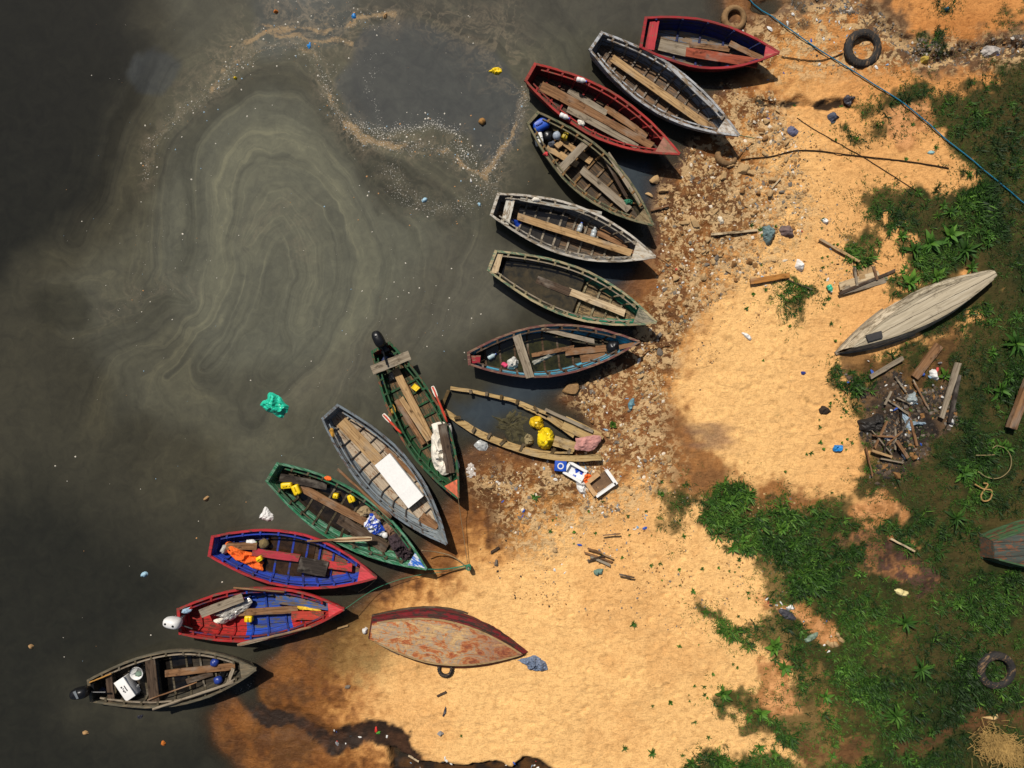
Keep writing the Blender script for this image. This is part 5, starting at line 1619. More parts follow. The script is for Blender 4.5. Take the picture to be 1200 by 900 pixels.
mb = MB(); mb.lathe([(.13, 0), (.175, .28), (.19, .28), (.19, .30), (.165, .30), (.12, .03), (.01, .02)], 20); mb.build("body", M_WHITE, bk, True)
mb = MB(); mb.tube([(.18 * math.cos(a), .18 * math.sin(a), .29 + .03 * math.sin(a * .5)) for a in [math.pi * i / 10 for i in range(11)]], .008, 6); mb.build("handle", M_METAL, bk)
sheet("rag", "green grey rag in the white bucket", "rag", around(*ZH(400, 512), 3.6, 3), fz + .12, .12, plain(K(110, 130, 116), "green_rag", .9), seed=40)
sheet("plastic_bag", "clear grey bag against the foam box in the dark grey boat", "bag", around(*ZH(384, 588), 5, 6), fz, .24, plain(K(178, 180, 180), "grey_clear_bag", .3), seed=41)
for (x, y), lb in (((783, 452), "blue float with cord nearer the upper rail of the dark grey boat"), ((800, 541), "blue float with cord nearer the lower rail of the dark grey boat")):
    f_ = ball("net_float", lb, "float", *ZH(x, y), aboard("b14", *ZH(x, y)) + .04, 5, M_NAVY, .9, "blue floats in the dark grey boat", seed=x)
sheet("cord_heap", "black cord heap between the two blue floats", "cord", around(*ZH(826, 508), 5, 5), aboard("b14", *ZH(826, 508)), .12, M_BLACK, seed=43, fold=.05)
oar("pole along the lower rail of the dark grey boat", ZH(468, 691), ZH(874, 556), .62, .64, 3, W_GREY, name="pole", cat="pole")
oar("thin cane lying across the thwart of the dark grey boat", ZH(440, 645), ZH(690, 555), .55, .40, 1.6, W_BROWN, name="pole", cat="pole")
sheet("rags", "dark blue rags at the stern of the dark grey boat", "rags", around(*ZH(212, 600), 8, 6), aboard("b14", *ZH(215, 600)), .2, plain(K(62, 70, 96), "blue_grey_rag", .8, .4, 12), seed=44)
oar("yellow brown cane at the stern of the dark grey boat", ZH(150, 556), ZH(260, 512), .60, .58, 1.6, plain(K(180, 130, 60), "cane", .8), name="pole", cat="pole")
# wreck
sheet("yellow_bag", "larger crumpled yellow bag in the sunken wreck", "bag", [ZE(600, 392), ZE(640, 374), ZE(684, 388), ZE(692, 440), ZE(670, 480), ZE(632, 488), ZE(600, 455)], .02, .34, plain(K(246, 214, 30), "yellow_bag", .35, .2, 7, .5), seed=50, fold=.3)
sheet("yellow_bag", "smaller round yellow bag in the sunken wreck", "bag", around(*ZE(598, 346), 8.4, 8, 0, 10, .12), .02, .30, plain(K(240, 196, 30), "yellow_bag2", .35, .25, 7, .5), seed=51, fold=.3)
sheet("sack", "beige sack beside the larger yellow bag in the wreck", "sack", around(*ZE(550, 438), 6, 8), 0, .2, plain(K(150, 134, 96), "beige_sack", .9, .3), seed=52)
sheet("weeds_heap", "dark weed mat floating inside the sunken wreck", "weed mat", [ZE(330, 300), ZE(420, 320), ZE(450, 268), ZE(530, 290), ZE(560, 330), ZE(530, 380), ZE(590, 450), ZE(500, 470), ZE(440, 445), ZE(410, 390), ZE(340, 375), ZE(380, 340)], -.022, .045, plain(K(74, 68, 42), "weed_mat", .9, .6, 7), seed=53, fold=.1, rough=1.2, nb=90)
sheet("faded_cloth", "faded pink and blue cloth on the bow of the wreck", "cloth", [ZE(808, 432), ZE(930, 418), ZE(935, 450), ZE(890, 496), ZE(812, 494)], .30, .10, None or plain(K(196, 140, 130), "faded_pink_cloth", .9, .35, 8), seed=54)

# ------------------------------------------------------------------ floating things
FLO = "rubbish floating on the water"
sheet("plastic_bag", "teal plastic bag floating on the open water", "bag", [(309, 470), (316, 459), (325, 462), (337, 474), (338, 479), (331, 491), (322, 488), (307, 476)], -.02, .22, M_TEAL, FLO, seed=60, fold=.22)
sheet("plastic_bag", "white plastic bag floating above the red railed blue boat", "bag", [(304, 607), (308, 599), (311, 594), (318, 600), (321, 604), (318, 610), (308, 609)], -.01, .14, M_WHITE, FLO, seed=61)
sheet("plastic_bag", "yellow plastic floating left of the upper red boats", "bag", [(572, 84), (578, 80), (586, 79), (588, 85), (582, 88), (577, 86)], -.01, .1, M_YEL, FLO, seed=62)
ball("coconut", "brown coconut floating below the yellow plastic", "coconut", 565, 143, -.06, 4, plain(K(160, 116, 60), "coconut", .9, .3, 14), .9, FLO, seed=63)
for (x, y, r, lb, m) in ((362, 53, 4.2, "blue bag caught in the foam at the head of the swirl", "b"), (415, 19, 4.6, "blue bag floating at the top edge of the foam", "b"), (498, 234, 4.4, "pale blue plastic floating left of the white railed boat", "p"),
                      (170, 673, 4.6, "pale blue plastic floating left of the red railed blue boat", "p"), (242, 585, 4, "brown wad floating left of the flaking green boat", "o"), (37, 757, 3.4, "tan scrap floating at the left edge, lower half", "o"),
                      (101, 858, 4, "tan scrap floating below the dark grey boat", "o"), (192, 870, 3.4, "orange brown scrap floating by the mud spit", "r"), (164, 840, 4.5, "dark scrap floating just under the dark grey boat", "d"), (452, 19, 3.6, "tan scrap floating beside the topmost blue bag", "o"),
                      (323, 14, 3, "orange scrap floating in the upper foam", "r"), (276, 92, 2.2, "small yellow scrap on the outer arc of the swirl", "y"), (562, 240, 2.6, "pale scrap floating near the stern of the white railed boat", "p"), (552, 212, 2.2, "white speck at the foam corner", "w")):
    mt = {"b": plain(K(50, 140, 214), "blue_bag", .4), "p": plain(K(160, 196, 214), "pale_blue_bag2", .4), "o": plain(K(168, 132, 88), "tan_scrap", .9), "r": plain(K(206, 116, 40), "orange_scrap", .9), "d": plain(K(34, 34, 48), "dark_scrap", .6), "y": M_YEL, "w": M_WHITE}[m]
    sheet("floating_scrap", lb, "scrap", around(x, y, r, r * .7, R.random() * 3, 7, .35), -.015, .08, mt, FLO, seed=x, nb=24, rings=5)
sheet("net_bag", "clear plastic bag washed against the shore below the dark green boat", "bag", [ZE(205, 600), ZE(240, 560), ZE(270, 600), ZE(292, 655), ZE(250, 656), ZE(212, 640)], .02, .05, plain(K(200, 190, 180), "clear_bag", .25, .15), seed=64, rough=1.1, fold=.12)
sheet("net_bag", "clear plastic bag beside the lower rail of the wreck", "bag", around(*ZE(296, 468), 8, 6, .3), .01, .05, plain(K(178, 180, 178), "clear_bag2", .25, .2), seed=65, rough=1.1, fold=.12)

# ------------------------------------------------------------------ tyres
def tyre(label, px, py, ro, ri, mat, tilt=(0, 0), sink=0.0, h=.20, fill=None):
    q = gp(px, py, h * .6); z = gzs(q.x, q.y) - sink
    o = empty("tyre", (q.x, q.y, z)); o.rotation_euler = (tilt[0], tilt[1], R.random() * 6)
    ro /= PXM; ri /= PXM; n = 48; rows = []
    prof = [(ri, .03), (ri + .02, 0), (ro - .06, 0), (ro - .015, .03), (ro, .07), (ro, h - .07), (ro - .015, h - .03), (ro - .06, h), (ri + (ro - ri) * .45, h + .012), (ri + .02, h), (ri, h - .03), (ri - .004, h * .5)]
    for j in range(n):
        a = 2 * math.pi * j / n; r = []
        for k, (x, y) in enumerate(prof):
            if k in (3, 4, 5, 6) and j % 2: x -= .016
            r.append((x * math.cos(a), x * math.sin(a), y))
        rows.append(r)
    rows.append(rows[0])
    mb = MB(); mb.rail(rows, cap=False)
    mb.build("casing", mat, o, True)
    mb = MB(); rr = []
    for j in range(n + 1):
        a = 2 * math.pi * j / n
        rr.append([((ri + d_) * math.cos(a), (ri + d_) * math.sin(a), z_) for d_, z_ in ((.05, h + .004), (.062, h + .012), (.074, h + .004))])
    mb.rail(rr, cap=False); mb.build("sidewall_ring", mat, o, True)
    return tag(o, label, "tyre", "old tyres on the shore")


tyre("black tyre lying on the sand above the blue rope", *ZK(447, 222), 22, 13, M_RUBBER, (.05, -.08), .02)
tyre("sandy brown tyre at the waterline beside the topmost red boat", *ZA(920, 70), 15.5, 8.5, M_RUBSAND, (.1, .1), .06)
tyre("dark tyre sunk in the grass at the lower right", *ZM(1075, 445), 22, 13.5, M_RUBBER, (.04, -.06), .05)
tyre("mud filled tyre half buried below the pale grey boat", *ZQ(448, 130), 14, 8, M_RUBSAND, (.0, .35), .12)
tyre("tyre squeezed under the overturned rust bottomed boat", *ZI(524, 452), 10, 5.5, M_RUBBER, (.2, .1), .03, .16)

# ------------------------------------------------------------------ ropes
def rope(label, pts, r, mat, dz=.03, name="rope", sag=None, n=40, zz=None):
    pp = []
    if zz:
        pp = [P(x, y, z) for (x, y), z in zip(pts, zz)]
    else:
        pp = [gp(x, y, dz) for x, y in pts]
    sp = spline(pp, n)
    if not zz:
        for v in sp: v.z = max(gzs(v.x, v.y), 0) + dz
    mb = MB(); mb.tube(sp, r, 6)
    return tag(mb.build(name, mat, None, True), label, "rope")


bl_ = [(862, -20), (880, 0), (960, 58), (1062, 124), (1130, 180), (1200, 238), (1260, 285)]
rope("long blue rope running from the water across the sand into the grass", bl_, .018, M_ROPEB, .05)
rope("dark rope from below the pale grey boat across the upper sand", [(868, 187), (905, 183), (942, 176), (1010, 183), (1070, 190), (1112, 197)], .017, M_ROPED, .03)
rope("thin brown rope sloping down the upper sand", [(934, 138), (960, 155), (1010, 183), (1045, 205), (1075, 224)], .010, M_ROPED, .02)
rope("dark rope between the topmost red boat and the black tyre", [(916, 66), (940, 70), (965, 70), (988, 62)], .014, M_ROPED, .03)
bz = lambda k: BOATS[k]["z"][2]
rope("thin cord from the bow of the dark green boat down the wet sand", [ZD(708, 857), (540, 606), (545, 640), (548, 660)], .009, M_ROPE, zz=[.76, .5, .3, .22])
rope("pale rope looping from the flaking green boat to the green stake", [(494, 645), (512, 647), (530, 652), (546, 663)], .016, M_ROPE, zz=[.66, .34, .26, .24])
rope("green line from the flaking green boat's bow to the stake", [ZF(900, 888), (520, 667), (535, 665), (549, 662)], .020, M_ROPEG, zz=[.74, .40, .28, .24])
rope("thin green line from the red boat's bow to the green stake", [ZG(1001, 489), (440, 690), (480, 676), (520, 670), (548, 664)], .008, M_ROPEG, zz=[.74, .34, .26, .24, .24])
rope("thin line from the red railed boat's bow to the mud", [ZG(1164, 330), (434, 685), (420, 694)], .010, M_ROPE, zz=[.74, .3, .06])
rope("mooring line from the bow of the white railed boat into the stones", [ZB(914, 764), (780, 308), (800, 322)], .008, M_ROPED, zz=[.72, .3, .16])
rope("green mooring line at the bow of the pale grey boat", [ZA(940, 560), (874, 160), (884, 162)], .012, M_ROPEG, zz=[.74, .5, .3])
rope("dark mooring branch at the bow of the turquoise boat", [ZC(835, 522), ZC(870, 535), ZC(930, 528), ZC(985, 522)], .016, W_BROWN, zz=[.70, .4, .28, .24], name="branch")
st = empty("mooring_stake", gp(550, 662, 0)); tag(st, "short green stake wrapped in rope on the wet sand", "stake")
mb = MB(); mb.lathe([(.035, -.2), (.035, .36), (.03, .40), (.0, .40)], 10); mb.build("post", W_GREY, st)
mb = MB(); mb.tube([(.06 * math.cos(i * .8), .06 * math.sin(i * .8), .15 + i * .006) for i in range(40)], .016, 6); mb.build("rope_wrap", M_ROPEG, st, True)
# wire ring and frayed rope in the grass
rope("tan wire loop lying in the grass at the right", [ZL(985, 290), ZL(1030, 318), ZL(1085, 320), ZL(1130, 285), ZL(1140, 230), ZL(1115, 185), ZL(1075, 170), ZL(1052, 182)], .013, plain(K(140, 124, 84), "tan_cane", .9), .10)
rope("thin dry stem lying across the tan wire loop", [ZL(975, 214), ZL(1020, 214), ZL(1062, 212)], .012, plain(K(150, 130, 90), "dry_stem", .9), .13)
rope("frayed straw rope tangle below the tan wire loop", [ZL(970, 350), ZL(1010, 372), ZL(1048, 380), ZL(1040, 420), ZL(1010, 428), ZL(1000, 400), ZL(1030, 352), ZL(1010, 345)], .022, plain(K(170, 134, 80), "frayed_rope", .95, .4, 16), .12)

# ------------------------------------------------------------------ timber and larger rubbish on the ground
def gplank(name, label, cat, a, b, w, mat, dz=.03, th=.04, group=None, **kw):
    qa, qb = gp(*a), gp(*b)
    o = plank(name, a, b, w, max(qa.z, 0) + dz + th / 2, mat, th=th, z2=max(qb.z, 0) + dz + th / 2, **kw)
    return tag(o, label, cat, group)


DW = "driftwood and boards on the shore"
gplank("driftwood_plank", "pale stick lying on the rubble right of the olive brown boat", "plank", ZQ(374, 498), ZQ(588, 480), 3, W_PALE, .05, .06, DW)
gplank("driftwood_plank", "orange brown board lying in the upper rubbish patch", "plank", ZQ(560, 720), ZQ(740, 690), 6.5, wood(K(200, 138, 70), K(120, 76, 36)), .06, .05, DW)
gplank("driftwood_plank", "tan stick above the pale wooden pallet", "plank", ZQ(880, 520), ZQ(1070, 628), 3.2, W_TAN, .05, .05, DW)
gplank("driftwood_plank", "short pale stick in the upper rubble, tilted upward", "plank", ZQ(655, 285), ZQ(700, 235), 1.8, W_PALE, .05, .04, DW)
gplank("driftwood_plank", "thin pale stick beside the olive brown boat's bow", "plank", ZQ(90, 385), ZQ(172, 365), 2.2, W_BROWN, .05, .03, DW)
gplank("driftwood_plank", "grey stick in the weeds under the overturned grey boat", "plank", ZJ(480, 688), ZJ(632, 598), 5, W_GREY, .08, .07, DW)
gplank("driftwood_plank", "rotten brown board standing in the weeds below the grey boat", "plank", ZJ(688, 690), ZJ(805, 535), 9, W_BROWN, .06, .05, DW, taper=1.2)
gplank("driftwood_plank", "thick brown post cut off by the right edge", "post", ZJ(1140, 925), ZJ(1230, 690), 9, W_BROWN, .12, .16, DW)
gplank("driftwood_plank", "broken pale board with a burnt edge beside the ash heap", "plank", ZJ(812, 880), ZJ(892, 622), 5.5, W_GREY, .10, .05, DW, taper=1.3)
gplank("driftwood_plank", "charred board against the broken pale board", "plank", ZJ(850, 900), ZJ(895, 680), 5, W_BLACK, .06, .05, DW)
gplank("driftwood_plank", "long thin stick on the ash heap", "plank", ZL(500, 180), ZL(560, 50), 2.2, W_BROWN, .12, .04, DW)
gplank("driftwood_plank", "short tan stick at the foot of the ash heap", "plank", ZL(488, 192), ZL(580, 222), 3, W_TAN, .14, .05, DW)
gplank("driftwood_plank", "brown splinter pointing down from the ash heap", "plank", ZL(605, 150), ZL(655, 225), 4, W_BROWN, .14, .05, DW)
gplank("driftwood_plank", "pale thin branch on the bare purple soil", "plank", ZL(575, 605), ZL(690, 665), 2.4, W_PALE, .08, .04, DW)
gplank("driftwood_plank", "dark short stick on the wet sand right of the green stake", "plank", ZV(330, 525), ZV(388, 490), 2.6, W_DARK, .03, .05, DW)
gplank("driftwood_plank", "dark chip on the sand below the rust bottomed boat", "plank", ZI(482, 582), ZI(525, 562), 2.4, W_DARK, .02, .04, DW)
gplank("driftwood_plank", "pale stick on the shallow mud under the red boat's bow", "plank", ZT(790, 165), ZT(846, 148), 2, W_TAN, .03, .03, DW)
gplank("driftwood_plank", "white stick in the pit at the bottom edge", "plank", ZU(155, 420), ZU(205, 450), 2.6, W_PALE, .03, .03, DW)
for i, (a, b_, w, m) in enumerate([((1060, 430), (1310, 470), 2, W_GREY), ((180, 350), (310, 395), 2.2, W_BROWN), ((210, 370), (300, 410), 3, W_GREY), ((195, 390), (270, 365), 2, W_DARK), ((240, 345), (318, 380), 1.8, W_TAN), ((190, 330), (260, 350), 2, W_BROWN), ((265, 270), (350, 262), 1.4, W_BROWN), ((340, 452), (412, 468), 2, W_DARK)]):
    if i == 0: continue
    gplank("driftwood_stick", "weathered stick in the small driftwood heap on the lower sand", "stick", ZO(*a), ZO(*b_), w, m, .04 + .02 * i, .035, "sticks of the driftwood heap")
pa = empty("broken_pallet", gp(*ZJ(430, 240))); BOATM[pa.name] = Matrix.Translation(gp(*ZJ(430, 240)))
tag(pa, "broken pale wooden pallet with three battens left of the grey boat", "pallet")
for k, (a, b_, w, m) in enumerate([((335, 262), (520, 205), 9, W_PALE), ((345, 285), (560, 225), 9, W_GREY), ((420, 210), (500, 188), 12, W_TAN)]):
    plank("board", ZJ(*a), ZJ(*b_), w, gp(*ZJ(430, 240)).z + .05, m, pa, th=.03)
plank("batten", ZJ(405, 170), ZJ(418, 262), 3, gp(*ZJ(430, 240)).z + .09, W_GREY, pa)
plank("batten", ZJ(495, 172), ZJ(512, 232), 3, gp(*ZJ(430, 240)).z + .09, W_BROWN, pa)
plank("batten", ZJ(335, 296), ZJ(595, 188), 3.4, gp(*ZJ(430, 240)).z + .08, W_DARK, pa)
for k in range(16):
    a_ = R.uniform(0, 3.14); l_ = R.uniform(7, 20); x_, y_ = R.choice([(1040, 480), (1060, 500), (1075, 470), (1050, 455), (1035, 530)]); x_ += R.gauss(0, 12); y_ += R.gauss(0, 12)
    gplank("driftwood_stick", "charred or grey stick in the ash heap", "stick", (x_ - l_ * math.cos(a_), y_ - l_ * math.sin(a_)), (x_ + l_ * math.cos(a_), y_ + l_ * math.sin(a_)), R.uniform(1.2, 3), R.choice([W_BLACK, W_DARK, W_GREY, W_BROWN]), .06 + .05 * R.random(), .04, "sticks of the ash heap")
# bent root
rope("bent dark root lying below the orange brown board", [ZQ(722, 680), ZQ(735, 710), ZQ(790, 735), ZQ(850, 758)], .022, W_DARK, .04, name="root")
# broken foam boxes beside the wreck
fq = gp(*ZE(940, 670)); fo = empty("foam_tray", fq, math.radians(35)); tag(fo, "broken white foam tray open to the sand below the wreck", "tray")
mb = MB(); mb.beam((-.34, -.24, .10), (.34, -.24, .10), .07, .22); mb.beam((.34, -.28, .10), (.34, .22, .10), .10, .22)
mb.build("white_wall", M_FOAM, fo)
mb = MB(); mb.beam((-.34, -.2, .09), (-.34, .24, .09), .12, .18); mb.beam((-.28, .24, .09), (.1, .26, .09), .12, .18); mb.build("cardboard_wall", plain(K(206, 164, 116), "cardboard", .9), fo)
mb = MB(); mb.beam((-.3, 0, .02), (.3, 0, .02), .4, .03); mb.build("base", plain(K(120, 92, 66), "wet_cardboard", .9, .4), fo)
fq = gp(*ZE(800, 610)); fo = empty("foam_tray", fq, math.radians(-30)); tag(fo, "white foam tray with a blue lining touching the wreck's lower rail", "tray")
mb = MB()
for s in (-1, 1): mb.beam((-.3, s * .17, .1), (.3, s * .17, .1), .08, .2); mb.beam((s * .27, -.14, .1), (s * .27, .14, .1), .07, .2)
mb.build("wall", M_FOAM, fo); mb = MB(); mb.beam((-.24, 0, .03), (.24, 0, .03), .28, .03); mb.build("base", M_BLUEWHITE, fo)
sheet("plastic_bag", "white bag crumpled between the two foam trays", "bag", [ZE(800, 650), ZE(840, 640), ZE(880, 690), ZE(880, 720), ZE(840, 736), ZE(818, 710)], gp(*ZE(840, 690)).z, .2, M_WHITE, seed=70)
sheet("orange_rag", "orange rag on the foam trays below the wreck", "rag", around(*ZE(866, 648), 6, 6), gp(*ZE(866, 648)).z + .1, .14, M_ORANGE, seed=71)
bq = gp(*ZE(724, 582), .2); bc = empty("blue_box", bq - Vector((0, 0, .2)), math.radians(-4)); tag(bc, "blue carton with a white ring mark under the wreck's rail", "carton")
rounded_box("body", .34, .30, .24, M_BLUE, .012, bc)
mb = MB(); rr = [[((r_) * math.cos(2 * math.pi * j / 20), (r_) * math.sin(2 * math.pi * j / 20), z_) for r_, z_ in ((.06, .2405), (.07, .246), (.085, .246), (.095, .2405))] for j in range(21)]
mb.rail(rr, cap=False); mb.build("ring_mark", M_WHITE, bc)
# bags, cloths and rubbish on land
GB = "plastic rubbish on the shore"


def gsheet(name, label, cat, pts, h, mat, seed=1, group=GB, **kw):
    cx = sum(p[0] for p in pts) / len(pts); cy = sum(p[1] for p in pts) / len(pts)
    return sheet(name, label, cat, pts, max(gp(cx, cy).z, 0.0), h, mat, group, seed=seed, **kw)


m_gt = plain(K(106, 128, 128), "grey_teal_bag", .5, .3); m_gd = plain(K(70, 68, 74), "dark_grey_bag", .5, .35); m_gp = plain(K(120, 100, 96), "mauve_rag", .9, .4)
gsheet("plastic_bag", "grey teal bag at the end of the pale stick", "bag", [ZQ(612, 465), ZQ(650, 455), ZQ(678, 485), ZQ(660, 520), ZQ(640, 545), ZQ(615, 525)], .2, m_gt, 72)
gsheet("rag", "brown purple rag right of the grey teal bag", "rag", around(*ZQ(728, 485), 8, 8), .12, m_gp, 73)
gsheet("plastic_bag", "white bag standing below the rags in the upper rubbish patch", "bag", around(*ZQ(788, 642), 4.4, 7.5), .16, M_WHITE, 74)
gsheet("plastic_bag", "small white bag on the sand by the left weeds", "bag", around(*ZQ(907, 435), 4, 3.4), .1, M_WHITE, 75)
gsheet("plastic_bag", "white paper among weeds below the grey boat", "paper", [ZJ(758, 660), ZJ(780, 650), ZJ(798, 690), ZJ(790, 704), ZJ(760, 690)], .12, M_WHITE, 76)
gsheet("plastic_bag", "bright blue bag on the sand left of the ash heap", "bag", around(*ZL(325, 180), 5.6, 4.2), .16, plain(K(30, 130, 200), "cyan_bag", .4), 77)
gsheet("plastic_bag", "round white bag at the right tip of the ash heap", "bag", around(*ZL(853, 54), 4, 3.4), .14, M_WHITE, 78)
gsheet("plastic_bag", "pale blue film trailing over the ash heap", "film", [ZL(625, 10), ZL(650, 40), ZL(690, 55), ZL(745, 60), ZL(740, 75), ZL(680, 75), ZL(655, 110), ZL(640, 60)], .12, plain(K(156, 176, 190), "film", .4), 79, fold=.08)
gsheet("plastic_bag", "pale film scrap on the upper part of the ash heap", "film", around(*ZJ(672, 790), 6, 8, .3), .12, plain(K(150, 160, 160), "film2", .4), 80)
gsheet("plastic_bag", "black bag slumped on the left of the ash heap", "bag", around(*ZL(490, 70), 14, 12), .2, plain(K(44, 40, 36), "black_sack", .6, .4, 10), 81)
gsheet("plastic_bag", "pale yellow bag on the bare soil below the purple patch", "bag", around(*ZL(625, 858), 8, 4.2, .25), .12, plain(K(232, 214, 150), "pale_yellow_bag", .6), 82)
gsheet("plastic_bag", "dark grey film on the sand gap in the grass", "film", [ZM(45, 155), ZM(80, 155), ZM(130, 190), ZM(125, 210), ZM(85, 205), ZM(60, 180)], .08, m_gd, 83)
gsheet("plastic_bag", "white bag above the dark grey film", "bag", around(*ZM(105, 146), 5, 3, .1), .1, M_WHITE, 84)
gsheet("plastic_bag", "grey green film under the dark grey film", "film", [ZM(165, 300), ZM(200, 275), ZM(235, 265), ZM(225, 290), ZM(190, 310)], .08, plain(K(120, 140, 120), "green_film", .5), 85)
gsheet("plastic_bag", "cream husk scrap beside the straw heap", "scrap", [ZM(1000, 662), ZM(1050, 655), ZM(1068, 640), ZM(1074, 668), ZM(1040, 672)], .1, plain(K(226, 190, 130), "cream_husk", .9), 86)
gsheet("rag", "teal rag on the lower sand by the driftwood heap", "rag", around(*ZO(246, 441), 5.4, 4), .12, plain(K(110, 140, 128), "teal_rag", .9), 87)
gsheet("plastic_bag", "blue grey knotted tarp under the rust bottomed boat's bow", "tarp", [ZI(880, 400), ZI(940, 385), ZI(975, 380), ZI(1030, 410), ZI(1042, 440), ZI(1020, 455), ZI(950, 450), ZI(930, 425)], .2, plain(K(116, 130, 154), "blue_grey_tarp", .7, .5, 22), 88, fold=.07)
gsheet("plastic_bag", "white bag touching the transom of the rust bottomed boat", "bag", around(*ZI(120, 253), 3.4, 4), .1, M_WHITE, 89)
gsheet("plastic_bag", "white plastic on the sand above the moored turquoise boat", "bag", [ZN(675, 40), ZN(700, 42), ZN(724, 68), ZN(712, 76), ZN(690, 58)], .07, M_WHITE, 90)
gsheet("plastic_bag", "small navy scrap on the open sand", "scrap", around(*ZN(965, 228), 3.4, 2.4), .07, M_NAVY, 91)
gsheet("plastic_bag", "dark brown wad at the left edge of the ash heap", "wad", around(*ZN(1066, 404), 8, 5, .3), .14, plain(K(54, 42, 32), "dark_wad", .9), 92)
gsheet("plastic_bag", "small grey scrap on the lower sand", "scrap", around(*ZI(497, 768), 3.4, 3), .08, plain(K(150, 150, 150), "grey_scrap", .6), 93)
gsheet("plastic_bag", "grey strip on the lower sand below the rust bottomed boat", "strip", [ZI(508, 680), ZI(520, 640), ZI(528, 645), ZI(526, 670), ZI(515, 685)], .05, m_gd, 94)
gsheet("plastic_bag", "red scrap at the head of the muddy creek", "scrap", around(*ZT(994, 700), 2, 3.4), .08, plain(K(220, 50, 40), "red_scrap", .6), 95)
gsheet("plastic_bag", "green scrap beside the red scrap at the creek", "scrap", around(*ZT(1005, 714), 2.6, 1.8), .08, plain(K(90, 170, 60), "green_scrap", .6), 96)
gsheet("plastic_bag", "pale bag in the dark gully at the top right", "bag", around(*ZK(1045, 245), 10, 7), .16, plain(K(176, 168, 160), "pale_bag", .7, .4), 97)
gsheet("plastic_bag", "yellowish gourd in the weeds of the gully", "gourd", around(*ZK(728, 285), 6.4, 5), .2, plain(K(186, 160, 70), "gourd", .8), 98)
gsheet("plastic_bag", "slate blue rag below the black tyre", "rag", around(*ZK(305, 550), 6, 6), .1, plain(K(84, 88, 104), "slate_rag", .9), 99)
gsheet("plastic_bag", "slate grey rag right of the crack in the upper sand", "rag", around(*ZK(380, 460), 7, 8), .12, m_gd, 100)
gsheet("plastic_bag", "blue grey scrap under the crack in the upper sand", "scrap", around(*ZK(115, 615), 5.4, 6), .1, plain(K(100, 100, 124), "blue_scrap", .8), 101)
gsheet("plastic_bag", "pale blue cup piece in the weeds under the blue rope", "scrap", around(*ZK(768, 716), 4.6, 2.6), .1, plain(K(150, 190, 190), "pale_cup", .5), 102)
gsheet("plastic_bag", "small blue scrap in the gully by the top edge", "scrap", around(*ZK(836, 45), 2.6, 2.4), .1, plain(K(40, 90, 110), "teal_scrap", .6), 103)
gsheet("plastic_bag", "white flat scrap on the upper rubble", "scrap", [ZQ(400, 420), ZQ(420, 415), ZQ(434, 442), ZQ(418, 450)], .07, plain(K(226, 214, 190), "cream_scrap", .8), 104)
gsheet("plastic_bag", "blue scrap by the large stone under the turquoise boat", "scrap", around(*ZC(800, 815), 4, 6, .3), .1, plain(K(100, 140, 150), "blue_green_scrap", .6), 105)
bottle("green capped bottle on the sand left of the wooden pallet", *ZJ(291, 272), gp(*ZJ(291, 272)).z, 9, 3, -65, plain(K(70, 190, 150), "green_bottle", .3), GB, M_WHITE)
# straw heap
def straw():
    c = gp(*ZM(1080, 800)); n = 1900
    a = NR.uniform(0, 2 * math.pi, n); r = np.abs(NR.normal(0, .27, n)); x = c.x + r * np.cos(a) * 1.25 + .1 * NR.normal(0, 1, n); y = c.y + r * np.sin(a) * .95 - .35 * (x - c.x)
    z = c.z + .10 + .18 * np.exp(-(r / .4) ** 2) * NR.random(n); h = NR.uniform(0, math.pi, n); l = NR.uniform(.05, .17, n); w = NR.uniform(.004, .008, n)
    dx, dy = np.cos(h) * l, np.sin(h) * l; px, py = -np.sin(h) * w, np.cos(h) * w; dz = NR.uniform(-.06, .06, n)
    co = np.stack([np.stack([x - dx + s * px, y - dy + s * py, z - dz], 1) for s in (-1, 1)] + [np.stack([x + dx + s * px, y + dy + s * py, z + dz], 1) for s in (1, -1)], 1).reshape(-1, 3) - np.array(c)
    me = raw_mesh("straw_heap", co, np.arange(n * 4).reshape(n, 4)); me.materials.append(plain(K(172, 140, 84), "straw", .9, .35, 3, .1))
    o = link(bpy.data.objects.new("straw_heap", me)); o.location = c
    tag(o, "heap of dry yellow straw in the grass, lower right corner", "straw heap")


straw()

# ------------------------------------------------------------------ stones
def rock_mesh(name, seed, mat, flat):
    bm = bmesh.new(); bmesh.ops.create_icosphere(bm, subdivisions=3, radius=1.0)
    rs = random.Random(seed); planes = [(Vector((rs.gauss(0, 1), rs.gauss(0, 1), rs.gauss(0, .7))).normalized(), rs.uniform(.42, .8)) for _ in range(11)]
    for v in bm.verts:
        for n_, d_ in planes:
            e = v.co.dot(n_) - d_
            if e > 0: v.co -= n_ * e * .96
        v.co *= 1 + rs.uniform(-.025, .025)
        v.co.z = v.co.z * flat
    me = bpy.data.meshes.new(name); bm.to_mesh(me); bm.free(); me.materials.append(mat)
    return me


M_STONEW = plain(K(150, 116, 74), "wet_stone", .7, .35, 7, .3)
ROCKS = {k: [rock_mesh("stone", 10 * i + n, m, f) for n, f in enumerate((.45, .6, .7, .5, .38))] for i, (k, m) in enumerate((("pale", M_STONE), ("brown", M_STONE2), ("grey", M_STONE3), ("wet", M_STONEW)))}


def stone(label, px, py, r, kind, asp=1.0, group=None, rot=None, sink=.35):
    q = gp(px, py, r / PXM * .3); o = bpy.data.objects.new("stone", R.choice(ROCKS[kind])); COL.objects.link(o)
    s = r / PXM; f = s * R.uniform(.8, 1.1)
    o.location = (q.x, q.y, max(gzs(q.x, q.y), -.02) + f * (.5 - sink)); o.scale = (s, s * asp, f)
    o.rotation_euler = (R.uniform(-.25, .25), R.uniform(-.25, .25), R.random() * 6.28 if rot is None else rot)
    return tag(o, label, "stone", group)


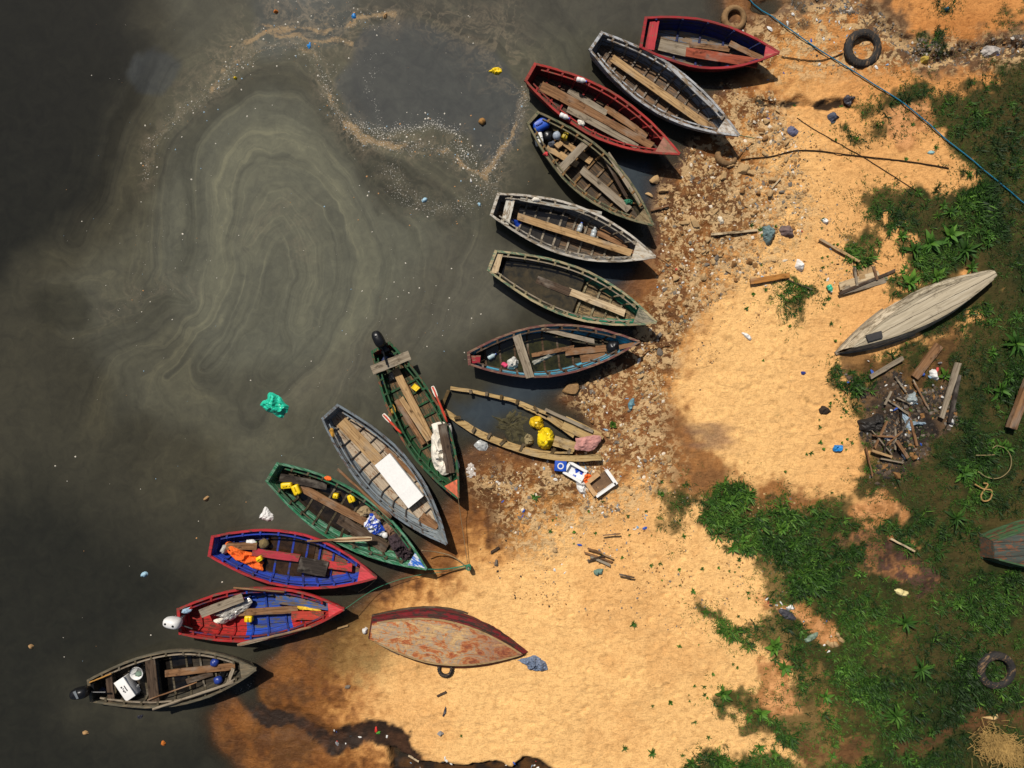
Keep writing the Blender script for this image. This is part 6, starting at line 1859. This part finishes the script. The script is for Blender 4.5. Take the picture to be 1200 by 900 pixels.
BS = "larger stones at the waterline"
stone("largest boulder, half wet, between the turquoise boat and the wreck", *ZE(782, 165), 11, "wet", .8, BS)
stone("round pale boulder in the water right of the olive brown boat", *ZQ(107, 240), 8, "pale", .85, BS)
stone("long pale stone below the round pale boulder", *ZQ(155, 294), 7, "pale", .45, BS, .1)
stone("slanting pale stone touching the olive brown boat's bow water", *ZQ(82, 310), 6, "pale", .5, BS, -.7)
stone("big white lump right of the half buried tyre", *ZQ(528, 195), 11, "pale", .75, BS)
stone("pale lump beside the big white lump", *ZQ(562, 210), 6, "pale", .8, BS)
stone("pale stone below the half buried tyre", *ZQ(432, 228), 7, "pale", .8, BS)
stone("upright kidney shaped stone on the upper rubble", *ZQ(298, 442), 10, "pale", .55, BS, 1.9)
stone("pale block beside the kidney shaped stone", *ZQ(250, 445), 7, "pale", .7, BS)
stone("grey wedge stone on the wet sand right of the stake", *ZV(372, 602), 6, "grey", .6, BS, 1.5)
stone("flat grey brown brick at the foot of the ash heap", *ZL(606, 305), 8, "brown", .6, BS, -.6)
stone("flat slab under the thick end of the ash heap", *ZL(690, 225), 7, "brown", .55, BS, .4)
stone("pale stone on the wet mud near the moss", *ZT(846, 472), 4.5, "grey", .55, BS, .4)
for k, (x, y) in enumerate([(285, 315), (330, 275), (345, 300), (300, 325), (318, 318)]):
    stone("white stone in the small cluster lying in the grass", *ZM(x, y), R.uniform(3.5, 5.2), "pale", .8, "white stones clustered in the grass")
rub_poly = RUB[:2]


def scatter(n, polys, cond=None):
    out = []
    allp = np.concatenate(polys); lo, hi = allp.min(0), allp.max(0)
    while len(out) < n:
        xy = NR.uniform(lo, hi, (4000, 2))
        s = np.max([sdpoly(xy[:, 0], xy[:, 1], q) for q in polys], 0)
        dens = 0.12 + 0.88 * smooth(-.15, .45, fbm(xy[:, 0], xy[:, 1], .8, 3, 33))
        ok = (s > 0) & (NR.random(4000) < dens)
        if cond is not None: ok &= cond(xy[:, 0], xy[:, 1])
        out += [tuple(p) for p in xy[ok]]
    return out[:n]


inb = lambda x, y: np.all([np.abs((x - b["org"].x) * -math.sin(b["rz"]) + (y - b["org"].y) * math.cos(b["rz"])) > b["wm"] * 1.0 if False else ~((np.abs((x - b["org"].x) * -math.sin(b["rz"]) + (y - b["org"].y) * math.cos(b["rz"])) < b["wm"] * 1.02) & ((x - b["org"].x) * math.cos(b["rz"]) + (y - b["org"].y) * math.sin(b["rz"]) < b["L"] * .99) & ((x - b["org"].x) * math.cos(b["rz"]) + (y - b["org"].y) * math.sin(b["rz"]) > 0)) for b in BOATS.values()], 0)
for i, (x, y) in enumerate(scatter(270, [RUB[0], RUB[0], RUB[1]], inb)):
    k = R.choices(["pale", "brown", "grey"], [6, 3, 1])[0]
    up = y > (450 - 395) / PXM
    r = 1.7 + 4.6 * R.random() ** 2.6
    stone(f"small {k} stone in the rubble " + ("beside the upper moored boats" if up else "around the sunken wreck"), 600 + x * PXM, 450 - y * PXM, r, k, R.uniform(.55, .95), f"{k} stones in the " + ("upper" if up else "lower") + " rubble")


def gravel(n, polys, name, smin, smax, mats, cond, label, seed, dens=1):
    pts = np.array(scatter(n, polys, cond)); n = len(pts)
    base = np.array([[1, 0, 0], [0, 1, 0], [-1, 0, 0], [0, -1, 0], [0, 0, .8], [.5, .5, -.6], [-.5, -.5, -.6]], float)
    F = np.array([[0, 1, 4], [1, 2, 4], [2, 3, 4], [3, 0, 4], [1, 0, 5], [2, 1, 5], [3, 2, 6], [0, 3, 6], [5, 0, 6], [5, 6, 2]])
    F = np.array([[0, 1, 4], [1, 2, 4], [2, 3, 4], [3, 0, 4]])
    base = base[:5]
    V = base[None] * NR.uniform(.6, 1.25, (n, 5, 3)); a = NR.uniform(0, 6.28, n)
    s = smin + (smax - smin) * NR.random(n) ** 2.5
    c, d_ = np.cos(a)[:, None], np.sin(a)[:, None]; asp = NR.uniform(.5, 1, n)[:, None]
    X = V[..., 0] * c - V[..., 1] * asp * d_; Y = V[..., 0] * d_ + V[..., 1] * asp * c
    Z = V[..., 2] * .7 + NR.uniform(-.15, .15, (n, 5))
    z0 = np.maximum(height(pts[:, 0], pts[:, 1]), -.01)
    co = np.stack([X * s[:, None] + pts[:, :1], Y * s[:, None] + pts[:, 1:], Z * s[:, None] + z0[:, None] - .002], 2).reshape(-1, 3)
    f = (np.arange(n)[:, None, None] * 5 + F[None]).reshape(-1, 3)
    me = raw_mesh(name, co, f)
    for m in mats: me.materials.append(m)
    mi = np.repeat(NR.choice(len(mats), n, p=np.array([.5, .3, .12, .08][:len(mats)]) / sum([.5, .3, .12, .08][:len(mats)])), 4).astype(np.int32)
    me.polygons.foreach_set("material_index", mi)
    return tag(link(bpy.data.objects.new(name, me)), label, None, None, "stuff")


gravel(6000, [RUB[0], RUB[1]], "gravel", .018, .085, [M_STONE, M_STONE2, M_STONE3, plain(K(226, 210, 186), "shell", .8)], lambda x, y: inb(x, y) & (land_sd(x, y) > -.4), "broken shell and gravel strewn along the waterline", 1)
gravel(2600, [poly([(560, 520), (760, 560), (940, 580), (900, 760), (700, 720), (600, 700), (560, 640)]), RUB[2], ASH], "crumbs", .012, .05, [M_STONE2, M_STONE3, M_STONE, plain(K(60, 48, 36), "crumb", .9)], None, "crumbs of wood, shell and soil on the sand", 2)

gravel(1700, [ASH], "ash_rubble", .02, .11, [plain(K(46, 39, 34), "char", .9), plain(K(86, 72, 58), "ash_lump", .9), M_STONE3, M_STONE2], None, "charred lumps and crumbs of the ash heap", 3)
gravel(1500, [poly([(880, 120), (960, 150), (980, 250), (1010, 330), (900, 370), (850, 400), (820, 460), (800, 420), (840, 360), (930, 300), (930, 180)])], "loose_crumbs", .012, .05, [M_STONE, M_STONE2, M_STONE3, plain(K(70, 52, 36), "crumb2", .9)], None, "sparse crumbs of stone and wood beyond the rubble", 4)

gravel(900, [poly([ZK(100, 0), ZK(400, 0), ZK(520, 100), ZK(640, 200), ZK(800, 240), ZK(1200, 190), ZK(1200, 290), ZK(760, 340), ZK(620, 300), ZK(520, 210), ZK(400, 90), ZK(120, 60)])], "gully_rubble", .015, .08, [plain(K(92, 82, 72), "gully_lump", .9), M_STONE3, M_STONE2, plain(K(200, 190, 176), "gully_pale", .8)], None, "grey rubble and crumbs filling the gully at the top right", 5)

# ------------------------------------------------------------------ litter
def flake(seed, mat):
    W = [Vector((math.cos(a) * R.uniform(.6, 1.2), math.sin(a) * R.uniform(.4, .9), 0)) for a in [6.28 * i / 6 for i in range(6)]]
    o = patch("litter_scrap", None, 0, .55, mat, None, seed, 4, 14, .9, .4, .5, W)
    me = o.data; bpy.data.objects.remove(o)
    return me


LM = {"white": plain(K(232, 230, 224), "litter_white", .6), "pale blue": plain(K(150, 182, 206), "litter_blue", .5), "grey": plain(K(140, 138, 138), "litter_grey", .7), "blue": plain(K(50, 90, 180), "litter_deep_blue", .5), "red": plain(K(200, 70, 60), "litter_red", .6), "black": plain(K(40, 38, 38), "litter_black", .6)}
FL_ = {k: [flake(i * 7 + j, m) for j in range(4)] for i, (k, m) in enumerate(LM.items())}
ZON = [(60, RUB[1], "around the sunken wreck"), (34, RUB[0], "among the upper rubble"), (34, RUB[2], "in the gully at the top right"), (46, ASH, "on the ash heap"),
       (26, poly([(880, 250), (960, 280), (1010, 300), (1010, 350), (900, 360), (870, 320)]), "in the rubbish patch left of the grey boat"), (24, poly([(660, 560), (760, 560), (770, 640), (700, 700), (640, 660)]), "on the sand below the wreck"),
       (16, poly([(1000, 420), (1090, 420), (1120, 480), (1000, 480)]), "in the weeds under the grey boat"), (16, poly([(480, 870), (640, 885), (640, 905), (480, 905)]), "in the pit at the bottom edge"), (20, BARE[2], "in the sand gap of the grass"), (8, poly([(380, 850), (460, 840), (470, 870), (390, 875)]), "in the creek mud")]
for n, q, where in ZON:
    for x, y in scatter(n, [q], inb):
        k = R.choices(list(FL_), [8, 3, 3, 1.2, .8, 1.6])[0]
        o = bpy.data.objects.new("litter_scrap", R.choice(FL_[k])); COL.objects.link(o)
        s = R.uniform(.025, .075) * (1.25 if R.random() < .2 else 1)
        o.location = (x, y, max(gzs(x, y), 0) + .004 + (.05 if "weeds" in where else 0)); o.scale = (s * R.uniform(.8, 1.5), s * R.uniform(.4, 1.0), s * .6); o.rotation_euler = (R.uniform(-.3, .3), R.uniform(-.3, .3), R.random() * 6.28)
        tag(o, f"small {k} litter scrap {where}", "litter", f"{k} litter scraps {where}")


# specks drifting in the scum
def specks():
    pts = []
    lines_ = [F1, F2, F3, F4, [(150, 360), (190, 330), (200, 270), (230, 160), (330, 80)], [(400, 250), (480, 255), (560, 260), (620, 220)], [(440, 430), (480, 380), (545, 330), (548, 420)], [(440, 120), (430, 300), (440, 460), (380, 560)]]
    wts = [10, 8, 10, 8, 30, 26, 34, 40]
    for L_, w in zip(lines_, wts):
        for i in range(len(L_) - 1):
            for k in range(16):
                t = R.random(); pts.append((L_[i][0] + t * (L_[i + 1][0] - L_[i][0]) + R.gauss(0, w), L_[i][1] + t * (L_[i + 1][1] - L_[i][1]) + R.gauss(0, w)))
    for k in range(160): pts.append((R.uniform(60, 560), R.uniform(0, 800)))
    pts = np.array([((px - 600) / PXM, (450 - py) / PXM) for px, py in pts]); pts = pts[land_sd(pts[:, 0], pts[:, 1]) < -.3]; pts = pts[inb(pts[:, 0], pts[:, 1])]
    n = len(pts); a = np.linspace(0, 2 * np.pi, 6, endpoint=False)
    s = .008 + .026 * NR.random(n) ** 3; rad = s[:, None] * NR.uniform(.6, 1.2, (n, 6))
    bot = np.stack([pts[:, :1] + rad * np.cos(a), pts[:, 1:] + rad * np.sin(a), np.full((n, 6), -.002)], 2)
    top = np.stack([pts[:, :1] + rad * .6 * np.cos(a), pts[:, 1:] + rad * .6 * np.sin(a), np.full((n, 6), .012)], 2)
    co = np.concatenate([bot, top], 1).reshape(-1, 3); b0 = np.arange(n)[:, None] * 12
    q = np.concatenate([np.stack([b0[:, 0] + j, b0[:, 0] + (j + 1) % 6, b0[:, 0] + 6 + (j + 1) % 6, b0[:, 0] + 6 + j], 1) for j in range(6)] + [np.stack([b0[:, 0] + 6, b0[:, 0] + 7, b0[:, 0] + 8, b0[:, 0] + 9], 1), np.stack([b0[:, 0] + 9, b0[:, 0] + 10, b0[:, 0] + 11, b0[:, 0] + 6], 1)])
    me = raw_mesh("floating_specks", co, q)
    for m in (plain(K(214, 206, 190), "speck_pale", .8), plain(K(150, 180, 200), "speck_blue", .6), plain(K(190, 140, 90), "speck_tan", .8)): me.materials.append(m)
    c = NR.choice(3, n, p=[.7, .15, .15]); me.polygons.foreach_set("material_index", np.concatenate([np.tile(c, 6), c, c]).astype(np.int32))
    tag(link(bpy.data.objects.new("floating_specks", me)), "pale specks of rubbish drifting in the scum", None, None, "stuff")


specks()

# ------------------------------------------------------------------ vegetation
def leaf_mat(name):
    g = G(name)
    at = g.t.nodes.new("ShaderNodeAttribute"); at.attribute_name = "tint"
    r = g.t.nodes.new("ShaderNodeObjectInfo").outputs["Random"]
    hs = g.n("HueSaturation", 0, None, Color=at.outputs["Color"], Value=g.math('ADD', .75, g.math('MULTIPLY', r, .5)), Saturation=1.0)
    g.fin(hs, .6, .25)
    tr = g.t.nodes.new("ShaderNodeBsdfTranslucent"); g.put(tr.inputs[0], hs)
    mx = g.t.nodes.new("ShaderNodeMixShader"); mx.inputs[0].default_value = .22
    out = g.t.nodes["Material Output"]
    g.t.links.new(g.b.outputs[0], mx.inputs[1]); g.t.links.new(tr.outputs[0], mx.inputs[2]); g.t.links.new(mx.outputs[0], out.inputs[0])
    return g.m


M_LEAF = leaf_mat("leaf_green")


def blades(cx, cy, cz, ang, lean, length, width, col, rows=2):
    """ribbons rising from (c) and bending over: arrays of n -> vertices, quads, colours"""
    n = len(cx); dx, dy = np.cos(ang), np.sin(ang); sx, sy = -dy, dx
    V = []
    for t, wk in ((0, .5), (.5, 1.0), (1.0, .12)):
        l = length * t; bend = lean * (1 - .0 * t) + .35 * t
        hx = l * np.sin(np.minimum(bend, 1.62)); hz = l * np.cos(np.minimum(bend, 1.62))
        for s in (-1, 1):
            V.append(np.stack([cx + dx * hx + s * sx * width * wk / 2, cy + dy * hx + s * sy * width * wk / 2, cz + hz], 1))
    co = np.stack(V, 1).reshape(-1, 3); b = np.arange(n)[:, None] * 6
    q = np.concatenate([b + np.array([0, 1, 3, 2]), b + np.array([2, 3, 5, 4])])
    return co, q, np.repeat(col, 6, 0)


def greens(n, t):
    """t 0 dark .. 1 bright"""
    d_ = np.array([.014, .034, .007]); m = np.array([.036, .098, .012]); l = np.array([.105, .215, .026])
    t = np.clip(t, 0, 1)[:, None]
    return np.where(t < .5, d_ + (m - d_) * t * 2, m + (l - m) * (t - .5) * 2)


def ground_cover():
    N = 120000
    xy = np.stack([NR.uniform(4.2, 19.0, N), NR.uniform(-13.5, 11.5, N)], 1)
    m = grass_mask(xy[:, 0], xy[:, 1])
    ok = NR.random(N) < m * .66 * (.35 + .65 * smooth(-.35, .3, fbm(xy[:, 0], xy[:, 1], .7, 3, 46)))
    for MM, LL, hw_, tl in ((M15, L15, .85, 1), (M16, L16, .62, 1), (M17, L17, .75, 1)):
        inv = MM.inverted(); u = xy[:, 0] * inv[0][0] + xy[:, 1] * inv[0][1] + inv[0][3]; v = xy[:, 0] * inv[1][0] + xy[:, 1] * inv[1][1] + inv[1][3]
        ok &= ~((u > 0) & (u < LL) & (np.abs(v) < hw_))
    xy = xy[ok]; n = len(xy)
    k = NR.integers(6, 15, n); idx = np.repeat(np.arange(n), k); T = len(idx)
    cl = .42 + .42 * fbm(xy[:, 0], xy[:, 1], 1.6, 3, 44) + .22 * NR.normal(0, 1, n) - .34 * smooth(8, 13.5, xy[:, 0])  # leaves darken to the right, lens vignette put into their tint
    cl = np.where(NR.random(n) < .12, cl + .4, cl)
    size = np.clip(.6 + .35 * fbm(xy[:, 0], xy[:, 1], 1.1, 2, 45) + .25 * NR.normal(0, 1, n), .3, 1.6)
    mm = grass_mask(xy[:, 0], xy[:, 1]); size *= .55 + .45 * mm
    x = xy[idx, 0] + NR.normal(0, .02, T); y = xy[idx, 1] + NR.normal(0, .02, T)
    z = height(x, y) - .01
    ang = NR.uniform(0, 2 * np.pi, T); lean = NR.uniform(.25, 1.25, T); ln = NR.uniform(.09, .27, T) * size[idx]; w = NR.uniform(.014, .042, T) * size[idx]
    co, q, c = blades(x, y, z, ang, lean, ln, w, greens(T, cl[idx] + .12 * NR.normal(0, 1, T)))
    # short turf between the clumps
    n2 = 60000
    t = np.stack([NR.uniform(4.2, 19.0, n2), NR.uniform(-13.5, 11.5, n2)], 1)
    g0 = np.full(n2, -9.0)
    for Q in GRASS: g0 = np.maximum(g0, sdpoly(t[:, 0], t[:, 1], Q))
    for Q in BARE + [ASH]: g0 = np.minimum(g0, -sdpoly(t[:, 0], t[:, 1], Q) + .1)
    ok = NR.random(n2) < smooth(-.55, .45, g0 + .4 * fbm(t[:, 0], t[:, 1], .6, 3, 47)) * (.45 + .55 * smooth(-.5, .4, fbm(t[:, 0], t[:, 1], .5, 3, 48)))
    for MM, LL, hw_, tl in ((M15, L15, .85, 1), (M16, L16, .58, 1), (M17, L17, .75, 1)):
        inv = MM.inverted(); u = t[:, 0] * inv[0][0] + t[:, 1] * inv[0][1] + inv[0][3]; v = t[:, 0] * inv[1][0] + t[:, 1] * inv[1][1] + inv[1][3]
        ok &= ~((u > 0) & (u < LL) & (np.abs(v) < hw_))
    t = t[ok]; n2 = len(t); ii = np.repeat(np.arange(n2), 5); T2 = len(ii)
    x2 = t[ii, 0] + NR.normal(0, .03, T2); y2 = t[ii, 1] + NR.normal(0, .03, T2)
    c2 = np.clip(.40 + .30 * fbm(t[:, 0], t[:, 1], 1.2, 3, 49) + .18 * NR.normal(0, 1, n2) - .2 * smooth(8, 13, t[:, 0]), 0, 1)  # turf tint takes the same painted vignette towards the right
    co2, q2, k2 = blades(x2, y2, height(x2, y2) - .005, NR.uniform(0, 6.28, T2), NR.uniform(.4, 1.3, T2), NR.uniform(.035, .10, T2), NR.uniform(.007, .016, T2), greens(T2, c2[ii]) + np.array([.012, .006, .0])[None] * NR.random(T2)[:, None] * 2)
    q = np.concatenate([q, q2 + len(co)]); co = np.concatenate([co, co2]); c = np.concatenate([c, k2])
    me = raw_mesh("ground_cover", co, q); set_col(me, "tint", c); me.materials.append(M_LEAF)
    tag(link(bpy.data.objects.new("ground_cover", me)), "low leafy green ground cover and grass on the right bank", None, None, "stuff")


ground_cover()


def plant_mesh(name, nl, lmin, lmax, wid, bright, seed, droop=.5, stem=.0):
    rs = np.random.default_rng(seed); vs = []; fs = []; cs = []
    for i in range(nl):
        a = (i * 2.39996 + rs.normal(0, .3)) if stem > .04 else rs.uniform(0, 6.28); l = rs.uniform(lmin, lmax) * (.6 + .4 * i / nl) * (1 if stem > .04 else rs.uniform(.4, 1.15)); up = 1.25 - .95 * i / nl + rs.normal(0, .12)
        up = np.clip(up, .12, 1.35); w = l * wid * rs.uniform(.8, 1.2); b = len(vs); c0 = greens(1, np.array([bright + rs.normal(0, .12)]))[0]
        d_ = np.array([math.cos(a), math.sin(a)]); s = np.array([-d_[1], d_[0]]); z0 = stem * (1 - i / nl)
        p = np.array([0., 0.]); z = z0; n = 5
        for k in range(n + 1):
            t = k / n; e = up - droop * t * 1.3
            wk = w * math.sin(math.pi * min(1, .08 + .92 * t) ** .8) * .5 + .003
            for j in (-1, 0, 1):
                q = p + s * wk * j; vs.append((q[0], q[1], z + (0 if j else -wk * .25)))
                cs.append(c0 * (1.25 if j == 0 else 1.0))
            p = p + d_ * (l / n) * math.cos(e); z = z + l / n * math.sin(e)
        for k in range(n):
            for j in (0, 1):
                o_ = b + k * 3 + j; fs.append((o_, o_ + 1, o_ + 4, o_ + 3))
    me = raw_mesh(name, np.array(vs), np.array(fs)); set_col(me, "tint", np.clip(np.array(cs), 0, 1)); me.materials.append(M_LEAF)
    me.polygons.foreach_set("use_smooth", np.ones(len(fs), bool))
    return me


BIG = [plant_mesh("broadleaf_plant", nl, a, b_, w, br, s, dr, .06) for nl, a, b_, w, br, s, dr in ((13, .26, .42, .26, .55, 1, .7), (10, .24, .40, .34, .68, 2, .6), (16, .28, .46, .18, .45, 3, .8), (12, .22, .36, .40, .80, 4, .55), (18, .20, .40, .14, .6, 5, .9))]
SMALL = [plant_mesh("weed_tuft", nl, a, b_, w, br, s, dr, .03) for nl, a, b_, w, br, s, dr in ((16, .07, .15, .40, .62, 11, .5), (22, .08, .18, .22, .45, 12, .6), (14, .06, .13, .5, .75, 13, .4), (26, .08, .17, .12, .4, 14, .6))]


def plant(meshes, px, py, s, label, cat, name, group, k=None):
    q = gp(px, py, .1); o = bpy.data.objects.new(name, meshes[k] if k is not None else R.choice(meshes)); COL.objects.link(o)
    o.location = (q.x, q.y, gzs(q.x, q.y) - .01); o.scale = (s, s, s * R.uniform(.8, 1.1)); o.rotation_euler = (R.uniform(-.12, .12), R.uniform(-.12, .12), R.random() * 6.28)
    return tag(o, label, cat, group)


BG = "broadleaf plants in the grass"
for x, y, s, k, lb in [(*ZL(925, 300), 1.15, 0, "long leaved plant left of the tan wire loop"), (*ZL(890, 510), 1.1, 2, "fan shaped plant between the wire loop and the cut off boat"), (*ZM(35, 340), 1.0, 3, "bright green star plant at the sand edge, left of the dark grey film"),
                       (*ZM(275, 572), .9, 1, "star plant in the grass above the brown path"), (*ZM(725, 440), 1.3, 2, "large star plant in the lower grass"), (*ZM(605, 660), 1.45, 4, "wide dark plant just above the brown path"), (*ZM(650, 220), 1.2, 2, "spiky dark plant under the pale yellow bag"),
                       (*ZJ(965, 170), .9, 1, "bright rosette above the grey boat's upper end"), (*ZJ(675, 240), 1.2, 3, "bright leafy bush touching the grey boat's left side"), (*ZJ(800, 215), 1.0, 3, "bright leafy bush at the middle of the grey boat"),
                       (*ZJ(930, 90), 1.4, 2, "spiky plant in the grass above the grey boat"), (*ZJ(770, 60), 1.4, 0, "tall leafy plant at the top of the grass mass above the grey boat"), (*ZJ(690, 90), 1.1, 0, "leafy plant at the sand edge above the grey boat"), (*ZJ(860, 20), 1.2, 1, "leafy plant high above the grey boat"), (*ZJ(1170, 530), 1.6, 2, "large fanned plant right of the grey boat"),
                       (*ZJ(1100, 750), 1.2, 0, "grey green plant left of the thick post"), (*ZL(75, 560), .9, 3, "bright rosette in the middle grass patch"), (*ZO(895, 225), 1.0, 2, "dark spiky plant at the upper edge of the middle grass"), (*ZO(1110, 240), .8, 3, "bright rosette right of the dark spiky plant"),
                       (*ZO(1080, 790), .9, 3, "bright star plant where sand meets the lower grass"), (*ZX(685, 205), 1.1, 1, "bushy plant at the left of the small lower grass island"), (*ZX(890, 310), 1.0, 3, "broad leaved plant in the lower grass island"), (*ZX(1020, 60), 1.0, 1, "leafy plant above the lower grass island"), (*ZN(620, 830), 1.0, 1, "leafy plant at the upper edge of the middle grass patch"), (*ZJ(840, 680), .9, 3, "bright weeds right of the white paper below the grey boat")]:
    plant(BIG, x, y, s, lb, "plant", "broadleaf_plant", BG, k)
n_ = 0
while n_ < 70:
    x, y = R.uniform(800, 1215), R.uniform(60, 910)
    q = P(x, y); m = grass_mask(np.array([q.x]), np.array([q.y]))[0]
    if m < .8: continue
    zone = "upper right" if y < 330 else ("middle right" if y < 600 else "lower right"); kk = R.randrange(5)
    kind = ("broad leaved", "wide leaved", "spiky", "bright rosette", "narrow leaved")[kk]
    plant(BIG, x, y, R.uniform(.4, .8), f"{kind} weed within the {zone} ground cover", "plant", "broadleaf_plant", f"{kind} weeds in the {zone} ground cover", kk); n_ += 1
TG = "weed tufts scattered on the sand"
for x, y, s, lb in [(*ZE(1010, 365), 2.2, "dense green tuft right of the wreck's bow"), (*ZE(585, 750), 1.4, "green tuft on the wet sand below the wreck"), (*ZO(410, 690), 1.3, "lone tuft on the open lower sand"), (*ZO(495, 412), .9, "creeping tuft above the lone tuft"), (*ZO(690, 535), 1.2, "tuft in the sand left of the middle grass"), (*ZO(545, 80), 1.4, "tuft at the top of the lower sand"),
                    (*ZX(400, 255), 1.5, "tuft left of the lower grass island"), (*ZX(150, 500), 1.2, "tuft at the bottom edge of the sand"), (*ZX(300, 530), 1.4, "dark tuft beside the bottom edge tuft"), (*ZX(300, 272), .7, "tiny tuft left of the lower sand tuft"), (*ZQ(578, 778), 1.1, "bright tuft under the orange brown board"), (*ZQ(928, 798), .9, "bright tuft below the green capped bottle"), (*ZQ(545, 845), .9, "bright tuft in the lower rubbish patch"),
                    (*ZO(130, 255), 1.0, "tuft left of the driftwood heap"), (*ZO(200, 160), .9, "tuft below the foam trays"), (*ZN(1010, 605), .8, "pale tuft above the blue bag"), (*ZN(885, 690), .8, "tuft at the lower tip of the open sand"), (*ZN(300, 800), 1.0, "tuft above the middle grass patch"), (*ZN(785, 168), .6, "tiny tuft on the middle of the sand"), (*ZI(600, 790), .8, "tiny tuft on the sand below the rust bottomed boat")]:
    plant(SMALL, x, y, s, lb, "weed", "weed_tuft", TG)
for zn, where, n in ((poly([(770, 620), (880, 620), (900, 760), (840, 800), (780, 760)]), "on the sand left of the middle grass", 26), (poly([(970, 420), (1010, 400), (1020, 540), (960, 580), (930, 570), (960, 500)]), "on the sand left of the ash heap", 34), (poly([(880, 260), (1010, 250), (1060, 300), (1010, 420), (900, 370)]), "in the rubbish patch left of the grey boat", 40),
                     (poly([(820, 790), (950, 770), (960, 890), (780, 900), (770, 860)]), "around the lower grass island", 30), (poly([(640, 600), (780, 560), (790, 640), (700, 690), (650, 680)]), "around the driftwood heap", 18), (poly([(930, 120), (1080, 110), (1110, 200), (960, 180)]), "along the upper crack", 20)):
    for x, y in scatter(n, [zn]):
        plant(SMALL, 600 + x * PXM, 450 - y * PXM, R.uniform(.35, 1.0), f"small green weed {where}", "weed", "weed_tuft", f"small weeds {where}")
